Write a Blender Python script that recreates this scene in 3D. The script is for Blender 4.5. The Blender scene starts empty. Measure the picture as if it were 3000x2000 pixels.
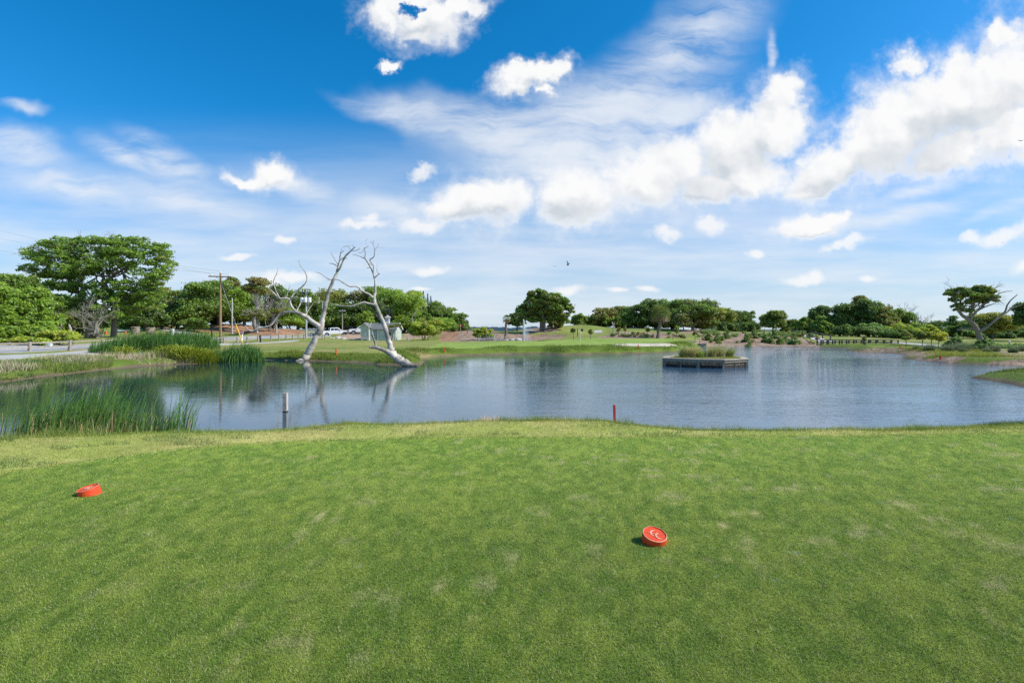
import bpy, bmesh, math, random
import numpy as np
from mathutils import Vector, Matrix
from mathutils.bvhtree import BVHTree

SC = bpy.context.scene
COL = SC.collection
R = math.radians
rng = np.random.default_rng(7)
random.seed(7)
CAM_H, FPX, YH, WATER = 1.65, 1500.0, 964.0, -0.8
BASE_Z = -0.45

def P(px, py, D):
    """point of the place seen along a direction, at distance D from the tee"""
    return np.array([(px-1500)/FPX*D, D, CAM_H-(py-YH)/FPX*D])
def G(px, py, z):
    D = FPX*(CAM_H-z)/(py-YH)
    return np.array([(px-1500)/FPX*D, D])

# ---------------------------------------------------------------- objects
def link(o, parent=None):
    COL.objects.link(o)
    if parent is not None:
        o.parent = parent
    return o
def tag(o, label=None, cat=None, group=None, kind=None):
    if label: o['label'] = label
    if cat: o['category'] = cat
    if group: o['group'] = group
    if kind: o['kind'] = kind
    return o
def thing(name, label, cat, loc=(0,0,0), rz=0.0, group=None):
    o = bpy.data.objects.new(name, None)
    o.empty_display_size = 0.2
    o.location = [float(v) for v in loc]
    o.rotation_euler = (0, 0, rz)
    link(o)
    return tag(o, label, cat, group)
def copy_tree(o, parent=None):
    c = o.copy(); COL.objects.link(c)
    if parent is not None: c.parent = parent
    for ch in list(o.children):
        copy_tree(ch, c)
    return c

class MB:
    """collects vertices, faces, colours; build() makes ONE mesh object"""
    def __init__(s):
        s.v, s.f, s.c, s.n = [], [], [], 0
    def add(s, v, f, col=(1,1,1)):
        v = np.asarray(v, float).reshape(-1, 3)
        col = np.asarray(col, float)
        if col.ndim == 1: col = np.tile(col, (len(v), 1))
        s.v.append(v); s.c.append(col)
        if isinstance(f, np.ndarray):
            s.f.append(f+s.n)
        else:
            for q in f:
                s.f.append(np.array([q])+s.n)
        s.n += len(v)
        return s
    def box(s, c, size, col=(1,1,1), rot=None, taper=1.0):
        x, y, z = np.array(size)/2.0
        v = np.array([[-x,-y,-z],[x,-y,-z],[x,y,-z],[-x,y,-z],[-x*taper,-y*taper,z],[x*taper,-y*taper,z],[x*taper,y*taper,z],[-x*taper,y*taper,z]])
        if rot is not None: v = v @ np.array(rot).T
        return s.add(v+np.array(c), np.array([[0,3,2,1],[4,5,6,7],[0,1,5,4],[1,2,6,5],[2,3,7,6],[3,0,4,7]]), col)
    def bar(s, a, b, w, h=None, col=(1,1,1)):
        a = np.array(a, float); b = np.array(b, float); h = h or w
        d = b-a; L = np.linalg.norm(d); d /= L
        up = np.array([0,0,1.0]) if abs(d[2]) < 0.95 else np.array([0,1.0,0])
        x = np.cross(up, d); x /= np.linalg.norm(x); y = np.cross(d, x)
        rot = np.stack([x, y, d], 1)
        return s.box((a+b)/2, (w, h, L), col, rot)
    def tube(s, pts, rad, sides=8, col=(1,1,1), cap=True, lump=0.0):
        pts = np.asarray(pts, float); n = len(pts)
        rad = np.ones(n)*rad if np.isscalar(rad) else np.asarray(rad, float)
        t = np.gradient(pts, axis=0); t /= (np.linalg.norm(t, axis=1, keepdims=True)+1e-9)
        ref = np.array([0.13, 0.98, 0.1]) if abs(t[0][1]) < 0.8 else np.array([1.0, 0.1, 0.05])
        x = np.cross(ref, t); x /= (np.linalg.norm(x, axis=1, keepdims=True)+1e-9)
        y = np.cross(t, x)
        a = np.linspace(0, 2*np.pi, sides, endpoint=False)
        rr = rad[:, None]*np.ones((1, sides))
        if lump: rr = rr*(1+lump*rng.normal(size=rr.shape))
        v = pts[:, None, :]+rr[..., None]*(np.cos(a)[None, :, None]*x[:, None, :]+np.sin(a)[None, :, None]*y[:, None, :])
        i = np.arange(n-1)[:, None]*sides; j = np.arange(sides)[None, :]; k = (j+1) % sides
        f = np.stack([i+j, i+k, i+sides+k, i+sides+j], -1).reshape(-1, 4)
        c = np.asarray(col, float)
        if c.ndim == 2: c = np.repeat(c, sides, axis=0)
        s.add(v.reshape(-1, 3), f, c)
        if cap:
            vv = np.concatenate([v[0], v[-1], pts[:1], pts[-1:]])
            jj = np.arange(sides); kk = (jj+1) % sides
            f2 = np.concatenate([np.stack([kk, jj, np.full(sides, 2*sides)], 1), np.stack([jj+sides, kk+sides, np.full(sides, 2*sides+1)], 1)])
            cc = col if np.asarray(col).ndim == 1 else np.asarray(col)[0]
            s.add(vv, f2, cc)
        return s
    def lathe(s, prof, sides=16, col=(1,1,1), center=(0,0,0)):
        prof = np.asarray(prof, float); n = len(prof)
        a = np.linspace(0, 2*np.pi, sides, endpoint=False)
        v = np.stack([prof[:, None, 0]*np.cos(a), prof[:, None, 0]*np.sin(a), prof[:, None, 1]*np.ones(sides)], -1)+np.array(center)
        i = np.arange(n-1)[:, None]*sides; j = np.arange(sides)[None, :]; k = (j+1) % sides
        f = np.stack([i+j, i+k, i+sides+k, i+sides+j], -1).reshape(-1, 4)
        return s.add(v.reshape(-1, 3), f, col)
    def prism(s, prof, axis_a, axis_b, axis_w, w0, w1, col=(1,1,1)):
        """closed 2-D profile (list of (a,b)) extruded from w0 to w1"""
        pr = np.asarray(prof, float); n = len(pr)
        A, B, W = map(lambda q: np.array(q, float), (axis_a, axis_b, axis_w))
        base = pr[:, :1]*A+pr[:, 1:2]*B
        v = np.concatenate([base+W*w0, base+W*w1])
        f = [[i, (i+1) % n, n+(i+1) % n, n+i] for i in range(n)]
        s.add(v, [list(q) for q in f], col)
        s.f.append(np.array([list(range(s.n-2*n, s.n-n))[::-1]]))
        s.f.append(np.array([list(range(s.n-n, s.n))]))
        return s
    def arrays(s):
        return np.concatenate(s.v), s.f, np.concatenate(s.c)
    def mesh(s, name, smooth=False):
        v, fs, c = s.arrays()
        m = bpy.data.meshes.new(name)
        tot = [np.full(len(f), f.shape[1]) for f in fs]
        tot = np.concatenate(tot).astype(np.int32)
        lo = np.concatenate([f.reshape(-1) for f in fs]).astype(np.int32)
        m.vertices.add(len(v)); m.vertices.foreach_set('co', v.astype(np.float32).ravel())
        m.loops.add(len(lo)); m.loops.foreach_set('vertex_index', lo)
        m.polygons.add(len(tot))
        st = np.zeros(len(tot), np.int32); st[1:] = np.cumsum(tot)[:-1]
        m.polygons.foreach_set('loop_start', st)
        m.polygons.foreach_set('loop_total', tot)
        m.polygons.foreach_set('use_smooth', np.full(len(tot), bool(smooth)))
        at = m.attributes.new('col', 'FLOAT_COLOR', 'POINT')
        c4 = np.ones((len(v), 4), np.float32); c4[:, :3] = c
        at.data.foreach_set('color', c4.ravel())
        m.update(calc_edges=True)
        return m
    def build(s, name, mat, parent=None, smooth=False, recalc=False):
        m = s.mesh(name, smooth)
        if recalc:
            bm = bmesh.new(); bm.from_mesh(m); bmesh.ops.recalc_face_normals(bm, faces=bm.faces); bm.to_mesh(m); bm.free()
        m.materials.append(mat)
        o = bpy.data.objects.new(name, m)
        return link(o, parent)
def bevel(o, w=0.02, seg=2):
    b = o.modifiers.new('bevel', 'BEVEL'); b.width = w; b.segments = seg; b.limit_method = 'ANGLE'; b.angle_limit = R(40)
    return o

# ---------------------------------------------------------------- materials
def nt(mat):
    mat.use_nodes = True
    t = mat.node_tree; t.nodes.clear()
    return t, t.nodes.new, t.links.new
def vcol_mat(name, rough=0.8, noise=0.25, scale=6.0, bump=0.0, metal=0.0, spec=0.3):
    """base colour from the mesh's own colours, broken up by noise"""
    m = bpy.data.materials.new(name); t, N, L = nt(m)
    out = N('ShaderNodeOutputMaterial'); b = N('ShaderNodeBsdfPrincipled'); L(b.outputs[0], out.inputs[0])
    b.inputs['Roughness'].default_value = rough; b.inputs['Metallic'].default_value = metal
    b.inputs['Specular IOR Level'].default_value = spec
    a = N('ShaderNodeAttribute'); a.attribute_name = 'col'
    tc = N('ShaderNodeTexCoord'); nz = N('ShaderNodeTexNoise'); L(tc.outputs['Object'], nz.inputs['Vector'])
    nz.inputs['Scale'].default_value = scale; nz.inputs['Detail'].default_value = 5; nz.inputs['Roughness'].default_value = 0.65
    mr = N('ShaderNodeMapRange'); L(nz.outputs['Fac'], mr.inputs['Value'])
    mr.inputs['From Min'].default_value = 0.25; mr.inputs['From Max'].default_value = 0.75
    mr.inputs['To Min'].default_value = 1-noise; mr.inputs['To Max'].default_value = 1+noise
    vm = N('ShaderNodeVectorMath'); vm.operation = 'SCALE'; L(a.outputs['Color'], vm.inputs[0]); L(mr.outputs[0], vm.inputs['Scale'])
    L(vm.outputs[0], b.inputs['Base Color'])
    if bump:
        bp = N('ShaderNodeBump'); bp.inputs['Strength'].default_value = bump; bp.inputs['Distance'].default_value = 0.05
        L(nz.outputs['Fac'], bp.inputs['Height']); L(bp.outputs[0], b.inputs['Normal'])
    return m
def leaf_mat(name, trans=0.42, gloss=0.04, spread=0.0):
    m = bpy.data.materials.new(name); t, N, L = nt(m)
    out = N('ShaderNodeOutputMaterial')
    a = N('ShaderNodeAttribute'); a.attribute_name = 'col'
    d = N('ShaderNodeBsdfDiffuse'); tr = N('ShaderNodeBsdfTranslucent'); g = N('ShaderNodeBsdfGlossy')
    g.inputs['Roughness'].default_value = 0.45
    hs = N('ShaderNodeHueSaturation'); hs.inputs['Value'].default_value = 1.25; hs.inputs['Hue'].default_value = 0.49
    L(a.outputs['Color'], d.inputs['Color']); L(a.outputs['Color'], hs.inputs['Color']); L(hs.outputs[0], tr.inputs['Color'])
    m1 = N('ShaderNodeMixShader'); m1.inputs[0].default_value = trans; L(d.outputs[0], m1.inputs[1]); L(tr.outputs[0], m1.inputs[2])
    m2 = N('ShaderNodeMixShader'); m2.inputs[0].default_value = gloss; L(m1.outputs[0], m2.inputs[1]); L(g.outputs[0], m2.inputs[2])
    L(m2.outputs[0], out.inputs[0])
    return m
M = {}
M['leaf'] = leaf_mat('leaf')
M['blade'] = leaf_mat('grass_blade', 0.3, 0.03)
M['bark'] = vcol_mat('bark', 0.9, 0.35, 5.0, 0.6)
M['dead'] = vcol_mat('dead_wood', 0.85, 0.35, 3.0, 0.8)
M['wood'] = vcol_mat('weathered_wood', 0.85, 0.3, 7.0, 0.4)
M['paint'] = vcol_mat('paint', 0.6, 0.08, 3.0)
M['metal'] = vcol_mat('metal', 0.45, 0.1, 8.0, 0, 0.3)
M['car'] = vcol_mat('car_paint', 0.22, 0.03, 2.0, 0, 0, 0.5)
M['glass'] = vcol_mat('dark_glass', 0.06, 0.02, 2.0, 0, 0, 0.6)
M['rubber'] = vcol_mat('rubber', 0.85, 0.1, 9.0)
M['stone'] = vcol_mat('stone', 0.9, 0.35, 4.0, 0.7)
M['concrete'] = vcol_mat('concrete', 0.85, 0.14, 1.3, 0.1)
M['mulch'] = vcol_mat('mulch', 0.95, 0.4, 5.0, 0.8)
M['sand'] = vcol_mat('sand', 0.95, 0.1, 3.0, 0.2)
M['cloth'] = vcol_mat('cloth', 0.9, 0.1, 20.0)
M['skin'] = vcol_mat('skin', 0.6, 0.05, 20.0)

# ---------------------------------------------------------------- numpy noise
def vnoise(x, y, seed=0):
    def h(i, j):
        n = (i*374761393+j*668265263+seed*974634777) & 0x7fffffff
        n = ((n ^ (n >> 13))*1274126177) & 0x7fffffff
        n = n ^ (n >> 16)
        return (n & 0xffff)/65535.0
    xi = np.floor(x).astype(np.int64); yi = np.floor(y).astype(np.int64)
    fx = x-xi; fy = y-yi; fx = fx*fx*(3-2*fx); fy = fy*fy*(3-2*fy)
    return (h(xi, yi)*(1-fx)+h(xi+1, yi)*fx)*(1-fy)+(h(xi, yi+1)*(1-fx)+h(xi+1, yi+1)*fx)*fy
def fbm(x, y, oct=4, seed=0):
    s, a, t = 0, 0.5, 0
    for k in range(oct):
        s = s+a*vnoise(x*2**k, y*2**k, seed+k); t += a; a *= 0.5
    return s/t
def sstep(a, b, x):
    t = np.clip((x-a)/(b-a), 0, 1); return t*t*(3-2*t)
def mixc(a, b, t):
    t = np.asarray(t)[..., None]; return np.asarray(a)*(1-t)+np.asarray(b)*t
# ---------------------------------------------------------------- camera, sun, sky
SUN_EL, SUN_AZ = R(42), R(96)          # azimuth from +Y towards +X
cam = bpy.data.cameras.new('camera'); co = bpy.data.objects.new('camera', cam); COL.objects.link(co)
co.location = (0, 0, CAM_H); co.rotation_euler = (R(90), 0, 0)
cam.sensor_width = 36; cam.lens = 18; cam.shift_y = -(1000-YH)/3000
cam.clip_start = 0.05; cam.clip_end = 12000
SC.camera = co
sl = bpy.data.lights.new('sun', 'SUN'); so = bpy.data.objects.new('sun', sl); COL.objects.link(so)
sl.energy = 5.0; sl.angle = R(0.53); sl.color = (1.0, 0.95, 0.86)
sd = Vector((math.sin(SUN_AZ)*math.cos(SUN_EL), math.cos(SUN_AZ)*math.cos(SUN_EL), math.sin(SUN_EL)))
so.rotation_euler = sd.to_track_quat('Z', 'Y').to_euler()
SC.view_settings.view_transform = 'Standard'; SC.view_settings.look = 'None'; SC.view_settings.exposure = 0
W = bpy.data.worlds.new('World'); SC.world = W; W.use_nodes = True

def build_sky():
    t = W.node_tree; t.nodes.clear(); N = t.nodes.new; L = t.links.new
    def math_(op, a, b=None, c=None, clamp=False):
        n = N('ShaderNodeMath'); n.operation = op; n.use_clamp = clamp
        for i, q in enumerate((a, b, c)):
            if q is None: continue
            if isinstance(q, (int, float)): n.inputs[i].default_value = q
            else: L(q, n.inputs[i])
        return n.outputs[0]
    def vmath(op, a, b=None, sc=None):
        n = N('ShaderNodeVectorMath'); n.operation = op
        for i, q in enumerate((a, b)):
            if q is None: continue
            if isinstance(q, (tuple, list)): n.inputs[i].default_value = q
            else: L(q, n.inputs[i])
        if sc is not None:
            if isinstance(sc, (int, float)): n.inputs['Scale'].default_value = sc
            else: L(sc, n.inputs['Scale'])
        return n.outputs['Value'] if op in ('LENGTH', 'DOT_PRODUCT') else n.outputs[0]
    def ss(v, a, b, t0=0.0, t1=1.0, kind='SMOOTHSTEP'):
        n = N('ShaderNodeMapRange'); n.interpolation_type = kind
        L(v, n.inputs['Value']); n.inputs['From Min'].default_value = a; n.inputs['From Max'].default_value = b
        n.inputs['To Min'].default_value = t0; n.inputs['To Max'].default_value = t1
        return n.outputs[0]
    def mapping(v, loc=(0,0,0), rot=0.0, scale=(1,1,1), kind='POINT'):
        n = N('ShaderNodeMapping'); n.vector_type = kind; L(v, n.inputs['Vector'])
        n.inputs['Location'].default_value = loc; n.inputs['Rotation'].default_value = (0, 0, rot); n.inputs['Scale'].default_value = scale
        return n.outputs[0]
    def noise(v, scale, detail=6, rough=0.55, col=False):
        n = N('ShaderNodeTexNoise'); L(v, n.inputs['Vector']); n.inputs['Scale'].default_value = scale
        n.inputs['Detail'].default_value = detail; n.inputs['Roughness'].default_value = rough
        return n.outputs['Color'] if col else n.outputs['Fac']
    def mixcol(f, a, b):
        n = N('ShaderNodeMix'); n.data_type = 'RGBA'
        if isinstance(f, (int, float)): n.inputs[0].default_value = f
        else: L(f, n.inputs[0])
        for q, i in ((a, 6), (b, 7)):
            if isinstance(q, tuple): n.inputs[i].default_value = (*q, 1)
            else: L(q, n.inputs[i])
        return n.outputs[2]
    sky = N('ShaderNodeTexSky'); sky.sky_type = 'NISHITA'; sky.sun_disc = False
    sky.sun_elevation = SUN_EL; sky.sun_rotation = SUN_AZ
    sky.air_density = 1.0; sky.dust_density = 0.6; sky.ozone_density = 2.0; sky.altitude = 0
    tc = N('ShaderNodeTexCoord'); sep = N('ShaderNodeSeparateXYZ'); L(tc.outputs['Generated'], sep.inputs[0])
    ay = math_('ADD', math_('ABSOLUTE', sep.outputs[1]), 0.02)
    u = math_('DIVIDE', sep.outputs[0], ay); v = math_('DIVIDE', sep.outputs[2], ay)
    cmb = N('ShaderNodeCombineXYZ')
    L(math_('MULTIPLY_ADD', u, 1.5, 1.5), cmb.inputs[0]); L(math_('MULTIPLY_ADD', v, -1.5, 0.964), cmb.inputs[1])
    q = cmb.outputs[0]
    vs = ss(v, 0.05, 0.45, 0.22, 1.0, 'LINEAR')                      # puffs look smaller towards the horizon
    w1 = vmath('SCALE', vmath('SUBTRACT', noise(q, 7.0, 3, 0.5, True), (0.5, 0.5, 0.5)), sc=math_('MULTIPLY', vs, 0.16))
    w2 = vmath('SCALE', vmath('SUBTRACT', noise(q, 26.0, 5, 0.6, True), (0.5, 0.5, 0.5)), sc=math_('MULTIPLY', vs, 0.075))
    qw = vmath('MULTIPLY', vmath('ADD', vmath('ADD', q, w1), w2), (1, 1, 0))
    def blobs(vec, lst, k=0.25):
        acc = None
        for b in lst:
            cx, cy, rx, ry = b[:4]; rot = R(b[4]) if len(b) > 4 else 0.0
            src = vec
            if acc is not None:                                      # chained so that the shader needs little memory
                n = N('ShaderNodeVectorMath'); n.operation = 'MULTIPLY_ADD'; L(acc, n.inputs[0]); n.inputs[1].default_value = (1e-7, 1e-7, 0); L(vec, n.inputs[2]); src = n.outputs[0]
            ln = vmath('LENGTH', mapping(src, (cx/1000, cy/1000, 0), rot, (rx/1000, ry/1000, 1), 'TEXTURE'))
            acc = ln if acc is None else math_('SMOOTH_MIN', acc, ln, k)
        return math_('SUBTRACT', 1.0, acc)
    cumulus = [(1150,60,75,80),(1265,75,105,80,-10),(1345,40,85,45,-15),(1200,15,120,45),(1235,125,50,32),
      (1155,215,40,14,-18),(1560,240,105,40,-12),(1630,225,55,38),(1600,280,28,26),
      (1400,600,165,74),(1310,615,85,44),(1480,590,100,72),(1680,580,130,92),
      (1885,540,145,95),(1960,490,120,98),(2150,450,140,135,-20),(2270,295,80,72,-30),(2250,385,105,115),(2190,520,125,66),(2060,555,115,62),
      (2400,505,150,74,-28),(2560,425,215,118,-28),(2690,330,210,130,-25),(2850,300,210,150,-22),(2990,250,190,170),(2930,420,170,85,-10),(2760,270,110,70,-30),
      (2750,460,180,70,-14),(2895,135,62,48,-40),(2620,205,58,55,-40),(2350,562,85,22,-12),
      (800,520,72,42,6),(735,532,52,22,10),(2365,662,130,36,-10),(2430,645,60,25)]
    small = [(1070,675,78,18),(1085,655,28,20),(1240,675,62,24,-5),(1250,505,42,22,-22),(2450,722,92,18,-8),(2080,672,46,30),(1940,692,52,20),(2195,748,30,13),(2900,690,95,24,-20),
      (2990,660,70,38,-20),(2815,705,38,18),(2975,790,64,26,-20),(1660,850,50,16),(1800,848,38,9),(1890,845,40,11),(2330,822,60,15),(2362,815,28,18),
      (2515,817,36,10),(1265,797,60,14),(1240,847,40,8),(850,712,26,18),(720,753,56,11),(860,812,95,20),(800,832,60,22)]
    wisp = [(1780,350,430,140,-12),(1650,430,340,110,6),(1560,430,420,95,14),(1180,360,210,40,16),(1950,360,200,60,-20),(1700,520,330,110,5),
      (380,470,130,45,28),(520,490,190,60,32),(580,600,270,60,12),(250,560,280,60,12),(115,335,80,24,10),
      (2232,170,18,85,4),(2000,150,300,130,-35),(1150,620,160,50,10),(2900,620,120,20,-20),(2600,640,330,30,-12),(900,560,130,40,12),
      (100,450,180,70,14),(2700,560,200,25,-18)]
    dC = blobs(qw, cumulus, 0.16); dL = blobs(vmath('ADD', qw, (0.040, -0.045, 0)), cumulus, 0.16); dS = blobs(qw, small, 0.3)
    hole = blobs(qw, [(1226, 38, 26, 22, 10)])
    dC = math_('SUBTRACT', dC, math_('MULTIPLY', ss(hole, -0.2, 0.9), 1.6))
    nA = noise(q, 10.0, 8, 0.62); nB = noise(q, 34.0, 6, 0.62)
    nm = math_('ADD', math_('MULTIPLY', math_('SUBTRACT', nA, 0.5), 1.1), math_('MULTIPLY', math_('SUBTRACT', nB, 0.5), 0.55))
    den = math_('ADD', math_('MULTIPLY', dC, 1.6), math_('MULTIPLY', nm, 1.25)); denS = math_('ADD', dS, nm)
    core = ss(den, -0.12, 0.84); halo = math_('MULTIPLY', ss(math_('ADD', dC, math_('MULTIPLY', math_('SUBTRACT', nA, 0.5), 2.0)), -0.65, 0.75), 0.62)
    aC = math_('SUBTRACT', 1.0, math_('MULTIPLY', math_('SUBTRACT', 1.0, core), math_('SUBTRACT', 1.0, halo)))
    aS = math_('MULTIPLY', ss(denS, -0.25, 0.70), 0.80)
    aC = math_('SUBTRACT', 1.0, math_('MULTIPLY', math_('SUBTRACT', 1.0, aC), math_('SUBTRACT', 1.0, aS)))
    # wisps: streaked noise
    ws = vmath('MULTIPLY', vmath('ADD', q, vmath('SCALE', w1, sc=0.6)), (1, 1, 0))
    dW = blobs(ws, wisp, 0.5)
    st = noise(mapping(ws, (0, 0, 0), R(-18), (3.0, 14.0, 1)), 1.0, 8, 0.62)
    st2 = noise(mapping(q, (3, 0, 0), R(-8), (1.6, 11.0, 1)), 1.0, 7, 0.6)
    aW = math_('MULTIPLY', ss(dW, -0.25, 1.0), ss(st, 0.24, 0.66))
    veil = math_('MULTIPLY', ss(v, 0.42, 0.10), ss(st2, 0.26, 0.70))
    veil = math_('MULTIPLY', veil, 0.72)
    aW = math_('MULTIPLY', aW, 0.95)
    dH = blobs(ws, [(1480,410,300,85,14),(1760,360,250,105,-8),(1650,470,260,90,4),(1960,330,130,55,-22),(1260,350,170,34,18)], 0.5)
    aH = math_('MULTIPLY', ss(dH, -0.5, 0.9), ss(st, 0.12, 0.70, 0.25, 0.95))
    aW = math_('SUBTRACT', 1.0, math_('MULTIPLY', math_('SUBTRACT', 1.0, aW), math_('SUBTRACT', 1.0, aH)))
    aThin = math_('SUBTRACT', 1.0, math_('MULTIPLY', math_('SUBTRACT', 1.0, aW), math_('SUBTRACT', 1.0, veil)))
    # clear sky: the physical sky, made deeper like the photograph's
    g = N('ShaderNodeGamma'); L(sky.outputs[0], g.inputs[0]); g.inputs[1].default_value = 1.0
    sc_ = N('ShaderNodeSeparateXYZ'); L(vmath('MULTIPLY', g.outputs[0], SKY_TINT), sc_.inputs[0])
    rr = math_('MINIMUM', sc_.outputs[0], math_('MULTIPLY', math_('POWER', sc_.outputs[0], 3.0), 0.75))
    cm_ = N('ShaderNodeCombineXYZ'); L(rr, cm_.inputs[0]); L(sc_.outputs[1], cm_.inputs[1]); L(sc_.outputs[2], cm_.inputs[2])
    clear = cm_.outputs[0]
    hv = ss(v, 0.44, 0.0)
    clear = mixcol(math_('MULTIPLY', hv, 0.76), clear, (6.1, 7.15, 8.2))
    # cloud shading: thick lower-left sides turn grey
    sh = blobs(qw, [(2020,590,150,85,-10),(2110,500,70,60),(2700,430,330,75,-24),(2450,540,150,55,-24),(1400,645,150,34),(1690,625,120,34),(1560,262,70,16),(2360,690,90,14,-8),(820,548,50,12),(2200,470,80,60),(1250,110,70,30)], 0.3)
    nS = noise(mapping(q, (-0.02, 0.022, 0)), 9.0, 3, 0.5); nL = noise(q, 9.0, 3, 0.5)
    relief = math_('MULTIPLY', math_('SUBTRACT', nS, nL), 1.3)
    side = ss(math_('SUBTRACT', dL, dC), -0.10, 0.55)
    shade = math_('ADD', math_('ADD', math_('MULTIPLY', ss(sh, -0.4, 0.9), 0.62), math_('MULTIPLY', side, 0.48)), relief, clamp=True)
    shade = math_('MULTIPLY', shade, ss(den, 0.15, 0.7))
    ccol = mixcol(shade, (9.7, 9.72, 9.75), (6.2, 6.75, 7.35))
    c1 = mixcol(math_('MULTIPLY', aThin, 0.85), clear, (8.6, 9.0, 9.5))
    c2 = mixcol(aC, c1, ccol)
    bg = N('ShaderNodeBackground'); bg.inputs['Strength'].default_value = 0.1
    L(c2, bg.inputs['Color'])
    out = N('ShaderNodeOutputWorld'); L(bg.outputs[0], out.inputs[0])
SKY_TINT = (0.42, 1.12, 1.74)
build_sky()
W.cycles.sampling_method = 'MANUAL'; W.cycles.sample_map_resolution = 512
SC.cycles.use_denoising = False
# ---------------------------------------------------------------- terrain
def poly_sd(x, y, poly):
    """signed distance to a polygon, negative inside"""
    px, py = poly[:, 0], poly[:, 1]; n = len(poly)
    d2 = np.full(x.shape, 1e18); ins = np.zeros(x.shape, bool)
    for i in range(n):
        ax, ay = px[i], py[i]; bx, by = px[(i+1) % n], py[(i+1) % n]
        ex, ey = bx-ax, by-ay
        t = np.clip(((x-ax)*ex+(y-ay)*ey)/(ex*ex+ey*ey+1e-12), 0, 1)
        d2 = np.minimum(d2, (x-ax-t*ex)**2+(y-ay-t*ey)**2)
        c = ((ay > y) != (by > y)) & (x < ex*(y-ay)/(ey if abs(ey) > 1e-12 else 1e-12)+ax)
        ins ^= c
    d = np.sqrt(d2)
    return np.where(ins, -d, d)

lip_px = [(3900,1222),(3300,1226),(3000,1229),(2850,1233),(2700,1238),(2650,1246),(2550,1250),(2400,1256),(2250,1259),(2100,1263),(2000,1262),(1920,1256),(1860,1243),(1800,1237),(1600,1237),(1400,1239),(1300,1244),(1180,1247),
          (1100,1241),(1010,1242),(940,1252),(850,1263),(760,1266),(640,1266),(540,1264),(430,1272),(200,1276),(0,1276),(-300,1272),(-900,1255)]
lip = np.array([G(a, b, 0.0) for a, b in lip_px])
def push(p, k):
    d = p/np.linalg.norm(p, axis=1, keepdims=True); return p+d*k
near_shore = push(lip, 2.0)
far_px = [(-900,1180),(-300,1140),(0,1120),(105,1107),(180,1098),(290,1084),(380,1076),(460,1070),(560,1066),(620,1062),(650,1058),(700,1056),(762,1055),(820,1055),(880,1056),(940,1058),(1000,1060),(1050,1063),(1110,1068),(1180,1070),(1240,1066),
          (1246,1060),(1225,1052),(1215,1047),(1260,1045),(1330,1042),(1420,1040),(1500,1037),(1580,1036),(1650,1039),(1750,1037),(1850,1036),(1920,1034),(1990,1032),(2040,1026),(2062,1018),(2080,1014),
          (2150,1014),(2240,1014),(2330,1015),(2400,1017),(2480,1019),(2545,1020),(2600,1020),(2610,1025),(2480,1026),(2500,1031),(2580,1033),(2640,1037),(2668,1041),(2640,1046),(2655,1051),(2700,1057),(2780,1064),(2850,1067),(2930,1070),(3000,1072),(3200,1076),
          (3180,1082),(3000,1088),(2930,1092),(2870,1098),(2838,1107),(2880,1112),(2940,1122),(3000,1136),(3300,1180),(3900,1230)]
far_shore = np.array([G(a, b, WATER) for a, b in far_px])
POND = np.concatenate([near_shore, far_shore])
ang = np.linspace(0, 2*np.pi, 20, endpoint=False)
FC = P(1534, 998, 80)[:2]
POND2 = np.stack([FC[0]+2.2*np.cos(ang), FC[1]+1.2*np.sin(ang)], 1)

ctrl_px = [(330,988,70),(235,990,70),(400,953,132),(100,953,120),(-300,985,75),(100,1005,52),(420,978,78),(640,1006,70),(660,985,95),(640,975,100),(660,949,112),(560,966,102),(820,962,108),(760,968,100),(900,987,100),
  (980,987,110),(1045,979,112),(1130,997,92),(1075,997,91),(1060,990,97),(1030,980,104),(900,968,125),(1100,972,128),(1200,998,90),(1320,970,101),(1320,999,84),(1400,968,102),(1460,975,98),(1440,999,84),(1588,971,98),(1640,964,99),(1700,951,108),(1650,955,105),(1760,962,112),
  (1560,992,90),(1500,998,68),(1500,1003,62),(1534,1004,72),(1534,999,79),(1534,997,83),(1650,996,70),(1800,992,72),(1925,991,78),(2000,1000,66),(1750,978,95),(1850,986,82),(1850,970,93),(1980,975,90),(1900,962,112),(2050,968,105),(2000,972,100),(2180,988,87),(2180,972,100),(2330,987,88),(2280,975,105),(2130,1008,75),
  (2330,1010,75),(2500,1001,80),(2500,986,108),(2700,992,92),(2480,980,125),(2400,984,105),(2872,1001,78),(2957,1012,72),(3200,1010,70),(1100,1012,64),(1300,1012,62),(900,1012,62),(500,1000,80)]
ctrl = np.array([P(*c) for c in ctrl_px])
ctrl = np.concatenate([ctrl, np.array([[0,200,0.5],[-200,200,2.0],[200,200,0.2],[0,420,-1.5],[-400,400,-1],[400,400,-1],[0,900,-2],[900,900,-2],[-900,900,-2],[0,45,-.45],[-30,45,-.45],[30,45,-.45],[60,55,-.45],[-60,45,-.45],[-18,36,-.45],[-30,30,-.45],[-28,24,-.5],[30,26,-.5],[42,48,-.45],[50,60,-.4],[40,40,-.45]], float)])
def base_h(x, y):
    num = np.zeros(x.shape); den = np.zeros(x.shape)
    for cx, cy, cz in ctrl:
        d2 = ((x-cx)**2+(y-cy)**2)/(0.04*cy+1.0)**2+0.15
        w = 1.0/d2**1.7
        num += w*cz; den += w
    w0 = 0.02
    return (num+w0*BASE_Z)/(den+w0)
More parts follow.
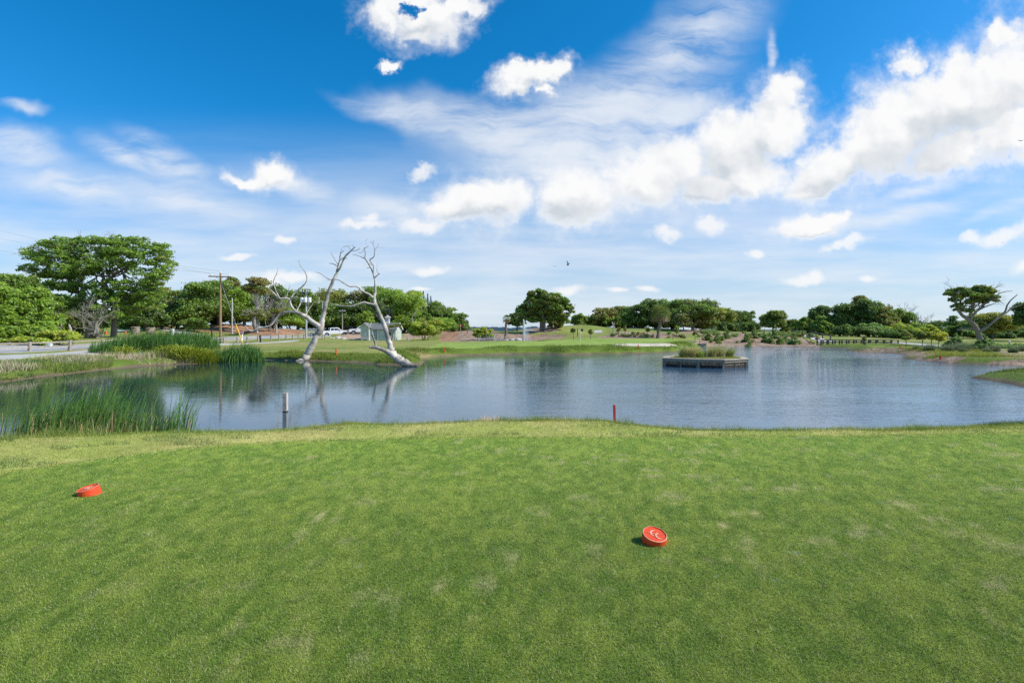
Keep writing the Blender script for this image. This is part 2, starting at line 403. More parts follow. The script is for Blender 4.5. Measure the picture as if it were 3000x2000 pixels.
def height(x, y, want=False):
    r = np.hypot(x, y)
    h = base_h(x, y)
    near = sstep(19, 13, y)*sstep(26, 20, np.abs(x))
    near = np.where(y < 9, sstep(60, 30, np.abs(x)), near)
    h = h*(1-near)+near*(0.0+0.02*(fbm(x*0.7, y*0.7, 3, 3)-0.5))
    h = h+0.10*(fbm(x*0.25, y*0.25, 3, 5)-0.5)*sstep(20, 60, r)
    rough = 0.5*(fbm(x*0.9, y*0.9, 3, 11)-0.5)*sstep(14, 30, y)+0.22*(fbm(x*1.5, y*1.5, 3, 12)-0.5)
    sd = np.minimum(poly_sd(x, y, POND), poly_sd(x, y, POND2))+rough
    w = np.where(y < 17, 2.15, 1.5)
    t = np.clip(sd/w, 0, 1)
    prof = np.where(y < 17, 1-(1-t)**2.2, t**0.55*0.6+0.4*sstep(0, 1, t))
    hh = np.where(sd > 0, WATER-0.02+(h-WATER+0.02)*prof, WATER-0.02+np.maximum(sd*0.35, -1.2))
    return (hh, sd) if want else hh

uu = np.unique(np.concatenate([np.linspace(-1.12, 1.12, 560), np.linspace(-1.5, -1.12, 40), np.linspace(1.12, 1.5, 40), np.linspace(-4, -1.5, 24), np.linspace(1.5, 4, 24)]))
yy = np.concatenate([np.linspace(-8, 2, 12)[:-1], np.linspace(2, 7.6, 40)[:-1], np.linspace(7.6, 13, 60)[:-1], np.linspace(13, 26, 48)[:-1], np.linspace(26, 82, 250)[:-1], np.linspace(82, 135, 90)[:-1], np.geomspace(135, 4000, 40)])
UU, YY = np.meshgrid(uu, yy)
XX = UU*(YY+0.0) if False else UU*(np.maximum(YY, 0)+np.where(YY < 10, (10-np.maximum(YY, 0))*0.35, 0)+0.5)
ZZ, SD = height(XX, YY, True)

# colours of the turf, painted on the vertices: only the real colour of what grows there
def turf_colour(x, y, z, sd):
    n1 = fbm(x*0.35, y*0.35, 4, 21); n2 = fbm(x*1.3, y*1.3, 4, 22); n3 = fbm(x*0.06, y*0.12, 3, 23)
    c = mixc((0.155,0.185,0.040), (0.24,0.235,0.062), sstep(0.3, 0.75, 0.5*n1+0.5*n3))
    return c, n1, n2, n3
C, n1, n2, n3 = turf_colour(XX, YY, ZZ, SD); C = C*1.3
tee_edge_px = np.array([(-1500,1520),(-400,1440),(0,1388),(300,1345),(500,1318),(700,1300),(950,1290),(1200,1284),(1700,1280),(2400,1278),(2700,1273),(3000,1268),(3400,1262),(4500,1255)], float)
def in_tee(x, y):
    yc = np.maximum(y, 0.5)
    px = 1500+FPX*x/yc; py = YH+FPX*CAM_H/yc
    return py-np.interp(px, tee_edge_px[:, 0], tee_edge_px[:, 1])
tee_in = in_tee(XX, YY)
is_tee = (tee_in > 0) | (YY < 2)
strip = (YY < 13) & ~is_tee
C = np.where(strip[..., None], mixc((0.36,0.39,0.085), (0.50,0.45,0.14), sstep(0.3, 0.75, n2)), C)
# damp green band along the banks, brown mud at the water line
C = np.where(((SD < 3.2) & (YY > 20))[..., None], mixc(C, (0.13,0.185,0.025), sstep(3.2, 1.2, SD+1.5*(n2-.5))[...]), C)
mud = sstep(WATER+0.19, WATER+0.05, ZZ+0.10*(n2-0.5))
C = mixc(C, (0.17,0.125,0.075), mud*np.where(YY > 14, 1, .5))
dryp = sstep(0.56, 0.7, fbm(XX*0.11, YY*0.22, 3, 31))*(YY > 44)*(XX < 8)*(YY < 75)
C = mixc(C, (0.34,0.27,0.115), dryp*0.8)
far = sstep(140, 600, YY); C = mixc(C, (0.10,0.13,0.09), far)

def zone(px_list):
    px = np.array(px_list, float)
    pc = 1500+FPX*XX/np.maximum(YY, 1); pr = YH-FPX*(ZZ-CAM_H)/np.maximum(YY, 1)
    j = 2.0*(fbm(XX*0.5, YY*0.5, 3, 77)-0.5)*3
    return (poly_sd(pc+j*2, pr+j*0.7, px) < 0) & (YY > 25) & (SD > 0.05)
pc = 1500+FPX*XX/np.maximum(YY, 1); pr = YH-FPX*(ZZ-CAM_H)/np.maximum(YY, 1)
mulch = zone([(545,972),(600,955),(650,940),(720,940),(830,950),(900,975),(860,982),(800,984),(740,981),(690,976),(640,974)]) & (YY > 92)
mulch |= zone([(440,955),(560,960),(620,974),(560,972),(470,964)]) & (YY > 98)
mulch |= zone([(1290,975),(1310,968),(1440,966),(1460,975),(1530,978),(1660,980),(1650,990),(1560,998),(1520,1000),(1290,1001)]) & (YY > 72)
mulch |= zone([(1545,974),(1560,962),(1590,950),(1626,952),(1638,970),(1600,974)])
mulch |= zone([(1745,990),(1785,978),(1800,972),(1900,973),(2010,980),(2010,985),(1940,990),(1850,991)]) & (YY > 73)
mulch |= zone([(1985,975),(2030,962),(2070,965),(2100,974),(2060,980)]) & (YY > 80)
mulch |= zone([(2035,1006),(2060,985),(2060,975),(2100,975),(2200,975),(2300,982),(2345,990),(2400,1012),(2400,1020),(2200,1022),(2060,1020)]) & (YY > 60)
mulch |= zone([(2665,1041),(2700,1030),(2760,1024),(2830,1018),(2990,1015),(3200,1010),(3300,1080),(3000,1074),(2850,1070),(2700,1060)]) & (YY < 60) & (fbm(XX*0.35, YY*0.5, 3, 71) > 0.52)
mulch |= zone([(2380,1018),(2480,1022),(2600,1019),(2760,1022),(2690,1042),(2480,1034),(2460,1027),(2600,1026)]) & (YY < 75)
dirt = zone([(940,1003),(1000,978),(1085,970),(1090,1000),(1060,1002)]) & (YY > 92)
dirt |= zone([(1180,990),(1200,940),(1260,940),(1260,998),(1180,998)]) & (YY > 95)
green = zone([(1230,1030),(1300,1003),(1500,999),(1650,992),(1800,990),(1960,990),(2030,1002),(2045,1012),(1990,1024),(1800,1020),(1640,1022),(1450,1027)]) & (YY < 79) & (SD > 2.2)
cg = mixc((0.23,0.325,0.055), (0.29,0.37,0.075), sstep(0.3, 0.7, 0.6*n1+0.4*n2))
stripe = 0.5+0.5*np.sin(YY*1.15+0.25*XX)
C = np.where(green[..., None], cg*(0.93+0.14*stripe[..., None]), C)
cm = mixc((0.30,0.19,0.125), (0.42,0.30,0.21), sstep(0.3, 0.7, n2))
shade_red = (XX < -10)[..., None]
C = np.where(mulch[..., None], np.where(shade_red, cm*np.array([1.08, 0.88, 0.74]), cm), C)
C = np.where(dirt[..., None], mixc((0.42,0.28,0.18), (0.52,0.38,0.26), n2), C)

nr, nc = XX.shape
V = np.stack([XX, YY, ZZ], -1).reshape(-1, 3)
ii = (np.arange(nr-1)[:, None]*nc+np.arange(nc-1)[None, :])
F = np.stack([ii, ii+1, ii+nc+1, ii+nc], -1).reshape(-1, 4)
CF = C.reshape(-1, 3)
zid = np.zeros((nr, nc), int); zid[mulch | dirt] = 1; zid[is_tee] = 2; zid[green] = 3
fz = zid[:-1, :-1].reshape(-1)
BVH = BVHTree.FromPolygons([tuple(v) for v in V], [tuple(int(q) for q in f) for f in F])
def gz(x, y):
    h = BVH.ray_cast(Vector((float(x), float(y), 60)), Vector((0, 0, -1)))
    return h[0].z if h[0] is not None else 0.0
def ground_at(px, D):
    x = (px-1500)/FPX*D
    return np.array([x, D, gz(x, D)])

def rg(px, py):
    """where the line of sight meets the ground"""
    d = Vector(((px-1500)/FPX, 1.0, -(py-YH)/FPX)).normalized()
    h = BVH.ray_cast(Vector((0, 0, CAM_H)), d)
    return np.array(h[0]) if h[0] is not None else np.array(P(px, py, 120))
def turf_mat(name, kind):
    m = bpy.data.materials.new(name); t, N, L = nt(m)
    out = N('ShaderNodeOutputMaterial'); b = N('ShaderNodeBsdfPrincipled'); L(b.outputs[0], out.inputs[0])
    b.inputs['Roughness'].default_value = 0.9; b.inputs['Specular IOR Level'].default_value = 0.15
    tc = N('ShaderNodeTexCoord')
    def noise(scale, det=5, rough=0.6, sx=1, sy=1):
        mp = N('ShaderNodeMapping'); L(tc.outputs['Object'], mp.inputs['Vector']); mp.inputs['Scale'].default_value = (sx, sy, 1)
        n = N('ShaderNodeTexNoise'); L(mp.outputs[0], n.inputs['Vector']); n.inputs['Scale'].default_value = scale; n.inputs['Detail'].default_value = det; n.inputs['Roughness'].default_value = rough
        return n.outputs['Fac']
    def ramp(v, a, b2, lo, hi):
        r = N('ShaderNodeMapRange'); L(v, r.inputs['Value']); r.inputs['From Min'].default_value = a; r.inputs['From Max'].default_value = b2
        r.inputs['To Min'].default_value = lo; r.inputs['To Max'].default_value = hi; return r.outputs[0]
    def mix(f, a, c):
        n = N('ShaderNodeMix'); n.data_type = 'RGBA'; L(f, n.inputs[0])
        for q, i in ((a, 6), (c, 7)):
            if isinstance(q, tuple): n.inputs[i].default_value = (*q, 1)
            else: L(q, n.inputs[i])
        return n.outputs[2]
    def scale(c, f):
        n = N('ShaderNodeVectorMath'); n.operation = 'SCALE'; L(c, n.inputs[0]); L(f, n.inputs['Scale']); return n.outputs[0]
    a = N('ShaderNodeAttribute'); a.attribute_name = 'col'; col = a.outputs['Color']
    col = scale(col, ramp(noise(1.1 if kind != 'tee' else 5.0, 6, 0.65), 0.3, 0.7, 0.78 if kind != 'tee' else .9, 1.2 if kind != 'tee' else 1.1))
    fine = noise(9.0 if kind != 'mulch' else 4.0, 8, 0.75)
    col = scale(col, ramp(fine, 0.3, 0.7, 0.7 if kind != 'mulch' else 0.45, 1.3 if kind != 'mulch' else 1.4))
    if kind == 'mulch':
        col = mix(ramp(noise(2.2, 6, 0.7), 0.56, 0.66, 0, 0.8), col, (0.07, 0.06, 0.04))
    L(col, b.inputs['Base Color'])
    bp = N('ShaderNodeBump'); bp.inputs['Strength'].default_value = 0.6; bp.inputs['Distance'].default_value = 0.03 if kind != 'mulch' else 0.08
    L(fine, bp.inputs['Height']); L(bp.outputs[0], b.inputs['Normal'])
    return m
def sub_mesh(mask, name, mat):
    f = F[mask]; used = np.unique(f); remap = np.full(len(V), -1); remap[used] = np.arange(len(used))
    mb = MB(); mb.add(V[used], remap[f], CF[used])
    o = mb.build(name, mat, smooth=True)
    return tag(o, kind='structure')

# the mown tee: darker soil green below the blades, with worn tan patches
def tee_colour(x, y):
    a = fbm(x*0.55+7, y*0.4, 4, 41); b_ = fbm(x*4.0, y*3.4, 3, 42); d = fbm(x*1.35+3, y*2.2, 4, 43)
    m_ = fbm(x*14.0, y*11.0, 3, 44); c = mixc((0.126,0.194,0.028), (0.196,0.243,0.040), sstep(0.32, 0.68, 0.10*a+0.30*b_+0.60*m_)); c = c*(0.86+0.30*m_)[..., None]
    far_tone = sstep(3.0, 8.0, y+0.5*(a-0.5)); c = c*(1+0.38*far_tone)[..., None]*np.where(True, 1, 1)  # turf colour gets paler with distance
    fl = sstep(0.60, 0.74, fbm(x*6.5, y*8.5, 3, 46))*sstep(0.40, 0.62, d); c = mixc(c, (0.50,0.42,0.22), fl*(0.15+0.3*sstep(-4, 2, x)))
    return c
worn = [(1480,1520,70),(930,1515,80),(1170,1560,60),(1280,1710,55),(1140,1755,45),(1480,1765,38),(1985,1575,26),(1720,1670,40),(2200,1640,48),(2330,1420,40),(2120,1545,40),(2210,1500,34),(2520,1390,50),(900,1340,40),(2860,1800,34),(1700,1310,22),(2640,1480,40),(2430,1760,26),(700,1920,30),(1410,1565,20),(2790,1700,18),(2340,1690,24)]
def worn_at(x, y):
    w = np.zeros(x.shape)
    for px, py, s in worn:
        c = G(px, py, 0.0); rx = s/FPX*c[1]*0.55
        d = np.hypot((x-c[0])/rx, (y-c[1])/(rx*1.2))+2.6*(fbm(x*6, y*6, 4, 51)-0.5)
        w = np.maximum(w, sstep(1.25, 0.1, d))
    return w*sstep(0.42, 0.62, fbm(x*13, y*15, 3, 57))
divots = [(1050,1655,15),(1765,1518,13),(2330,1620,18),(2520,1695,11),(2580,1472,18),(2445,1558,12),(2270,1702,15),(2820,1488,14),(2100,1690,9),(2960,1520,14),(700,1440,8),(1930,1316,8)]
def divot_at(x, y):
    w = np.zeros(x.shape)
    for px, py, s in divots:
        c = G(px, py, 0.0); rx = s/FPX*c[1]
        d = np.hypot((x-c[0])/rx, (y-c[1])/(rx*1.1))+1.2*(fbm(x*9, y*9, 3, 52)-0.5); w = np.maximum(w, sstep(1.1, 0.3, d))
    return w
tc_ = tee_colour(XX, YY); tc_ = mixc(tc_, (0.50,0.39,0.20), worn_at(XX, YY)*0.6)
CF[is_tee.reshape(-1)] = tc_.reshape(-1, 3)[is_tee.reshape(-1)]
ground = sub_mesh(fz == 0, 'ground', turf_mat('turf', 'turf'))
mulch_bed = sub_mesh(fz == 1, 'mulch_ground', turf_mat('wood_mulch', 'mulch'))
tee_lawn = sub_mesh(fz == 2, 'tee_lawn', turf_mat('tee_turf', 'tee'))
putting_green = sub_mesh(fz == 3, 'putting_green', turf_mat('green_turf', 'turf'))

# ---------------------------------------------------------------- water
def water_mat():
    m = bpy.data.materials.new('pond_water'); t, N, L = nt(m)
    out = N('ShaderNodeOutputMaterial'); b = N('ShaderNodeBsdfPrincipled'); L(b.outputs[0], out.inputs[0])
    b.inputs['Base Color'].default_value = (0.020, 0.046, 0.066, 1); b.inputs['Roughness'].default_value = 0.03; b.inputs['IOR'].default_value = 1.37
    b.inputs['Specular IOR Level'].default_value = 1.0
    tc = N('ShaderNodeTexCoord')
    def noise(sx, sy, det, rough, dist=0.0):
        mp = N('ShaderNodeMapping'); L(tc.outputs['Object'], mp.inputs['Vector']); mp.inputs['Scale'].default_value = (sx, sy, 1); mp.inputs['Rotation'].default_value = (0, 0, R(7))
        n = N('ShaderNodeTexNoise'); L(mp.outputs[0], n.inputs['Vector']); n.inputs['Scale'].default_value = 1; n.inputs['Detail'].default_value = det; n.inputs['Roughness'].default_value = rough; n.inputs['Distortion'].default_value = dist
        return n.outputs['Fac']
    rip = noise(1.1, 5.4, 3, 0.55, 0.4); fine = noise(4.5, 15.0, 2, 0.6); swell = noise(0.35, 0.8, 2, 0.5)
    gust = noise(0.04, 0.13, 3, 0.55)
    gr = N('ShaderNodeMapRange'); L(gust, gr.inputs['Value']); gr.inputs['From Min'].default_value = 0.38; gr.inputs['From Max'].default_value = 0.62; gr.inputs['To Min'].default_value = 0.4; gr.inputs['To Max'].default_value = 1.15
    # the right side lies open to the wind, the left is sheltered
    sx = N('ShaderNodeSeparateXYZ'); L(tc.outputs['Object'], sx.inputs[0])
    xr = N('ShaderNodeMapRange'); L(sx.outputs[0], xr.inputs['Value']); xr.inputs['From Min'].default_value = -5; xr.inputs['From Max'].default_value = 16; xr.inputs['To Min'].default_value = 0.10; xr.inputs['To Max'].default_value = 1.0
    # reflection painted into the base colour: dark trees at left, bright sky at right
    mxc = N('ShaderNodeMix'); mxc.data_type = 'RGBA'; xf = N('ShaderNodeMapRange'); L(sx.outputs[0], xf.inputs['Value']); xf.inputs['From Min'].default_value = -14; xf.inputs['From Max'].default_value = 14
    L(xf.outputs[0], mxc.inputs[0]); mxc.inputs[6].default_value = (0.016, 0.042, 0.052, 1); mxc.inputs[7].default_value = (0.050, 0.118, 0.190, 1); L(mxc.outputs[2], b.inputs['Base Color'])
    def mul(a, c):
        n = N('ShaderNodeMath'); n.operation = 'MULTIPLY'
        for i, q in enumerate((a, c)):
            if isinstance(q, (int, float)): n.inputs[i].default_value = q
            else: L(q, n.inputs[i])
        return n.outputs[0]
    def add(a, c):
        n = N('ShaderNodeMath'); n.operation = 'ADD'; L(a, n.inputs[0]); L(c, n.inputs[1]); return n.outputs[0]
    h = add(add(mul(rip, 0.50), mul(fine, 0.20)), mul(swell, 0.35))
    h = mul(h, mul(gr.outputs[0], xr.outputs[0]))
    bp = N('ShaderNodeBump'); bp.inputs['Strength'].default_value = 1.0; bp.inputs['Distance'].default_value = 0.058
    L(h, bp.inputs['Height']); L(bp.outputs[0], b.inputs['Normal'])
    return m
def flat_poly(name, poly, z, mat):
    bm = bmesh.new(); vs = [bm.verts.new((float(a), float(b), z)) for a, b in poly]
    f = bm.faces.new(vs); bmesh.ops.triangulate(bm, faces=[f])
    bmesh.ops.recalc_face_normals(bm, faces=bm.faces)
    for f in bm.faces:
        if f.normal.z < 0: f.normal_flip()
    m = bpy.data.meshes.new(name); bm.to_mesh(m); bm.free(); m.materials.append(mat)
    return tag(link(bpy.data.objects.new(name, m)), kind='structure')
def grow(poly, k):
    n = len(poly); out = []
    area = 0.5*np.sum(poly[:, 0]*np.roll(poly[:, 1], -1)-np.roll(poly[:, 0], -1)*poly[:, 1])
    s = 1 if area > 0 else -1
    for i in range(n):
        a = poly[i]-poly[i-1]; b = poly[(i+1) % n]-poly[i]
        na = np.array([a[1], -a[0]])/(np.linalg.norm(a)+1e-9); nb = np.array([b[1], -b[0]])/(np.linalg.norm(b)+1e-9)
        nn = na+nb; nn = nn/(np.linalg.norm(nn)+1e-9)
        out.append(poly[i]+s*nn*k)
    return np.array(out)
M['water'] = water_mat()
flat_poly('water', grow(POND, 0.5), WATER, M['water'])
flat_poly('fountain_pond_water', grow(POND2, 0.5), WATER, M['water'])

# ---------------------------------------------------------------- road, paths, bunker: sheets draped on the ground
def drape(name, left, right, mat, col, off=0.06, kind='structure', n=None, across=5):
    left = np.array(left, float); right = np.array(right, float)
    def res(p, m):
        d = np.concatenate([[0], np.cumsum(np.hypot(*np.diff(p, axis=0).T))]); t = np.linspace(0, d[-1], m)
        return np.stack([np.interp(t, d, p[:, 0]), np.interp(t, d, p[:, 1])], 1)
    n = n or int(max(8, np.sum(np.hypot(*np.diff(left, axis=0).T))/0.7))
    a, b = res(left, n), res(right, n)
    t = np.linspace(0, 1, across)[None, :, None]
    g = a[:, None]*(1-t)+b[:, None]*t
    z = np.array([[gz(*q) for q in row] for row in g])
    z = z+off
    v = np.concatenate([g, z[..., None]], -1).reshape(-1, 3)
    i = (np.arange(n-1)[:, None]*across+np.arange(across-1)[None, :])
    f = np.stack([i, i+1, i+across+1, i+across], -1).reshape(-1, 4)
    c = np.array(col)*(1+0.10*(fbm(v[:, 0]*0.4, v[:, 1]*0.4, 3, 9)-0.5))[:, None]
    # edge skirts so that the slab has thickness
    e0 = v.reshape(n, across, 3)
    mb = MB().add(v, f, c)
    for edge in (e0[:, 0], e0[:, -1]):
        lo = edge-np.array([0, 0, 0.12]); k = np.arange(n-1)
        mb.add(np.concatenate([edge, lo]), np.stack([k, k+1, n+k+1, n+k], 1), np.array(col)*0.8)
    return tag(mb.build(name, mat, recalc=False), kind=kind)
def gp(px, py, z=BASE_Z):
    return G(px, py, z)
def seg(*pts):
    return [((a-1500)/FPX*D, D) for a, D in pts]
road_c = (0.40, 0.385, 0.36)
def eye(*pts):
    return [rg(a, b)[:2] for a, b in pts]
drape('road', seg((-700,39.5),(-300,41))+eye((0,1036),(130,1030),(250,1022),(400,1011),(520,1004),(610,998.5),(700,994.5),(800,991.5),(900,988.5),(970,985.5)),
      seg((-900,50),(-300,54))+eye((0,1014),(130,1012),(250,1008.5),(400,1001),(520,994),(610,989.5),(700,986.5),(800,983.5),(900,981.5),(970,980)), M['concrete'], road_c)
drape('cart_path', seg((-500,29.5),(-200,31),(0,33.2),(100,35.5),(204,38.5),(320,43),(450,49),(560,54.5),(650,59),(760,65),(850,72),(875,75)),
      seg((-560,32.5),(-200,34),(0,36.8),(100,39.3),(200,42.5),(310,47.5),(440,54),(555,60),(645,64.5),(755,70),(845,75.5),(875,77)), M['concrete'], (0.50, 0.47, 0.42))
drape('footpath', seg((345,110),(400,103),(450,98),(520,93),(600,88.5)), seg((345,116),(400,111),(470,105),(530,98.5),(612,93)), M['concrete'], (0.46,0.43,0.38))
drape('bridge_path', seg((2325,98),(2350,90),(2380,81),(2405,75.5)), seg((2365,98),(2392,90),(2425,81),(2452,76.5)), M['concrete'], (0.50,0.46,0.42))
drape('lawn_path', seg((2520,72.5),(2600,69),(2700,63),(2790,58)), seg((2540,76),(2620,71.5),(2720,65.5),(2800,60)), M['concrete'], (0.50,0.46,0.42))
drape('hill_path', eye((1744,968),(1741,971.5),(1737,976)), eye((1764,968),(1764,971.5),(1763,976)), M['concrete'], (0.44,0.42,0.39))
drape('oak_path', eye((1510,962.5),(1526,967),(1548,971)), eye((1538,962.5),(1560,966.5),(1578,970.5)), M['concrete'], (0.30,0.29,0.28))
# bunker of pale sand set in the green
fb = []
for k in np.linspace(0, 2*np.pi, 44, endpoint=False):
    fb.append(rg(1888+96*math.cos(k)*(1+.05*math.sin(3*k)), 1012.0+3.0*math.sin(k)+1.2*math.cos(k))[:2])
fb = np.array(fb); ctr = fb.mean(axis=0)
rings = [ctr+(fb-ctr)*s_ for s_ in (0.02, .12, .24, .36, .48, .6, .7, .8, .88, .95, 1.0)]
vz = [(q[0], q[1], gz(*q)+(0.12 if k < 9 else (.09 if k == 9 else .02))) for k, rg_ in enumerate(rings) for q in rg_]
nn = len(fb); ff = []
for k in range(len(rings)-1):
    for j in range(nn): ff.append([k*nn+j, k*nn+(j+1) % nn, (k+1)*nn+(j+1) % nn, (k+1)*nn+j])
mb = MB(); mb.add(vz, np.array(ff), (0.54, 0.475, 0.37))
tag(mb.build('sand_bunker', M['sand'], smooth=True, recalc=True), kind='structure')
# ---------------------------------------------------------------- foliage
def unit(v):
    return v/(np.linalg.norm(v, axis=-1, keepdims=True)+1e-9)
def leaves(mb, clumps, n, leaf, pal, flat=0.5, hang=0.0, fold=0.25, shellp=0.55):
    """many small leaf-sprig faces spread through clumps (cx,cy,cz,rx,ry,rz); pal: list of (colour, weight)"""
    leaf *= 0.80; n = int(n*1.55)
    cl = np.asarray(clumps, float); m = len(cl)
    w = cl[:, 3]*cl[:, 5]+cl[:, 3]*cl[:, 4]; w = w/w.sum()
    k = rng.choice(m, n, p=w)
    d = unit(rng.normal(size=(n, 3)))
    low = d[:, 2] < -0.25; d[low, 2] *= 0.4; d = unit(d)
    r = shellp+(1-shellp)*rng.random(n)**0.6
    r *= 1+0.18*rng.normal(size=n)
    c = cl[k, :3]+d*cl[k, 3:]*r[:, None]
    nrm = unit(unit(d/cl[k, 3:]*cl[k, 3:].mean(axis=1, keepdims=True))*0.75+np.array([0, 0, flat])+0.75*rng.normal(size=(n, 3)))
    a = unit(np.cross(nrm, rng.normal(size=(n, 3)))); b = np.cross(nrm, a)
    s = leaf*(0.55+0.9*rng.random(n))[:, None]
    ln = s*(0.8+0.5*rng.random(n))[:, None]
    mid = nrm*s*fold
    v = np.stack([c-a*ln, c-b*s*0.55+mid, c+a*ln, c+b*s*0.5+mid*0.4], 1)
    if hang: v[:, 2, 2] -= hang*leaf
    cols = np.array([p[0] for p in pal]); pw = np.array([p[1] for p in pal], float); pw /= pw.sum()
    cols = 1.50*np.array(cols)**0.70*np.array([1.06, 1.0, 0.52])
    cc = cols[rng.choice(len(pal), m, p=pw)]                          # each clump its own tone
    lc = cc[k]*0.72+cols[rng.choice(len(pal), n, p=pw)]*0.28
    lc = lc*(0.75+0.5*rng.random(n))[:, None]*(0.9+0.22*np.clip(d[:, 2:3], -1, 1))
    f = np.arange(n*4).reshape(n, 4)
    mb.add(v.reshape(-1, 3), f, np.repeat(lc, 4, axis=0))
def clumps_in(c, r, k, size=0.36, flat=0.65, shell=0.55, low=-0.35):
    """k small clumps filling an ellipsoid lobe unevenly"""
    d = unit(rng.normal(size=(k*3, 3))); d = d[d[:, 2] > low][:k]
    rr = shell+(1-shell)*rng.random(len(d))**0.7
    p = np.array(c)+d*np.array(r)*rr[:, None]
    s = size*np.mean(r)*(0.6+0.8*rng.random(len(d)))
    return np.stack([p[:, 0], p[:, 1], p[:, 2], s*1.15, s*1.15, s*flat], 1)
def wiggle(a, b, n=6, amp=0.08, sag=0.0):
    a = np.array(a, float); b = np.array(b, float); t = np.linspace(0, 1, n)[:, None]
    L = np.linalg.norm(b-a)
    p = a+(b-a)*t+rng.normal(size=(n, 3))*amp*L*np.sin(np.pi*t)
    p[:, 2] += sag*L*np.sin(np.pi*t[:, 0])
    return p
def limb(mb, a, b, r0, r1, n=6, amp=0.06, sag=0.0, col=(0.2,0.17,0.14), sides=6):
    p = wiggle(a, b, n, amp, sag)
    mb.tube(p, np.linspace(r0, r1, n), sides, np.array(col)*(0.8+0.4*rng.random()))
    return p
def twigs(mb, a, d, L, r, depth, col, spread=0.6, kids=3, sides=4):
    """bare branching twigs"""
    a = np.array(a, float); d = unit(np.array(d, float)); n = 4
    b = a+d*L; p = wiggle(a, b, n, 0.07)
    mb.tube(p, np.linspace(r, r*0.55, n), sides, np.array(col)*(0.75+0.5*rng.random()), cap=False)
    if depth <= 0: return
    for _ in range(kids):
        t = 0.45+0.55*rng.random(); q = a+(b-a)*t
        nd = unit(d+spread*rng.normal(size=3)+np.array([0, 0, 0.15]))
        twigs(mb, q, nd, L*(0.55+0.25*rng.random()), r*0.6, depth-1, col, spread, kids, sides)

DK, MD, BR, YG = (0.028,0.060,0.016), (0.055,0.115,0.020), (0.095,0.185,0.022), (0.19,0.24,0.030)
OL, BRN, GRY, LIM = (0.085,0.098,0.030), (0.14,0.115,0.065), (0.30,0.27,0.225), (0.13,0.22,0.025)
PAL = {
 'oak':   [(MD,3),(BR,4),((0.07,0.145,0.020),4),(OL,.7)],
 'live':  [(DK,2),(MD,4),(OL,3),(BR,1.2)],
 'dark':  [(DK,4),(MD,2),((0.035,0.07,0.022),2)],
 'mid':   [(MD,4),(DK,2),(BR,2),(OL,1)],
 'bright':[(BR,4),(LIM,3),(MD,2)],
 'yellow':[(YG,4),(LIM,3),(OL,1)],
 'olive': [(OL,4),(MD,2),(BRN,1),(YG,.7)],
'yolive': [((0.15,0.16,0.05),3),(OL,2),(YG,1.5)],
 'brown': [(BRN,3),(OL,3),(MD,1)],
 'grey':  [((0.11,0.115,0.075),3),(OL,2),(MD,1.2)],
 'gold':  [((0.20,0.24,0.02),3),((0.24,0.24,0.03),2),(YG,2)],
 'bluegreen':[((0.06,0.125,0.045),3),((0.095,0.165,0.06),2)],
}
BARK, PALEBARK = (0.17,0.14,0.115), (0.36,0.33,0.29)

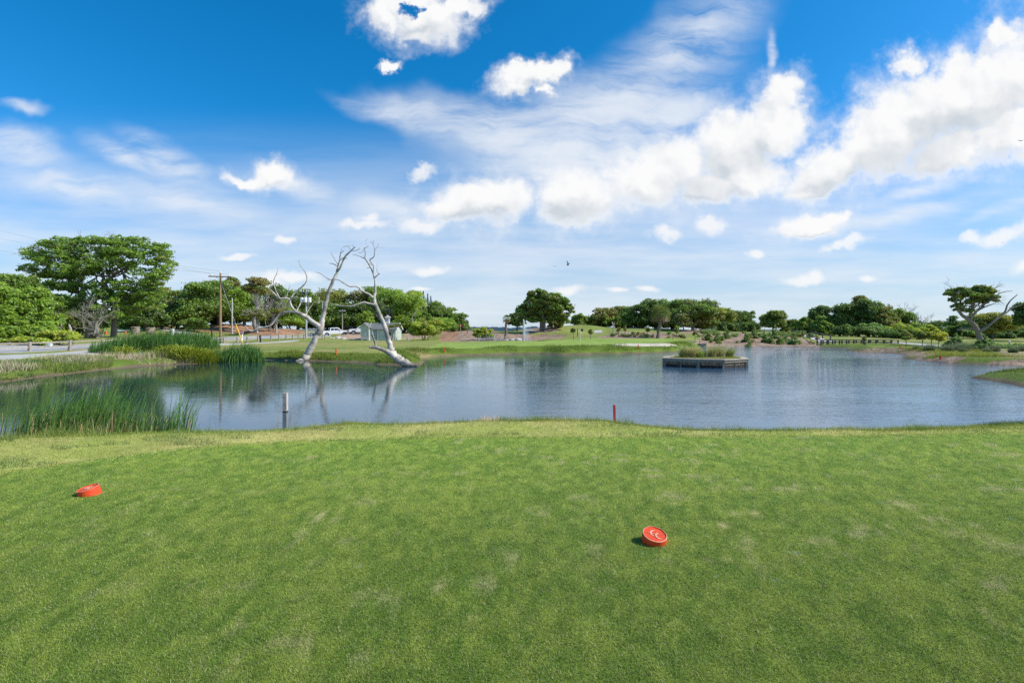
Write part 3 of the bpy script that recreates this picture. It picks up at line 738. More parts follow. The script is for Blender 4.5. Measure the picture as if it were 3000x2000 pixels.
def tree(name, label, px, top, w, D, pal='mid', base=None, cat='tree', group=None, n=5000, leaf=0.28, form='dome', trunk=True, bare=0.0, low=0.25, cover=None, lean=0.0, depth=0.8, k=None, bark=BARK, twig=0):
    """a tree or shrub standing on the ground at direction px, distance D, as tall and wide as it looks there"""
    g = ground_at(px, D)
    if base is not None: g[2] = min(g[2], CAM_H-(base-YH)/FPX*D)
    H = CAM_H-(top-YH)/FPX*D-g[2]; Wd = w/FPX*D
    root = thing(name, label, cat, g, 0, group)
    z0, z1 = low*H, H
    cz = (z0+z1)/2; rz = (z1-z0)/2; rx = Wd/2; ry = Wd/2*depth
    cl = []
    if form == 'dome':
        m = k or int(15+8*(Wd/max(H, 1))); n = int(n*1.15)
        for i in range(m):
            a = rng.random()*2*np.pi; q = np.sqrt(rng.random())*0.72; tz = rng.random()
            if i % 3 == 0: q = 0.5+0.3*rng.random(); tz = 0.3*rng.random()
            x = rx*q*np.cos(a); y = ry*q*np.sin(a)
            zt = z0+0.10*(z1-z0)+((z1-z0)*(0.16+0.70*np.sqrt(max(0.02, 1-q*q*1.3))))*tz**0.75
            s = (0.30+0.16*rng.random())
            cl.append(clumps_in((x+lean*zt*0.3, y, zt), (rx*s*1.15, ry*s*1.15, rz*s*1.15), 10, 0.45, 0.85))
    elif form == 'umbrella':
        m = k or 10
        for i in range(m):
            a = rng.random()*2*np.pi; q = np.sqrt(rng.random())*0.8
            x = rx*q*np.cos(a); y = ry*q*np.sin(a); zt = z1-(z1-z0)*(0.18+0.62*q*q*rng.random()+0.15*rng.random())
            s = 0.26+0.12*rng.random()
            cl.append(clumps_in((x, y, zt), (rx*s*1.25, ry*s*1.25, rz*s*0.75), 11, 0.40, 0.5))
    elif form == 'cone':
        m = k or 9
        for i in range(m):
            t = i/(m-1); rr = (1-t)*0.9+0.08
            for j in range(max(1, int(6*rr))):
                a = rng.random()*6.28; q = 0.55*rr
                cl.append(clumps_in((rx*q*np.cos(a), ry*q*np.sin(a), z0+(z1-z0)*(0.1+0.86*t)), (rx*rr*0.5, ry*rr*0.5, rz*0.16), 5, 0.5, 0.9, low=-0.8))
    elif form == 'bush':
        m = k or 9
        for i in range(m):
            a = rng.random()*6.28; q = np.sqrt(rng.random())*0.75
            zt = z0+(z1-z0)*(0.25+0.5*rng.random())*np.sqrt(1-0.7*q*q)
            s = 0.34+0.12*rng.random()
            cl.append(clumps_in((rx*q*np.cos(a), ry*q*np.sin(a), zt), (rx*s, ry*s, rz*s*1.2), 9, 0.42, 0.8, low=-0.6))
    cl = np.concatenate(cl)
    # keep the outline to the height and width it has in the place
    cl[:, 2] = np.clip(cl[:, 2], z0*0.7, z1-cl[:, 5]*0.8)
    if bare < 1:
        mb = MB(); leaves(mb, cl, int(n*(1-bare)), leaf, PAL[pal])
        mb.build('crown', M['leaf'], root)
    tb = MB()
    if trunk:
        r0 = max(0.05, 0.022*H+0.012*Wd)
        top_ = np.array([lean*H*0.2, 0, z0+0.30*(z1-z0)])
        p = wiggle((0, 0, -0.25), top_, 7, 0.05)
        tb.tube(p, np.linspace(r0*1.25, r0*0.7, 7)*np.array([1.25,1,1,1,1,1,1]), 8, bark)
        for q in cl[rng.choice(len(cl), min(len(cl), 9), replace=False)]:
            s = p[rng.integers(3, 7)]
            limb(tb, s, q[:3], r0*0.42, r0*0.10, 6, 0.09, 0.05, bark, 5)
    else:
        for q in cl[rng.choice(len(cl), min(len(cl), 7), replace=False)]:
            limb(tb, (rng.normal()*0.12*rx, rng.normal()*0.12*ry, -0.15), q[:3], 0.02+0.008*H, 0.012, 5, 0.08, 0.0, bark, 4)
    if twig: tb.build('trunk' if trunk else 'stems', M['bark'], root, smooth=True); tb = MB()
    for q in cl[rng.choice(len(cl), min(len(cl), twig), replace=False)] if twig else []:
        out = unit(q[:3]-np.array([0, 0, cz]))
        twigs(tb, q[:3]-out*q[3]*0.6, out+np.array([0, -0.3, 0.2]), max(0.5, 0.10*Wd), 0.035+0.0004*D, 2, GRY, 0.6, 3)
    o = tb.build('twigs' if twig else ('trunk' if trunk else 'stems'), M['bark'], root, smooth=True)
    if twig: o['kind'] = 'stuff'
    return root

# ---- the big live oak on the left, wind-swept into layers
def hero(name, label, px, D, lobes, trunk_px, limbs_px, pal, n, leaf, size=0.30, per=12, cat='tree', bark=BARK, twig=60, flat=0.5, depth=0.55, palmix=None, twl=1.1):
    g = ground_at(px, D); root = thing(name, label, cat, g)
    def W3(a, b, dy=0.0):
        return P(a, b, D)+np.array([0, dy, 0])-g
    cl = []
    for (a, b, ra, rb) in lobes:
        for s in (-1, 1):
            dy = s*depth*rng.random()*ra/FPX*D*1.6
            r3 = np.array([ra/FPX*D, ra/FPX*D*0.8, rb/FPX*D])
            cl.append(clumps_in(W3(a+rng.normal()*3, b+rng.normal()*2, dy), r3, per, size, flat, 0.4, -0.6))
    cl = np.concatenate(cl)
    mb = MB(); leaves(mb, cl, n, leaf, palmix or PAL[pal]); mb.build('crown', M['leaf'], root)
    tb = MB()
    for ip, path in enumerate(trunk_px):
        if ip: tb.build('trunk' if ip == 1 else 'limb', M['bark'], root, smooth=True); tb = MB()
        pts = np.array([W3(a, b, dy) for a, b, r, dy in path]); pts[0, 2] -= 0.2
        rad = np.array([r for a, b, r, dy in path])/FPX*D
        t = np.linspace(0, 1, len(pts)); tt = np.linspace(0, 1, len(pts)*4)
        pp = np.stack([np.interp(tt, t, pts[:, i]) for i in range(3)], 1)
        pp[1:-1] = (pp[:-2]+2*pp[1:-1]+pp[2:])/4
        tb.tube(pp, np.interp(tt, t, rad), 9, bark, lump=0.05)
    tb.build('limb', M['bark'], root, smooth=True); tb = MB()
    for (a, b, r, dy) in limbs_px:
        s = W3(a, b, dy)
        dist = np.linalg.norm(cl[:, :3]-s, axis=1)
        for i in rng.choice(np.argsort(dist)[:max(30, len(cl)//2)], 7, replace=False):
            limb(tb, s, cl[i, :3], r/FPX*D, 0.035, 7, 0.07, 0.06, bark, 5)
    tb.build('branches', M['bark'], root, smooth=True); tb = MB()
    for q in cl[rng.choice(len(cl), min(twig, len(cl)), replace=False)]:
        twigs(tb, q[:3], unit(rng.normal(size=3))+np.array([0, -0.35, 0.25]), twl*(0.5+rng.random()*0.6), 0.03, 2, GRY, 0.6, 3)
    tb.build('twigs', M['bark'], root, smooth=True)['kind'] = 'stuff'
    return root

hero('live_oak', 'large spreading bright green live oak behind the fence, tallest tree on the left', 330, 70,
  [(128,752,42,24),(160,732,38,20),(195,722,42,20),(238,712,36,17),(285,707,42,15),(335,709,42,16),(385,711,38,16),(430,722,34,20),(465,730,34,22),(485,750,22,20),
   (146,778,38,24),(190,760,55,28),(245,745,55,28),(300,745,50,28),(350,735,50,26),(400,750,45,26),(450,765,40,22),(475,790,26,22),
   (150,805,40,20),(195,810,45,24),(240,800,48,28),(290,790,45,22),(330,780,45,24),(390,775,40,18),(440,800,40,26),(465,815,28,22),
   (200,840,38,18),(245,838,36,16),(340,835,45,20),(385,845,40,20),(430,840,40,24),(330,865,40,18),(375,872,36,18),(420,870,34,18),(345,885,30,12),(440,860,24,16),(95,790,25,16),(115,808,20,14),(350,902,50,20),(400,898,42,20),(300,905,36,16),(430,892,30,18),(195,882,40,18),(165,902,35,18),(245,915,28,12),(455,835,24,16),(372,925,36,14),(285,872,36,18),(250,888,30,14),(140,840,30,16),(318,928,28,12),(215,905,26,12)],
  [[(332,990,9,0),(334,950,6,0),(336,905,6,0),(332,870,5,0),(312,840,4,0),(300,800,3,0)],[(234,992,6,-.6),(240,945,6,-.3),(262,900,6,0),(240,870,6,0),(214,840,5,0),(190,800,4,0),(160,765,3,0)],[(262,900,5,0),(290,860,5,0),(320,815,4,0),(385,775,3,0)]],
  [(240,865,3.2,0),(214,835,3,0),(300,845,3,0),(320,810,3,0),(334,900,3,0),(360,800,2.5,0)], 'oak', 36000, 0.18, 0.33, 11, twig=70, flat=0.6)
# ---- the live oak on the mulch mound in the middle
hero('live_oak', 'dark rounded live oak on the mulch mound behind the fountain', 1588, 97,
  [(1575,862,26,10),(1610,868,30,11),(1640,880,28,11),(1560,880,25,12),(1600,885,34,14),(1650,898,24,12),(1540,900,24,12),(1580,905,34,14),(1625,905,34,14),(1665,905,12,10),
   (1530,918,24,10),(1560,922,24,12),(1640,925,26,12),(1600,920,28,10),(1650,940,16,8),(1615,935,20,10),(1672,912,8,8),(1540,935,22,10),(1575,938,20,8)],
  [[(1588,971,8,0),(1587,945,6,0),(1590,920,6,0),(1596,895,4,0),(1600,880,2,0)],[(1593,962,4,-.6),(1596,935,4,0),(1610,905,3,0)],[(1590,925,4,0),(1575,900,3,0),(1560,880,2,0)]],
  [(1590,915,2.6,0),(1597,893,2.2,0),(1575,898,2.2,0)], 'live', 20000, 0.24, 0.36, 11, bark=(0.2,0.175,0.15), twig=30, flat=.75)
# ---- the leaning oak on the right
hero('leaning_oak', 'leaning oak with bare dark branches on the right, growing beyond the reed bed', 2872, 72,
  [(2785,862,14,8),(2800,855,18,9),(2850,848,24,10),(2875,855,22,11),(2840,868,26,12),(2870,880,24,11),(2900,868,18,9),(2915,870,12,7),(2905,880,16,8),(2800,875,14,10),(2805,895,13,9),(2815,905,12,8),(2850,885,18,8),(2838,910,12,6),(2825,860,14,8)],
  [[(2874,1003,9,0),(2868,980,7.2,0),(2856,955,6.5,0),(2845,942,5.6,0),(2832,932,5,0),(2818,923,4.2,0),(2808,908,4,0),(2800,888,2.6,0),(2790,868,1.5,0)],
   [(2845,940,4,0),(2842,920,4,0),(2852,900,3,0),(2850,870,2,0)],[(2838,934,3,0),(2860,912,3,0),(2872,905,2.4,0),(2895,895,1.6,0),(2918,888,1,0)],
   [(2862,972,5,0),(2880,958,4,-.6),(2895,942,3,-.8),(2915,928,3,-.8),(2930,912,2.6,-.8),(2934,895,2,-.8),(2945,880,1.6,-.8),(2964,864,1,-.8)],[(2930,914,2,-.8),(2950,902,1.4,-.8),(2968,896,1,-.8),(2980,894,.7,-.8)],
   [(2905,872,1.6,0),(2930,858,1.4,0),(2950,853,1,0),(2966,853,.7,0)],[(2858,958,4,0),(2840,962,3,.3),(2815,966,2.4,.6)]],
  [(2842,915,2,0),(2852,895,2,0),(2806,900,2,0),(2872,905,1.6,0)], 'live', 9500, 0.17, 0.36, 9, flat=.8, twig=50, bark=(0.24,0.20,0.17), twl=1.1)

# ---- all the other trees and tall shrubs: (name, label, px, top, width, D, palette, options)
TREES = [
 ('broadleaf_tree','bright green tree cut by the left edge of the picture',-28,800,120,56,'bright',dict(n=9000,leaf=.2,low=.05)),
 ('broadleaf_tree','bushy bright green tree between the left edge and the big oak',95,842,120,58,'bright',dict(n=11000,leaf=.19,low=.04,twig=10)),
 ('broadleaf_tree','thin-topped green tree with pale bare twigs rising left of the big oak',82,798,70,66,'mid',dict(n=4000,leaf=.2,low=.45,twig=14)),
 ('broadleaf_tree','dense bright green tree filling the left edge behind the lime bush',22,806,112,60,'mid',dict(n=12000,leaf=.19,low=.02,k=22)),
 ('broadleaf_tree','dense lime green tree with a rounded top just left of the big oak crown',128,868,110,63,'mid',dict(n=9000,leaf=.19,low=.02,k=18)),
 ('understory_tree','dark shaded tree under the left side of the big oak',175,862,110,84,'dark',dict(n=7000,leaf=.26,low=.05)),
 ('understory_tree','mid green low tree beside the weathered stump under the big oak',200,905,110,68,'mid',dict(n=5000,leaf=.2,low=.15,twig=12)),
 ('understory_tree','tall dark tree standing in shade behind the right side of the big oak',425,858,110,96,'dark',dict(n=7000,leaf=.28,low=.05,twig=8)),
 ('understory_tree','dark low tree in the gap behind the lawn right of the big oak trunk',385,905,90,104,'dark',dict(n=5000,leaf=.28,low=.02)),
 ('understory_tree','grey-green twiggy tree at the right foot of the big oak crown',470,880,80,104,'grey',dict(n=5500,leaf=.28,low=.05,twig=16)),
 ('grove_tree','brown-topped thin tree peeping over the grove right of the big oak',478,842,67,118,'brown',dict(n=2500,leaf=.3,low=.5)),
 ('grove_tree','rounded dark green tree, first of the grove left of the utility pole',520,852,123,108,'mid',dict(n=8000,leaf=.27,low=.03,twig=14)),
 ('grove_tree','rounded green tree with silvery twigs just left of the utility pole',585,832,140,106,'mid',dict(n=9500,leaf=.27,low=.05,twig=22)),
 ('grove_tree','green tree directly behind the crossarm of the utility pole',640,826,123,110,'mid',dict(n=8000,leaf=.27,low=.08,twig=10)),
 ('pine_tree','thin brownish pine top rising just right of the utility pole crossarm',682,812,54,122,'brown',dict(n=1800,leaf=.3,low=.62)),
 ('grove_tree','bright green tree right of the utility pole above the pine straw mound',715,842,100,112,'bright',dict(n=7500,leaf=.27,low=.06)),
 ('pine_tree','sparse brown-crowned pine with a tall bare grey trunk',752,814,72,104,'brown',dict(n=2600,leaf=.27,low=.66,bark=PALEBARK,twig=10)),
 ('grove_tree','green tree behind the leftmost bare limb of the leaning dead tree',800,826,89,120,'mid',dict(n=6000,leaf=.3,low=.08)),
 ('low_oak','low spreading dark green shrub on the left slope of the pine straw mound',572,920,100,98,'mid',dict(n=6000,leaf=.22,low=.05,form='bush',trunk=False,depth=.6)),
 ('twisted_oak','low grey twisted oak with thin olive leaves left of the dead tree limb',755,905,100,96,'grey',dict(n=2600,leaf=.2,low=.35,form='umbrella',twig=34,bark=PALEBARK)),
 ('twisted_oak','olive twisted oak behind the curled end of the dead tree limb',810,895,80,99,'olive',dict(n=3200,leaf=.22,low=.3,form='umbrella',twig=26,bark=PALEBARK)),
 ('grove_tree','bright lime tree behind the fork of the leaning dead tree',850,905,78,118,'bright',dict(n=3500,leaf=.28,low=.2)),
 ('grove_tree','dark tree behind the grey transformer pole',870,848,100,126,'mid',dict(n=6500,leaf=.3,low=.04)),
 ('grove_tree','dark green tree left of the tall dead trunk',925,838,100,132,'olive',dict(n=6000,leaf=.3,low=.04)),
 ('grove_tree','olive topped tree seen between the two dead trees, left one',985,845,106,134,'olive',dict(n=6500,leaf=.3,low=.05,twig=8)),
 ('grove_tree','dense dark tree behind the white pickup',960,885,134,126,'mid',dict(n=7500,leaf=.28,low=.02)),
 ('grove_tree','olive topped tree seen between the two dead trees, right one',1040,846,100,136,'olive',dict(n=6000,leaf=.3,low=.05)),
 ('grove_tree','shaded tree with pale trunks behind the parked cars',1045,888,123,126,'dark',dict(n=6000,leaf=.28,low=.18,bark=PALEBARK,twig=10)),
 ('grove_tree','green tree directly behind the crown of the right dead tree',1095,842,106,136,'mid',dict(n=6500,leaf=.3,low=.04)),
 ('grove_tree','bright green leafy tree just right of the right dead trunk',1140,850,112,128,'bright',dict(n=8500,leaf=.28,low=.03)),
 ('grove_tree','bright green tree behind the cupola of the shed',1185,862,112,124,'bright',dict(n=8500,leaf=.27,low=.04)),
 ('grove_tree','yellow-green topped tree above the shed roof end',1168,850,67,142,'yellow',dict(n=3000,leaf=.3,low=.5)),
 ('grove_tree','pale yellow-green tree left of the driving range net',1212,852,78,140,'yellow',dict(n=4000,leaf=.3,low=.45)),
 ('grove_tree','mid green tree below the driving range net',1258,884,106,128,'mid',dict(n=7000,leaf=.28,low=.02,twig=6)),
 ('grove_tree','green tree right of the driving range net',1308,893,78,128,'mid',dict(n=5500,leaf=.28,low=.03)),
 ('grove_tree','rightmost green tree of the shed grove, sloping down to the ridge',1342,918,67,122,'mid',dict(n=4500,leaf=.26,low=.05)),
 ('understory_tree','low tree filling the foot of the grove right of the shed',1290,930,90,116,'bright',dict(n=4500,leaf=.26,low=.02)),
 ('tall_shrub','big rounded shrub with yellow leaf tips right of the shed',1246,926,98,90,'yellow',dict(n=9000,leaf=.18,low=.03,form='bush',trunk=False,k=14,mix=1)),
 ('tall_shrub','green and yellow shrub clump standing alone on the mulch slope',1408,948,66,86,'yellow',dict(n=5000,leaf=.17,low=.03,form='bush',trunk=False,k=11)),
 ('tall_shrub','small dark juniper shrub on the crest below the driving range net trees',1330,955,28,98,'mid',dict(n=1500,leaf=.17,low=.03,form='bush',trunk=False)),
 ('oak_thicket','dark thicket under the left side of the mound oak',1515,918,60,104,'dark',dict(n=5500,leaf=.24,low=.02,form='bush')),
 ('oak_thicket','low green thicket under the right side of the mound oak',1630,935,50,102,'olive',dict(n=3000,leaf=.22,low=.1,form='bush')),
 ('island_oak','brown twiggy tree at the left end of the middle grove',1705,922,61,122,'brown',dict(n=3000,leaf=.27,low=.1)),
 ('island_oak','dark green low tree at the left end of the middle grove',1730,930,73,120,'dark',dict(n=4000,leaf=.27,low=.02)),
 ('island_oak','brown leafed tree with a pale trunk in the middle grove',1762,902,80,118,'brown',dict(n=4500,leaf=.27,low=.2,bark=PALEBARK)),
 ('island_oak','brown crested tree third from the left in the middle grove',1805,898,73,122,'brown',dict(n=3800,leaf=.28,low=.1)),
 ('island_oak','green tree with a yellow spray left of the broad palm',1838,900,85,118,'mid',dict(n=5500,leaf=.27,low=.03)),
 ('island_oak','dark tree filling the middle grove left of the broad palm',1880,892,97,116,'dark',dict(n=7000,leaf=.27,low=.02)),
 ('island_oak','tall round olive tree directly behind the broad palm',1922,871,92,116,'live',dict(n=8000,leaf=.27,low=.05)),
 ('island_oak','dark tree filling the gap right of the broad palm',1968,896,85,118,'dark',dict(n=5500,leaf=.27,low=.05)),
 ('island_oak','wide flat-topped live oak right of the broad palm',2030,878,158,108,'live',dict(n=12000,leaf=.26,low=.34,k=22,twig=16,bark=PALEBARK)),
 ('island_oak','low wind-bent oak leaning right under the flat-topped live oak',2088,902,112,108,'olive',dict(n=8500,leaf=.24,low=.22,k=16,twig=16,lean=.3,bark=PALEBARK)),
 ('island_oak','greyish small tree between the palm and the flat-topped oak',2002,915,53,104,'grey',dict(n=2200,leaf=.22,low=.2,twig=16,bark=PALEBARK)),
 ('far_oak','blue-dark tree behind the right end of the middle grove, left of a pair',2138,906,76,142,'dark',dict(n=7000,leaf=.3,low=.02)),
 ('far_oak','blue-dark tree behind the middle grove, right of a pair',2186,911,58,142,'dark',dict(n=4800,leaf=.3,low=.06)),
 ('far_oak','low dark tree at the foot of the blue-dark pair',2165,945,110,138,'dark',dict(n=4500,leaf=.3,low=.02)),
 ('lone_oak','round dark oak standing alone between two groves',2266,911,72,128,'live',dict(n=7500,leaf=.26,low=.2)),
 ('lone_oak','smaller dark oak leaning on the right side of the lone round oak',2318,937,50,128,'live',dict(n=4200,leaf=.26,low=.08)),
 ('grove_oak','dark low tree at the left end of the right grove',2360,938,50,100,'dark',dict(n=5500,leaf=.24,low=.02)),
 ('grove_oak','dark tree with a brown tip, second in the right grove',2402,896,84,104,'dark',dict(n=7500,leaf=.25,low=.04)),
 ('grove_oak','bright leafed low tree in front of the right grove left end',2400,926,66,98,'mid',dict(n=5500,leaf=.22,low=.02)),
 ('grove_oak','large dark tree in the centre of the right grove',2460,890,96,102,'dark',dict(n=10000,leaf=.25,low=.02)),
 ('grove_oak','brown topped tree, highest of the right grove',2518,867,70,108,'brown',dict(n=4500,leaf=.26,low=.4)),
 ('grove_oak','dark spreading tree below the brown top of the right grove',2546,877,96,100,'dark',dict(n=9500,leaf=.25,low=.03)),
 ('grove_oak','olive tree with pale trunk in the right half of the right grove',2590,895,74,98,'olive',dict(n=5500,leaf=.24,low=.15,bark=PALEBARK,twig=14)),
 ('grove_oak','mid green tree sloping down at the right end of the right grove',2640,905,80,100,'mid',dict(n=6500,leaf=.24,low=.02,twig=14)),
 ('hedge_shrub','dark rounded bush at the lawn edge below the right grove',2490,950,110,94,'dark',dict(n=6500,leaf=.2,low=.02,form='bush',trunk=False,k=12)),
 ('hedge_shrub','grey-green rounded bush at the lawn edge, second below the right grove',2572,938,90,93,'bluegreen',dict(n=6000,leaf=.2,low=.02,form='bush',trunk=False,k=12)),
 ('hedge_shrub','yellow-green bush right of the grey-green one at the lawn edge',2640,945,90,92,'yellow',dict(n=6000,leaf=.2,low=.02,form='bush',trunk=False,k=12)),
 ('hedge_shrub','dark low bush casting shade on the lawn behind the young trees',2632,965,100,90,'dark',dict(n=6500,leaf=.2,low=.02,form='bush',trunk=False,k=12)),
 ('hedge_shrub','yellow-topped hedge bush behind the young trees',2700,948,80,92,'yellow',dict(n=5000,leaf=.2,low=.02,form='bush',trunk=False)),
 ('hedge_shrub','dark hedge bush left of the leaning oak',2782,950,66,92,'dark',dict(n=5500,leaf=.2,low=.02,form='bush',trunk=False)),
 ('hedge_shrub','dark green hedge bush behind the foot of the leaning oak',2835,968,80,95,'bluegreen',dict(n=5500,leaf=.2,low=.02,form='bush',trunk=False)),
 ('hedge_shrub','dark hedge bush right of the leaning oak trunk',2920,968,90,96,'dark',dict(n=6500,leaf=.2,low=.02,form='bush',trunk=False,k=12)),
 ('hedge_shrub','dark hedge bush at the right edge of the picture',2995,964,90,98,'dark',dict(n=6500,leaf=.2,low=.02,form='bush',trunk=False,k=12)),
 ('round_oak','pale olive dome-shaped tree behind the leaning oak trunk',2908,918,124,88,'yolive',dict(n=10000,leaf=.2,low=.25,k=16)),
 ('edge_tree','dark tree entering from the right edge of the picture',3020,872,80,80,'dark',dict(n=5500,leaf=.22,low=.3)),
 ('far_tree','distant dark tree just left of the leaning oak',2790,925,40,150,'dark',dict(n=2200,leaf=.32,low=.1)),
 ('far_tree','long low distant dark tree line clump left of the leaning oak',2730,940,120,160,'dark',dict(n=4500,leaf=.34,low=.02)),
 ('far_tree','distant dark tree clump at the right behind the house roofs',2980,925,120,160,'dark',dict(n=5000,leaf=.34,low=.02)),
 ('far_tree','distant tree behind the leaning oak trunk and house',2850,938,90,165,'dark',dict(n=3600,leaf=.34,low=.02)),
 ('round_shrub','rounded yellow-green bush at the roadside left of the road fence post',165,968,120,49,'yellow',dict(n=8500,leaf=.13,low=.02,form='bush',trunk=False,k=14)),
 ('roadside_shrub','lime green bush at the far left roadside',20,952,90,52,'bright',dict(n=6500,leaf=.14,low=.02,form='bush',trunk=False)),
 ('roadside_shrub','low pale green bush at the left roadside beside the round bush',75,985,80,49,'yellow',dict(n=4500,leaf=.13,low=.02,form='bush',trunk=False)),
 ('roadside_shrub','lime green bush in front of the bushy bright tree',110,930,80,54,'bright',dict(n=6500,leaf=.15,low=.02,form='bush',trunk=False)),
]
for nm, lb, px, top, w, D, pal, kw in TREES:
    kw = dict(kw); mixp = kw.pop('mix', None)
    cat = 'shrub' if ('shrub' in nm) else 'tree'
    tree(nm, lb, px, top, w, D, pal, cat=cat, **kw)

# shaded bushes that close the groves down to the ground
def thicket(pxs, D, tops, w, pal, label, group, n=2300, leaf=.25):
    for px in pxs:
        tree('thicket_bush', label, px+rng.normal()*5, tops[0]+(tops[1]-tops[0])*rng.random(), w*(.85+.4*rng.random()), D*(.98+.05*rng.random()), pal[rng.integers(len(pal))], n=n, leaf=leaf, low=.01, form='bush', trunk=False, cat='bush', group=group)
thicket(range(425,560,30), 110, (895,925), 58, ['mid','mid','dark'], 'shaded bush at the foot of the grove between the big oak and utility pole', 'bushes at the foot of the grove left of the utility pole')
thicket(range(590,760,30), 117, (892,918), 56, ['dark','mid','bright'], 'shaded bush behind the pine straw mound right of the utility pole', 'bushes behind the pine straw mound')
thicket(range(775,1060,34), 128, (892,922), 60, ['dark','mid','dark','olive'], 'shaded bush at the foot of the grove behind the dead trees', 'bushes at the foot of the grove behind the dead trees')
thicket(range(1075,1345,34), 122, (898,926), 56, ['mid','bright','mid'], 'green bush at the foot of the grove behind the cupola shed', 'bushes at the foot of the grove behind the shed')
thicket(range(1700,2110,32), 117, (905,930), 56, ['mid','mid','dark'], 'dark bush at the foot of the middle grove behind the broad palm', 'bushes at the foot of the middle grove')
thicket(range(2110,2235,32), 136, (930,945), 46, ['dark'], 'dark bush at the foot of the blue-dark pair of trees', 'bushes under the blue-dark pair')
thicket(range(2345,2700,32), 101, (918,942), 60, ['dark','mid','mid'], 'dark bush in the shade under the right grove', 'bushes under the right grove')
thicket(range(2700,3060,36), 112, (940,955), 56, ['dark','mid','bluegreen'], 'dark bush in the hedge behind the leaning oak', 'hedge bushes behind the leaning oak')
thicket(range(60,320,30), 82, (872,915), 54, ['mid','dark','mid'], 'dark bush in the shade behind the big oak trunks', 'bushes behind the big oak')
# bare twiggy shrubs
def bare_shrub(name, label, px, top, w, D, n, col=GRY, depth=4, spread=0.45, base=None, cat='shrub', kids=3, up=1.0):
    g = ground_at(px, D)
    if base: g[2] = CAM_H-(base-YH)/FPX*D
    root = thing(name, label, cat, g); H = CAM_H-(top-YH)/FPX*D-g[2]; w = w/FPX*D
    mb = MB()
    for i in range(n):
        a = rng.random()*6.28; q = np.sqrt(rng.random())
        twigs(mb, (0.12*w*q*np.cos(a), 0.12*w*q*np.sin(a), -0.1), (0.5*w/H*q*np.cos(a)*1.3, 0.5*w/H*q*np.sin(a), up), H*0.42, 0.02+0.012*H, depth, col, spread, kids)
    mb.build('branches', M['bark'], root)
    return root
bare_shrub('bare_tree','leafless grey twiggy tree right of the sparse pine trunk',792,852,80,101,5,depth=4)
bare_shrub('bare_tree','leafless pale twiggy tree under the crown of the big oak',268,862,80,66,5,depth=4,spread=.6)
bare_shrub('bare_tree','leafless brush of pale sticks left of the weathered stump',160,895,60,62,3,depth=3,spread=.6)
bare_shrub('bare_tree','bare twiggy treetop above the right end of the right grove',2640,884,46,106,3,depth=4,spread=.4,col=(0.2,0.18,0.17))
bare_shrub('bare_tree','windswept leafless tree silhouetted between the right grove and the leaning oak',2700,908,50,104,2,depth=4,spread=.45,col=(0.2,0.18,0.19))
bare_shrub('bare_tree','drooping brown dead snag behind the right dead tree',1128,876,28,122,4,depth=3,spread=.7,col=(0.28,0.23,0.18))

# palms
def palm(name, label, px, top, base, w, D, nf=34, skirt=True, tr=0.16, g=None):
    b = ground_at(px, D); root = thing(name, label, 'palm tree', b, 0, g)
    zb = CAM_H-(base-YH)/FPX*D-b[2]; H = CAM_H-(top-YH)/FPX*D-b[2]; L = w/FPX*D/2
    hc = H-L*0.62
    tb = MB(); p = wiggle((0, 0, -0.3), (0.08*H, 0, hc), 9, 0.015)
    rr = tr*(1+0.12*np.sin(np.arange(9)*2.1)); tb.tube(p, rr, 9, (0.20,0.165,0.13), lump=0.06)
    tb.build('trunk', M['bark'], root, smooth=True)
    fb = MB()
    for i in range(nf):
        a = i*2.399; el = R(78-125*(i/nf)**0.9)
        dead = skirt and i > nf*0.8
        d = np.array([np.cos(a)*np.cos(el), np.sin(a)*np.cos(el), np.sin(el)])
        s = p[-1]+d*0.15; c = np.array((0.26,0.20,0.10) if dead else mixc((0.12,0.19,0.04), (0.24,0.28,0.06), rng.random()))
        m = L*0.42; hub = s+d*m
        fb.tube(np.array([s, hub]), 0.015, 4, c, cap=False)
        side = unit(np.cross(d, [0, 0, 1.0])+1e-6); up = np.cross(side, d)
        for j in range(13):                                              # a fan of drooping blades
            th = (j-6)/6*R(75); q = d*np.cos(th)+side*np.sin(th)
            ln = L*0.62*(0.75+0.25*np.cos(th))*(0.9+0.2*rng.random())
            mid = hub+q*ln*0.55; tip = hub+q*ln+np.array([0, 0, -0.28*ln*(0.6+rng.random())])
            wv = unit(np.cross(q, up))*0.035
            fb.add([hub, mid-wv, tip, mid+wv], np.array([[0, 1, 2, 3]]), c*(0.8+0.4*rng.random()))
    fb.build('crown', M['leaf'], root)
    return root
palm('palm_tree','small slender palm with a pale trunk left of the fountain',1479,926,999,26,84,26,tr=.20)
palm('palm_tree','broad shaggy palm on the putting green edge behind the bunker',1927,898,992,66,79,60,tr=.27)

# young staked trees: thin stem, loose little crown
def sapling(name, label, px, top, base, w, D, pal, n=700, leaf=0.09, cat='young tree', group=None):
    g = ground_at(px, D); root = thing(name, label, cat, g, 0, group)
    H = CAM_H-(top-YH)/FPX*D-g[2]; wd = w/FPX*D
    cl = clumps_in((0, 0, H*0.68), (wd*0.36, wd*0.36, H*0.26), 14, 0.42, 0.7, 0.3, -1)
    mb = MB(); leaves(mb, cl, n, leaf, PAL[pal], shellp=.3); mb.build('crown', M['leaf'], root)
    tb = MB(); p = wiggle((0, 0, -0.2), (0, 0, H*0.85), 6, 0.012); tb.tube(p, np.linspace(0.05, 0.015, 6), 6, PALEBARK if 'pale' in label else BARK)
    for q in cl[:6]: limb(tb, p[rng.integers(2, 5)], q[:3], 0.014, 0.005, 4, 0.05, 0, BARK, 4)
    tb.build('trunk', M['bark'], root)
    return root
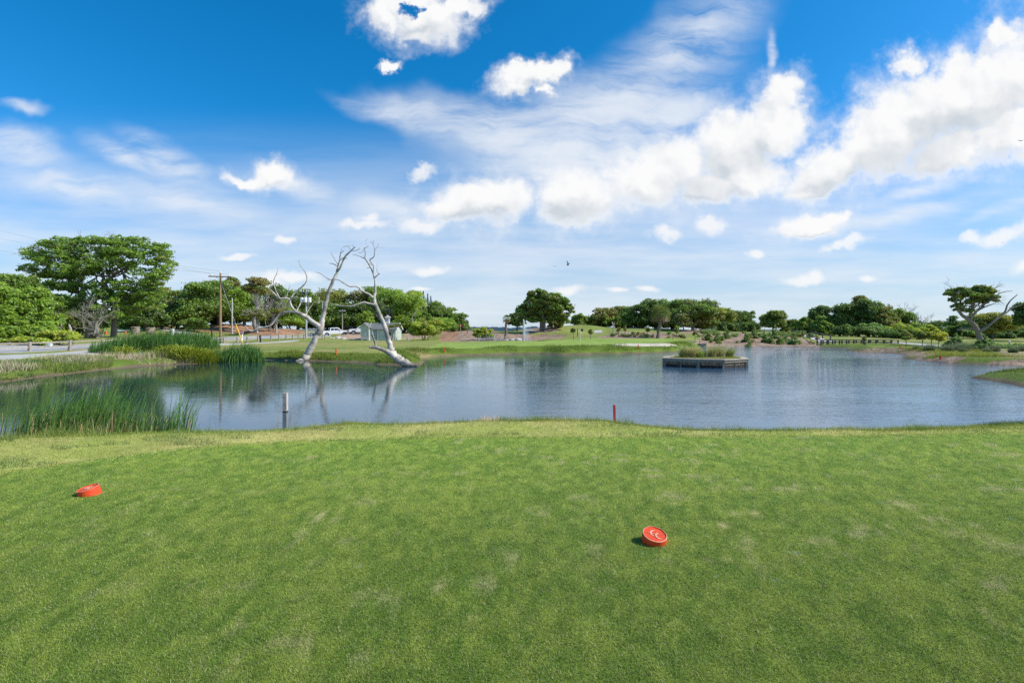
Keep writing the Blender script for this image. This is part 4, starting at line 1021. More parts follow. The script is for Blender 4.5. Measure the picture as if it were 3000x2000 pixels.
for a in [('young_tree','small round young tree left of three on the right bank',2654,969,1022,38,55,'olive',1500),
          ('young_tree','olive young tree second from left on the right bank',2701,963,1026,42,53,'olive',1700),
          ('young_tree','thin olive young tree beside the golden one on the right bank',2729,960,1028,34,52.5,'olive',1300),
          ('young_tree','golden yellow young tree on the right bank',2748,964,1030,58,52,'gold',2600),
          ('young_tree','thin pale-stemmed sapling beside the boardwalk end',2533,976,1015,12,64,'grey',420),
          ('young_tree','pale sapling on the lawn beside the path fence',2353,972,994,12,84,'grey',320),
          ('young_tree','young tree beside the dark post left of the flagstick',1680,956,989,20,76,'olive',700),
          ('young_tree','young tree right of the dark blue flag',1730,960,991,16,75,'olive',600),
          ('young_tree','brown-stemmed sapling in the shrub bed left of the broad palm',1831,948,978,12,82,'grey',420),
          ('young_tree','leafy sapling in the shrub bed nearest the concrete steps',1812,957,990,18,80,'olive',600),
          ('young_tree','sapling in the shrub bed just left of the broad palm',1897,955,985,22,81,'olive',700),
          ('young_tree','sapling right of the broad palm on the bed edge',1982,952,985,18,80,'mid',700),
          ('young_tree','thin sapling on the slope end right of the putting green',2036,965,1003,16,72,'olive',500),
          ('young_tree','bare thin stick sapling right of the broad palm',1972,975,999,5,72,'grey',60)]:
    sapling(*a)
# pale broken trunk in the middle grove
def snag(name, label, px, base, pts, D, col=PALEBARK, cat='dead tree'):
    g = ground_at(px, D); root = thing(name, label, cat, g); mb = MB()
    for path in pts:
        q = np.array([P(a, b, D)-g for a, b, r in path]); q[0, 2] -= 0.15
        mb.tube(q, np.array([r for a, b, r in path])/FPX*D, 7, col, lump=0.05)
    mb.build('trunk', M['dead'], root, smooth=True); return root
snag('broken_trunk','pale broken dead trunk standing left of the shrub bed',1797,968,[[(1797,970,2.2),(1797,955,2),(1793,943,2)],[(1797,955,1.5),(1800,945,1.2)]],86)
snag('dead_snag','pale bare trunk leaning right above the grove right of the shed',1208,935,[[(1208,960,1.6),(1207,930,1.5),(1214,918,1.4),(1222,908,.9)]],112)

# planted beds: conical young evergreens and low round shrubs
def bed_shrub(px, D, h, w, kind):
    g = ground_at(px, D)
    root = thing('evergreen_shrub' if kind == 'cone' else 'low_shrub', 'x', 'shrub', g)
    mb = MB()
    if kind == 'cone':
        cl = []
        for t in np.linspace(0, 1, 7):
            rr = (1-t)*0.85+0.1
            for j in range(max(1, int(5*rr))):
                a = rng.random()*6.28
                cl.append([w/2*rr*.6*np.cos(a), w/2*rr*.6*np.sin(a), h*(0.08+0.85*t), w*.2*rr+.05, w*.2*rr+.05, h*.12])
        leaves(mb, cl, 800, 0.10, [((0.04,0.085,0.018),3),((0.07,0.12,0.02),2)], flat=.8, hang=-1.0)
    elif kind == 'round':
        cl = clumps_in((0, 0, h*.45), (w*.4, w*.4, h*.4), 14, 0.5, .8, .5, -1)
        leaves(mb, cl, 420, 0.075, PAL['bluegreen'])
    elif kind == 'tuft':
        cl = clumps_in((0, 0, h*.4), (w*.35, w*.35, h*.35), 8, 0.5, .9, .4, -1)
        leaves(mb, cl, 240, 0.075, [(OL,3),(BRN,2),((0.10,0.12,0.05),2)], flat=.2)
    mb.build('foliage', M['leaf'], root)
    return root
protos = {}
def put_shrub(px, D, h, w, kind, label, group):
    key = kind
    variants = protos.setdefault(key, [])
    if len(variants) < 3:
        o = bed_shrub(px, D, h, w, kind); o['h'] = h; o['w'] = w; variants.append(o); s = 1
    else:
        src = variants[rng.integers(3)]; o = copy_tree(src); g = ground_at(px, D); o.location = g
        s = h/src['h']; o.rotation_euler = (0, 0, rng.random()*6.28); o.scale = (w/src['w'], w/src['w'], s)
    tag(o, label, 'shrub', group)
cones = [(2075,984,64),(2100,992,60),(2128,982,66),(2186,974,62),(2193,988,56),(2240,984,62),(2256,982,60),(2285,992,60),(2325,980,64),(2210,976,66),(2270,975,66)]
for px, top, D0 in cones:
    D = D0+16; hh = 30/FPX*D
    put_shrub(px, D, hh*(0.9+0.5*rng.random()), hh*(0.75+0.2*rng.random()), 'cone', 'dark conical young evergreen on the far mulch bank beyond the planter island', 'young evergreens on the far mulch bank')
k = 0
while k < 105:
    px = 2045+350*rng.random(); D = 74+24*rng.random()
    x = (px-1500)/FPX*D
    if poly_sd(np.array([x]), np.array([D]), POND)[0] < 1.2: continue
    h = 0.35+0.5*rng.random()
    put_shrub(px, D, h, h*1.35, 'round' if rng.random() < .6 else 'tuft', 'low rounded shrub on the far mulch bank beyond the planter island', 'low shrubs on the far mulch bank'); k += 1
for k in range(34):
    px = 1790+220*rng.random(); D = 78+10*rng.random(); h = 0.35+0.35*rng.random()
    put_shrub(px, D, h, h*1.5, 'tuft' if rng.random() < .65 else 'round', 'low tufted shrub in the mulch bed between the broken trunk and broad palm', 'low shrubs in the bed behind the green')
# the planted right bank
tree('conical_shrub','dark glossy conical shrub right of the golden young tree',2799,974,66,51,'bluegreen',n=9000,leaf=.085,low=.02,form='cone',trunk=False,cat='shrub')
tree('conical_shrub','dark glossy conical shrub left of the person in turquoise',2884,981,72,50,'bluegreen',n=9500,leaf=.085,low=.02,form='cone',trunk=False,cat='shrub')
for px, top, w, D, lb in [(2930,1005,46,55,'blue-green rounded bush left of the person in turquoise'),(2995,1006,60,55,'blue-green rounded bush right of the person in turquoise'),(2960,1012,50,53,'blue-green rounded bush in front of the person in turquoise'),(2855,1008,46,53,'pale green bush between the two conical shrubs'),(2760,1016,50,54,'green bush behind the red stake on the right bank'),(2915,1024,44,50,'olive bush right of the second conical shrub'),(2990,1028,50,49,'green bush near the shore at the right edge of the picture'),(2690,1022,40,56,'low green bush left of the golden young tree')]:
    tree('round_shrub', lb, px, top, w, D, 'bluegreen', n=2600, leaf=.09, low=.02, form='bush', trunk=False, cat='shrub')
# ---------------------------------------------------------------- grasses and reeds (nobody could count them)
def blades(base, h, w, lean, col, tip=None, segs=1, bend=0.35):
    """one mesh of many blades: base (n,3), height, width, lean direction (n,2)"""
    n = len(base); a = rng.random(n)*np.pi*2
    side = np.stack([np.cos(a), np.sin(a), np.zeros(n)], 1)*(np.asarray(w)/2)[:, None]
    ln = np.stack([lean[:, 0], lean[:, 1], np.zeros(n)], 1)
    up = np.array([0, 0, 1.0])
    H = np.asarray(h)[:, None]
    tip = col if tip is None else tip
    if segs == 1:
        v = np.stack([base-side, base+side, base+up*H+ln*H], 1)
        f = np.arange(n*3).reshape(n, 3); c = np.stack([col*0.75, col*0.75, tip], 1)
    else:
        m1 = base+up*H*0.5+ln*H*0.28; m2 = base+up*H*0.8+ln*H*(0.55+0.2*bend); t = base+up*H*(1.0-0.18*bend)+ln*H*(1.0+bend)
        v = np.stack([base-side, base+side, m1+side*.8, m1-side*.8, m2+side*.5, m2-side*.5, t], 1)
        k = np.arange(n)[:, None]*7
        q = np.concatenate([k+np.array([[0,1,2,3]]), k+np.array([[3,2,4,5]])]); tr = k+np.array([[5,4,6]])
        c = np.stack([col*.7, col*.7, col*.95, col*.95, tip, tip, tip], 1)
        mb = MB(); mb.add(v.reshape(-1, 3), q, c.reshape(-1, 3)); mb.f.append(tr); return mb
    mb = MB(); mb.add(v.reshape(-1, 3), f, c.reshape(-1, 3)); return mb
def stuff(mb, name, label, mat='blade', parent=None):
    o = mb.build(name, M[mat], parent); return tag(o, label, None, None, 'stuff')
def fast_h(x, y):
    """height of the near lawn by looking it up in the ground's own vertices"""
    return height(x, y)

# mown tee grass: short dense blades, denser near the camera
n = 1050000
D = 2.0*(9.2/2.0)**rng.random(n); u = (rng.random(n)*2-1)*1.16
x = u*(D+0.3); y = D
keep = in_tee(x, y) > -4
x, y = x[keep], y[keep]; n = len(x)
z = 0.0+0.02*(fbm(x*0.7, y*0.7, 3, 3)-0.5)
zr = height(x, y)
wn = worn_at(x, y)
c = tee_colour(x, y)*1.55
c = c*(0.42+1.1*rng.random(n))[:, None]
straw = rng.random(n) < (0.07+0.05*(x > 0)+0.35*wn)
c[straw] = np.array([0.52,0.46,0.23])*(0.7+0.5*rng.random(straw.sum()))[:, None]
dv_ = divot_at(x, y); c = mixc(c, np.array([0.50,0.56,0.36]), dv_*0.75)
h = 0.78*(0.010+0.012*rng.random(n))*(1-0.6*wn)*(0.9+0.05*y); w = 0.0019+0.0008*rng.random(n)+0.00042*y
lean = rng.normal(size=(n, 2))*0.55
stuff(blades(np.stack([x, y, zr-0.002], 1), h, w, lean, c, c*1.15), 'mown_grass', 'short mown grass of the tee')

# unmown strip along the lip of the tee
n = 300000
y = 4.4+8.8*rng.random(n)**1.05; x = (rng.random(n)*2-1)*1.15*(y+1)
k = (in_tee(x, y) < 2)
x, y = x[k], y[k]
zz, sd = height(x, y, True); k = (sd > 0.55) & (zz > -0.62); x, y, zz, sd = x[k], y[k], zz[k], sd[k]; n = len(x)
nz = fbm(x*1.6, y*2.2, 3, 61); tuft = sstep(0.60, 0.68, fbm(x*2.1, y*4.5, 3, 62))
c = mixc((0.33,0.38,0.075), (0.47,0.43,0.13), sstep(.35, .7, nz)); c = mixc(c, (0.13,0.22,0.05), tuft*0.85)
edge = sstep(2.3, 1.4, sd); c = mixc(c, (0.25,0.32,0.05), edge*0.8)
c = c*(0.65+0.7*rng.random(n))[:, None]
h = (0.02+0.02*rng.random(n))*(1+0.9*tuft)*(1+1.6*edge*(0.3+sstep(.4, .7, nz)))
stuff(blades(np.stack([x, y, zz-.004], 1), h, 0.004+0.003*rng.random(n), rng.normal(size=(n, 2))*0.5, c, c*1.1), 'rough_grass', 'yellowish unmown grass strip along the edge of the tee')

# a few raised grassy lips and pale seed heads at the water's edge
def patch(cx, cy, rx, ry, n, hmin, hmax, w, c0, c1, lean=(0, 0), spread=0.25, segs=1, tipc=None, onz=None, bend=.35, dens=None):
    a = rng.random(n)*6.283; q = np.sqrt(rng.random(n)); x = cx+rx*q*np.cos(a); y = cy+ry*q*np.sin(a)
    z = height(x, y) if onz is None else np.full(n, onz)
    z = np.maximum(z, WATER-0.05)
    t = rng.random(n); c = 1.35*mixc(c0, c1, t)*(0.7+0.6*rng.random(n))[:, None]
    tall = (1-0.45*q**2) if segs == 1 else (1-0.30*q**3)*(0.6+0.4*rng.random(n))
    return blades(np.stack([x, y, z-.02], 1), (hmin+(hmax-hmin)*rng.random(n))*tall, np.full(n, w), np.array(lean)+rng.normal(size=(n, 2))*spread, c, c*1.1 if tipc is None else np.tile(np.array(tipc), (n, 1))*(0.7+.5*rng.random(n))[:, None], segs, bend)
def merge(lst):
    m = MB()
    for q in lst:
        for v, c in zip(q.v, q.c): pass
        off = m.n
        m.v += q.v; m.c += q.c; m.f += [f+off for f in q.f]; m.n += q.n
    return m
def lipxy(px, k=0.6):
    i = np.interp(px, lip_px_a[:, 0], lip_px_a[:, 1]); g = G(px, i, 0.0); d = g/np.linalg.norm(g); return g+d*k
lip_px_a = np.array(sorted(lip_px), float)
lst = []
for px, wd, hh in [(1010,1.0,.10),(930,.5,.06),(1850,.7,.07),(2660,.7,.13),(2720,.9,.18),(2820,.8,.16),(2900,.7,.20),(2990,.9,.22),(3080,.8,.2),(1560,.5,.05),(1690,.6,.06),(540,.5,.06),(1130,.5,.04)]:
    p = lipxy(px, .55); dark = px > 2600
    lst.append(patch(p[0], p[1], wd, .35, 2600, hh*.5, hh, .006, (0.05,0.085,0.02) if dark else (0.15,0.20,0.025), (0.10,0.14,0.03) if dark else (0.27,0.28,0.03), spread=.4))
for k in range(70):
    px = -60+3120*rng.random(); p = lipxy(px, .35+.4*rng.random()); hh = .03+.07*rng.random()**2
    lst.append(patch(p[0], p[1], .12+.35*rng.random(), .18, 260, hh*.4, hh, .006, (0.13,0.18,0.03), (0.30,0.29,0.06) if rng.random() < .6 else (0.12,0.19,0.04), spread=.45))
stuff(merge(lst), 'lip_grass', 'taller grass tufts on the water edge of the tee')
lst = []
for px, wd, hh, n in [(1440,.28,.16,420),(1395,.3,.07,220),(1365,.28,.06,200),(1300,.32,.07,240),(1495,.16,.11,160),(1665,.22,.12,200),(1640,.1,.06,70),(925,.12,.12,90),(910,.1,.06,60)]:
    p = lipxy(px, .5); lst.append(patch(p[0], p[1], wd, .18, n, hh*.5, hh, .008, (0.46,0.36,0.23), (0.62,0.52,0.38), spread=.15))
p = lipxy(1478, .5); lst.append(patch(p[0], p[1], .14, .12, 120, .06, .15, .014, (0.07,0.15,0.03), (0.12,0.2,0.04), spread=.5))
stuff(merge(lst), 'dry_seed_heads', 'pale pink dry seed heads at the edge of the tee')

# cattail reeds standing at the near left bank
lst = []
def reed(px, py, rx, ry, n, h0, h1, lean=(0.28, 0.02), c0=(0.055,0.14,0.028), c1=(0.15,0.25,0.05), w=.015):
    c = G(px, py, -0.6); lst.append(patch(c[0], c[1], rx, ry, int(n*.62), h0*.85, h1*1.28, w, c0, c1, lean, .11, 2, None, None, .5))
reed(185,1240,.75,.9,560,.6,1.35); reed(255,1240,.95,.9,820,.6,1.55); reed(330,1242,.85,.8,620,.5,1.4); reed(130,1245,.6,.7,160,.4,.9); reed(375,1246,.35,.5,110,.35,1.0)
reed(445,1252,.22,.4,110,.5,.95,(.3,.02)); reed(520,1252,.30,.4,220,.8,1.4,(.25,.02)); reed(478,1255,.3,.3,70,.3,.7); reed(20,1250,.45,.6,150,.6,1.05,(.22,.02)); reed(-140,1250,.7,.7,300,.7,1.2)
for px, n in [(60,120),(180,500),(300,500),(420,160),(500,90),(110,200)]:
    reed(px, 1252, .7, .35, n, .12, .4, (.05,0), (0.16,0.20,0.03), (0.34,0.30,0.10), .012)
stuff(merge(lst), 'reeds', 'tall green cattail reeds leaning right at the near left bank')
lst = []
for px, n in [(180,60),(260,85),(330,75),(420,22),(520,22),(40,24)]:
    c = G(px, 1246, -0.6); lst.append(patch(c[0], c[1], .8, .7, n, .5, 1.0, .014, (0.42,0.27,0.12), (0.55,0.42,0.24), (.2,0), .2, 2))
stuff(merge(lst), 'dry_reeds', 'dry tan stalks among the near left reeds')
lst = []
for px, py, rx, n in [(130,1262,1.2,700),(400,1258,1.3,900),(30,1262,1.0,500),(300,1262,1.0,500)]:
    c = G(px, py, -0.7); lst.append(patch(c[0], c[1], rx, .6, n, .02, .10, .02, (0.15,0.15,0.03), (0.33,0.29,0.11), (0, 0), .9))
stuff(merge(lst), 'marsh_litter', 'flattened weeds and litter on the mud under the near reeds')

# left bank: weeds, dry grass and far reeds
def bank(pxs, Dlo, Dhi, n, h0, h1, w, c0, c1, spread=.3, lean=(0.05, 0), segs=1, sdmin=0.1, sdmax=99, nzthr=None, seed=0):
    px = pxs[0]+(pxs[1]-pxs[0])*rng.random(n*3); D = Dlo+(Dhi-Dlo)*rng.random(n*3)
    x = (px-1500)/FPX*D; z, sd = height(x, D, True)
    nz = fbm(x*0.45+seed, D*0.45, 3, 90+seed)
    k = (sd > sdmin) & (sd < sdmax)
    if nzthr is not None: k &= nz > nzthr
    x, D, z, nz = x[k][:n], D[k][:n], z[k][:n], nz[k][:n]; m = len(x)
    c = 1.35*mixc(c0, c1, rng.random(m))*(0.7+0.6*rng.random(m))[:, None]
    return blades(np.stack([x, D, z-.02], 1), (h0+(h1-h0)*rng.random(m))*(0.35+1.3*sstep(.35, .7, nz)), np.full(m, w), np.array(lean)+rng.normal(size=(m, 2))*spread, c, c*1.15, segs)
weeds = [bank((-120,330),19,40,26000,.07,.24,.030,(0.11,0.17,0.03),(0.26,0.27,0.06),.6,sdmax=7.5,seed=1),
         bank((-120,480),19,46,3000,.15,.42,.045,(0.10,0.20,0.03),(0.26,0.30,0.04),.6,sdmax=7.5,nzthr=.58,seed=13),
         bank((-120,250),19,34,7000,.06,.26,.04,(0.06,0.12,0.03),(0.15,0.2,0.04),.6,sdmax=5.5,nzthr=.5,seed=2),
         bank((300,640),36,47,16000,.15,.5,.035,(0.14,0.2,0.03),(0.28,0.27,0.07),.4,sdmax=4.5,seed=3)]
stuff(merge(weeds), 'bank_weeds', 'mixed green weeds covering the left bank of the pond')
dry = [bank((-120,480),22,44,6500,.12,.38,.03,(0.40,0.30,0.20),(0.58,0.47,0.33),.3,sdmin=1.0,sdmax=6.5,nzthr=.50,seed=4),
       bank((200,640),34,46,9000,.08,.35,.035,(0.38,0.30,0.18),(0.55,0.45,0.30),.6,sdmin=.1,sdmax=2.2,seed=5)]
stuff(merge(dry), 'dry_grass', 'pale pinkish dry grass on the left bank of the pond')
lst = []
def far_reed(px, D, rx, ry, n, h0, h1, c0=(0.05,0.13,0.03), c1=(0.12,0.22,0.045), lean=(.2, 0)):
    x = (px-1500)/FPX*D; lst.append(patch(x, D, rx, ry, n, h0, h1, .05, c0, c1, lean, .14, 2))
for px, D, rx, ry, n, h0, h1 in [(345,43,1.3,1.2,1100,1.1,1.8),(400,43.5,1.6,1.3,2000,1.3,2.3),(450,43.5,1.7,1.3,2400,1.4,2.4),(505,43,1.7,1.3,2400,1.5,2.5),(555,42,1.6,1.3,2200,1.4,2.4),(595,42.5,1.0,1.2,1000,1.2,2.2),(310,43,1.2,1.0,600,.9,1.5)]:
    far_reed(px, D, rx*1.15, ry, int(n*.7), h0*.55, h1*1.15)
stuff(merge(lst), 'reeds', 'dark green cattail reeds in a wide stand on the far left bank')
lst = []
for px, D, rx, ry, n, h0, h1 in [(655,38.5,.7,.7,500,.8,1.4),(695,38.5,1.1,.9,1300,1.1,1.9),(728,38.5,.8,.8,800,1.0,1.7),(672,38,.7,.7,400,.7,1.3),(752,38.3,.5,.5,250,.6,1.0)]:
    far_reed(px, D, rx*1.1, ry, int(n*.65), h0*.5, h1*1.1)
stuff(merge(lst), 'reeds', 'dark green cattail reeds in the smaller stand below the utility pole')
lst = []
for px, D, rx, ry, n in [(510,37.5,1.1,.9,1500),(555,37,1.2,.9,1800),(600,37.5,.9,.8,1200),(365,38.5,.6,.6,400)]:
    x = (px-1500)/FPX*D; lst.append(patch(x, D, rx, ry, n, .5, 1.25, .06, (0.17,0.22,0.02), (0.32,0.34,0.04), (.12, -.15), .4, 2, None, None, .9))
stuff(merge(lst), 'marsh_grass', 'bright yellow-green marsh grass in front of the far reeds')
# turf fringe round the pond banks
fr = [bank((760,1260),30,50,26000,.08,.28,.03,(0.10,0.165,0.02),(0.22,0.25,0.035),.4,sdmin=.25,sdmax=2.4,seed=6),
      bank((1240,2050),36,62,42000,.06,.20,.030,(0.09,0.16,0.02),(0.21,0.25,0.03),.4,sdmin=.5,sdmax=2.6,seed=7),
      bank((2800,3300),20,40,16000,.06,.22,.02,(0.08,0.125,0.02),(0.17,0.19,0.03),.4,sdmin=.5,sdmax=3.0,seed=8),
      bank((2660,3200),38,52,9000,.05,.25,.03,(0.15,0.2,0.02),(0.30,0.31,0.05),.5,sdmin=.4,sdmax=6.0,nzthr=.47,seed=9),
      bank((2400,2700),50,72,7000,.05,.22,.03,(0.12,0.17,0.02),(0.25,0.27,0.05),.5,sdmin=.3,sdmax=3.0,nzthr=.45,seed=10)]
stuff(merge(fr), 'bank_grass', 'lush green grass fringe along the far pond banks')
# ornamental grass mounds on the right bank
def grass_mound(label, px, D, h, n, c0, c1, group=None, spread=.55, name='grass_mound', w=.02):
    g = ground_at(px, D); root = thing(name, label, 'ornamental grass', g, 0, group)
    m = patch(0, 0, h*.45, h*.45, n, h*.6, h*1.1, w, c0, c1, (.1, 0), spread, 2, onz=0.0)
    m.build('blades', M['blade'], root); return root
for px, D, h, lb in [(2722,49,.95,'grey-green grass mound below the golden young tree'),(2775,47.5,1.0,'grey-green grass mound beside the red stake on the right bank'),(2822,49,1.25,'tall grey-green grass mound below the first conical shrub'),(2820,46.5,.6,'small dark grass mound near the shore below the first conical shrub'),
                     (2912,47,.9,'pale grass mound right of the second conical shrub'),(2892,45.5,.55,'small dark grass mound below the second conical shrub'),(2968,45,.7,'dark grass mound on the right bank near the picture edge'),(2995,47.5,.8,'grass mound at the right picture edge on the planted bank'),(2685,51,.6,'small grass mound left of the golden young tree')]:
    grass_mound(lb, px, D, h, 700, (0.10,0.14,0.06), (0.20,0.23,0.11))
# ---------------------------------------------------------------- dead trees in the shallows
DEADC = np.array((0.54, 0.475, 0.39))
def smooth_path(pts, rad, k=4):
    n = len(pts); t = np.arange(n); tt = np.linspace(0, n-1, (n-1)*k+1)
    p = np.stack([np.interp(tt, t, pts[:, i]) for i in range(3)], 1); r = np.interp(tt, t, rad)
    for _ in range(2):
        p[1:-1] = (p[:-2]+2*p[1:-1]+p[2:])/4
    return p, r
def dead_tree(name, label, D, ref, paths):
    """paths: list of (kind, [(cx,cy,r)...], dy) read off the picture of the tree, cx,cy in crop units"""
    conv = lambda c: (780+c[0]/3.824, 690+c[1]/3.824)
    b = P(*conv(ref), D); b[2] = WATER
    root = thing(name, label, 'dead tree', b)
    for kind, pts, dy0, dy1 in paths:
        n = len(pts); q = []
        for i, c in enumerate(pts):
            dd = dy0+(dy1-dy0)*i/(n-1)
            q.append(P(*conv(c), D)*np.array([1, 1, 1])+np.array([0, dd, 0])-b)
        p, r = smooth_path(np.array(q), np.array([c[2] for c in pts])*0.85/3.824/FPX*D)
        p = p+rng.normal(size=p.shape)*(r*0.10)[:, None]
        cc = DEADC*(0.78+0.4*rng.random((len(p), 1)))
        if kind == 'trunk':
            hz = p[:, 2]; wet = sstep(0.30, 0.02, hz)[:, None]; cc = cc*(1-wet)+np.array((0.13, 0.11, 0.09))*wet
        thin = (r < 0.05)[:, None]; cc = np.where(thin, cc*0.8, cc)
        stain = sstep(.52, .66, vnoise(p[:, 0]*2.3+p[:, 2]*1.9, p[:, 2]*1.1+7))[:, None]; cc = cc*(1-.45*stain)
        mb = MB().tube(p, np.maximum(r, 0.011), 10 if kind == 'trunk' else 7, cc, lump=0.10 if kind == 'trunk' else .07)
        for _ in range(int(rng.integers(0, 2)) if kind == 'branch' and r[-1] < .12 else 0):      # fine dead twigs
            i_ = rng.integers(len(p)//2, len(p)); d_ = unit(p[min(i_+1, len(p)-1)]-p[max(i_-1, 0)]); twigs(mb, p[i_], d_+.7*rng.normal(size=3), .25+.4*rng.random(), max(.010, r[i_]*.35), 1, DEADC*.8, .6, 2, 4)
        mb.build(kind, M['dead'], root, smooth=True)
    return root
dead_tree('dead_tree', 'tall bleached dead tree on the left, forked low with a long bare limb arching left', 40, (440,1400), [
 ('trunk', [(425,1425,66),(445,1380,56),(470,1310,46),(510,1220,42),(560,1120,41),(600,1040,40),(610,960,31),(640,830,27),(665,700,24),(690,590,21),(740,480,20),(775,400,17),(790,320,13),(800,270,10),(803,200,6),(815,160,5),(815,125,3)], 0, .6),
 ('branch', [(440,1395,26),(400,1390,22),(360,1400,8)], -.2, -.5),
 ('branch', [(813,185,4),(832,168,4),(852,160,3)], .6, .4),
 ('branch', [(775,405,13),(820,360,13),(850,290,12),(890,225,13),(930,195,11),(960,175,8),(1000,140,6),(1020,135,3)], .3, -.4),
 ('branch', [(975,178,5),(1020,180,4),(1055,172,3),(1072,150,2)], -.4, -.6),
 ('branch', [(955,160,4),(930,127,3),(870,120,2)], -.3, -.1),
 ('branch', [(990,150,4),(985,120,3),(970,100,2)], -.3, 0),
 ('branch', [(778,335,6),(720,305,5),(672,298,3)], .4, .7),
 ('branch', [(785,315,6),(740,240,4),(720,185,3)], .4, .1),
 ('branch', [(798,268,7),(830,248,6),(868,246,5),(900,255,4)], .5, .2),
 ('branch', [(600,1020,34),(540,980,33),(470,920,30),(420,890,28),(350,860,26),(300,850,15),(200,865,14),(150,910,12),(110,980,11),(90,1015,9),(2,1027,9),(-103,1074,9),(-149,1051,8),(-174,1008,6)], 0, -.9),
 ('branch', [(-90,1068,7),(-55,1040,6),(-35,1006,4)], -.8, -.6),
 ('branch', [(352,858,17),(328,830,15),(295,770,15),(290,715,15),(250,705,13),(210,715,13),(180,705,11),(110,630,9),(70,590,6)], -.3, -.8),
 ('branch', [(192,702,9),(155,640,8),(120,540,7),(120,500,6),(150,430,4),(160,370,2)], -.7, -.4),
 ('branch', [(260,695,6),(266,640,5),(283,560,3)], -.5, -.3),
 ('branch', [(295,712,12),(330,650,10),(390,600,10),(440,550,8),(465,500,7),(450,430,6),(400,360,5),(375,340,4),(350,270,3)], -.4, .2),
 ('branch', [(290,708,9),(350,695,8),(400,700,6)], -.4, -.8),
 ('branch', [(352,855,9),(360,800,9),(385,730,7)], -.2, .2),
 ('branch', [(448,895,9),(470,830,7),(525,720,5)], -.2, .4)])
dead_tree('dead_tree', 'leaning bleached dead tree on the right, rising from a fallen root in the water', 33.6, (1560,1450), [
 ('trunk', [(1690,1462,14),(1640,1455,30),(1560,1435,50),(1480,1390,54),(1420,1335,48),(1392,1285,40),(1385,1240,34),(1360,1160,30),(1320,1030,28),(1280,920,25),(1240,830,24),(1200,760,25),(1190,690,22),(1205,620,15),(1205,500,13),(1180,420,12),(1160,370,9),(1125,310,8),(1085,250,8)], 0, .5),
 ('branch', [(1430,1345,44),(1380,1305,34),(1310,1270,27),(1230,1245,22),(1178,1245,17)], -.1, -.5),
 ('branch', [(1245,1243,13),(1222,1160,14),(1195,1095,12)], -.4, -.2),
 ('branch', [(1412,1295,14),(1422,1275,11),(1430,1252,8)], .1, .3),
 ('branch', [(1085,250,8),(1065,238,7),(1020,222,3),(975,200,2)], .5, .3),
 ('branch', [(1080,245,7),(1085,180,6),(1070,122,5)], .5, .6),
 ('branch', [(1068,126,4),(1100,116,3),(1132,106,2)], .6, .4),
 ('branch', [(1070,130,3),(1045,175,2),(1000,182,2)], .6, .6),
 ('branch', [(1183,420,9),(1187,330,8),(1165,300,8),(1140,262,8),(1195,240,7),(1207,180,5),(1200,110,4),(1180,75,3),(1160,62,2)], .4, .1),
 ('branch', [(1205,160,3),(1245,118,2),(1258,88,2)], .2, 0),
 ('branch', [(1192,75,2),(1197,58,1.6),(1202,50,1.4)], .2, .1),
 ('branch', [(1170,322,4),(1150,312,3),(1130,300,2.5)], .3, .2),
 ('branch', [(1205,466,8),(1230,448,6),(1272,424,6)], .3, 0),
 ('branch', [(1262,428,4),(1245,410,4),(1232,378,2)], .1, 0),
 ('branch', [(1148,352,4),(1120,351,3),(1092,352,2)], .4, .6),
 ('branch', [(1192,695,17),(1140,650,14),(1075,620,13),(1050,580,11),(1010,570,11),(960,580,8),(900,540,8),(850,505,7),(800,500,6),(775,515,5),(720,480,4),(680,445,4),(630,432,2)], .1, -1.2),
 ('branch', [(1078,617,9),(1020,630,8),(970,660,6)], -.2, -.5),
 ('branch', [(1212,775,17),(1150,760,13),(1100,745,12),(1050,770,10),(990,795,8),(900,795,7),(780,775,6),(680,755,4),(630,735,3)], .1, -1.0)])
# curved grey snag with a thin olive crown on the lawn, and the stump under the big oak
def curved(name, label, px, D, path, cat='dead tree'):
    g = ground_at(px, D); root = thing(name, label, cat, g)
    q = np.array([P(a, b, D)-g for a, b, r in path]); q[0, 2] = -.2
    p, r = smooth_path(q, np.array([c[2] for c in path])/FPX*D)
    MB().tube(p, r, 9, (0.34, 0.30, 0.26), lump=.08).build('trunk', M['dead'], root, smooth=True)
    return root
cs = curved('bent_tree', 'short bent grey tree with a thin olive crown in front of the shed', 1148, 80, [(1147,1004,4.2),(1151,990,4),(1153,978,3.4),(1148,970,3),(1138,965,2.2),(1130,960,1.4)], 'tree')
mb = MB(); cl = np.concatenate([clumps_in((P(1140,958,80)-np.array(cs.location)), (0.5,.35,.22), 7, .5), clumps_in((P(1160,956,80)-np.array(cs.location)), (.9,.5,.3), 12, .42), clumps_in((P(1172,952,80)-np.array(cs.location)), (.5,.4,.3), 8, .42)])
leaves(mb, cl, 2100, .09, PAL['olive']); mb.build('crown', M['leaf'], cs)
g = ground_at(268, 66); st = thing('weathered_stump', 'large weathered grey root plate standing under the big oak', 'stump', g)
mb = MB(); nA, nB = 30, 9; v = []
for b_ in range(nB):
    t = b_/(nB-1); zz = 2.1*t; hw = (1.0-.42*t)*(1-.25*sstep(.8, 1, t))
    for a in np.linspace(0, 2*np.pi, nA, endpoint=False):
        k = 1+.30*(vnoise(np.array([math.cos(a)*2.2+5]), np.array([math.sin(a)*2.2+zz*1.8]))[0]-.5)
        v.append((hw*math.cos(a)*k+.15*t, .34*hw*math.sin(a)*k+.1*t, zz+.35*(vnoise(np.array([math.cos(a)*3+9]), np.array([math.sin(a)*3]))[0]-.5)*t))
f = [[r*nA+c, r*nA+(c+1) % nA, (r+1)*nA+(c+1) % nA, (r+1)*nA+c] for r in range(nB-1) for c in range(nA)]
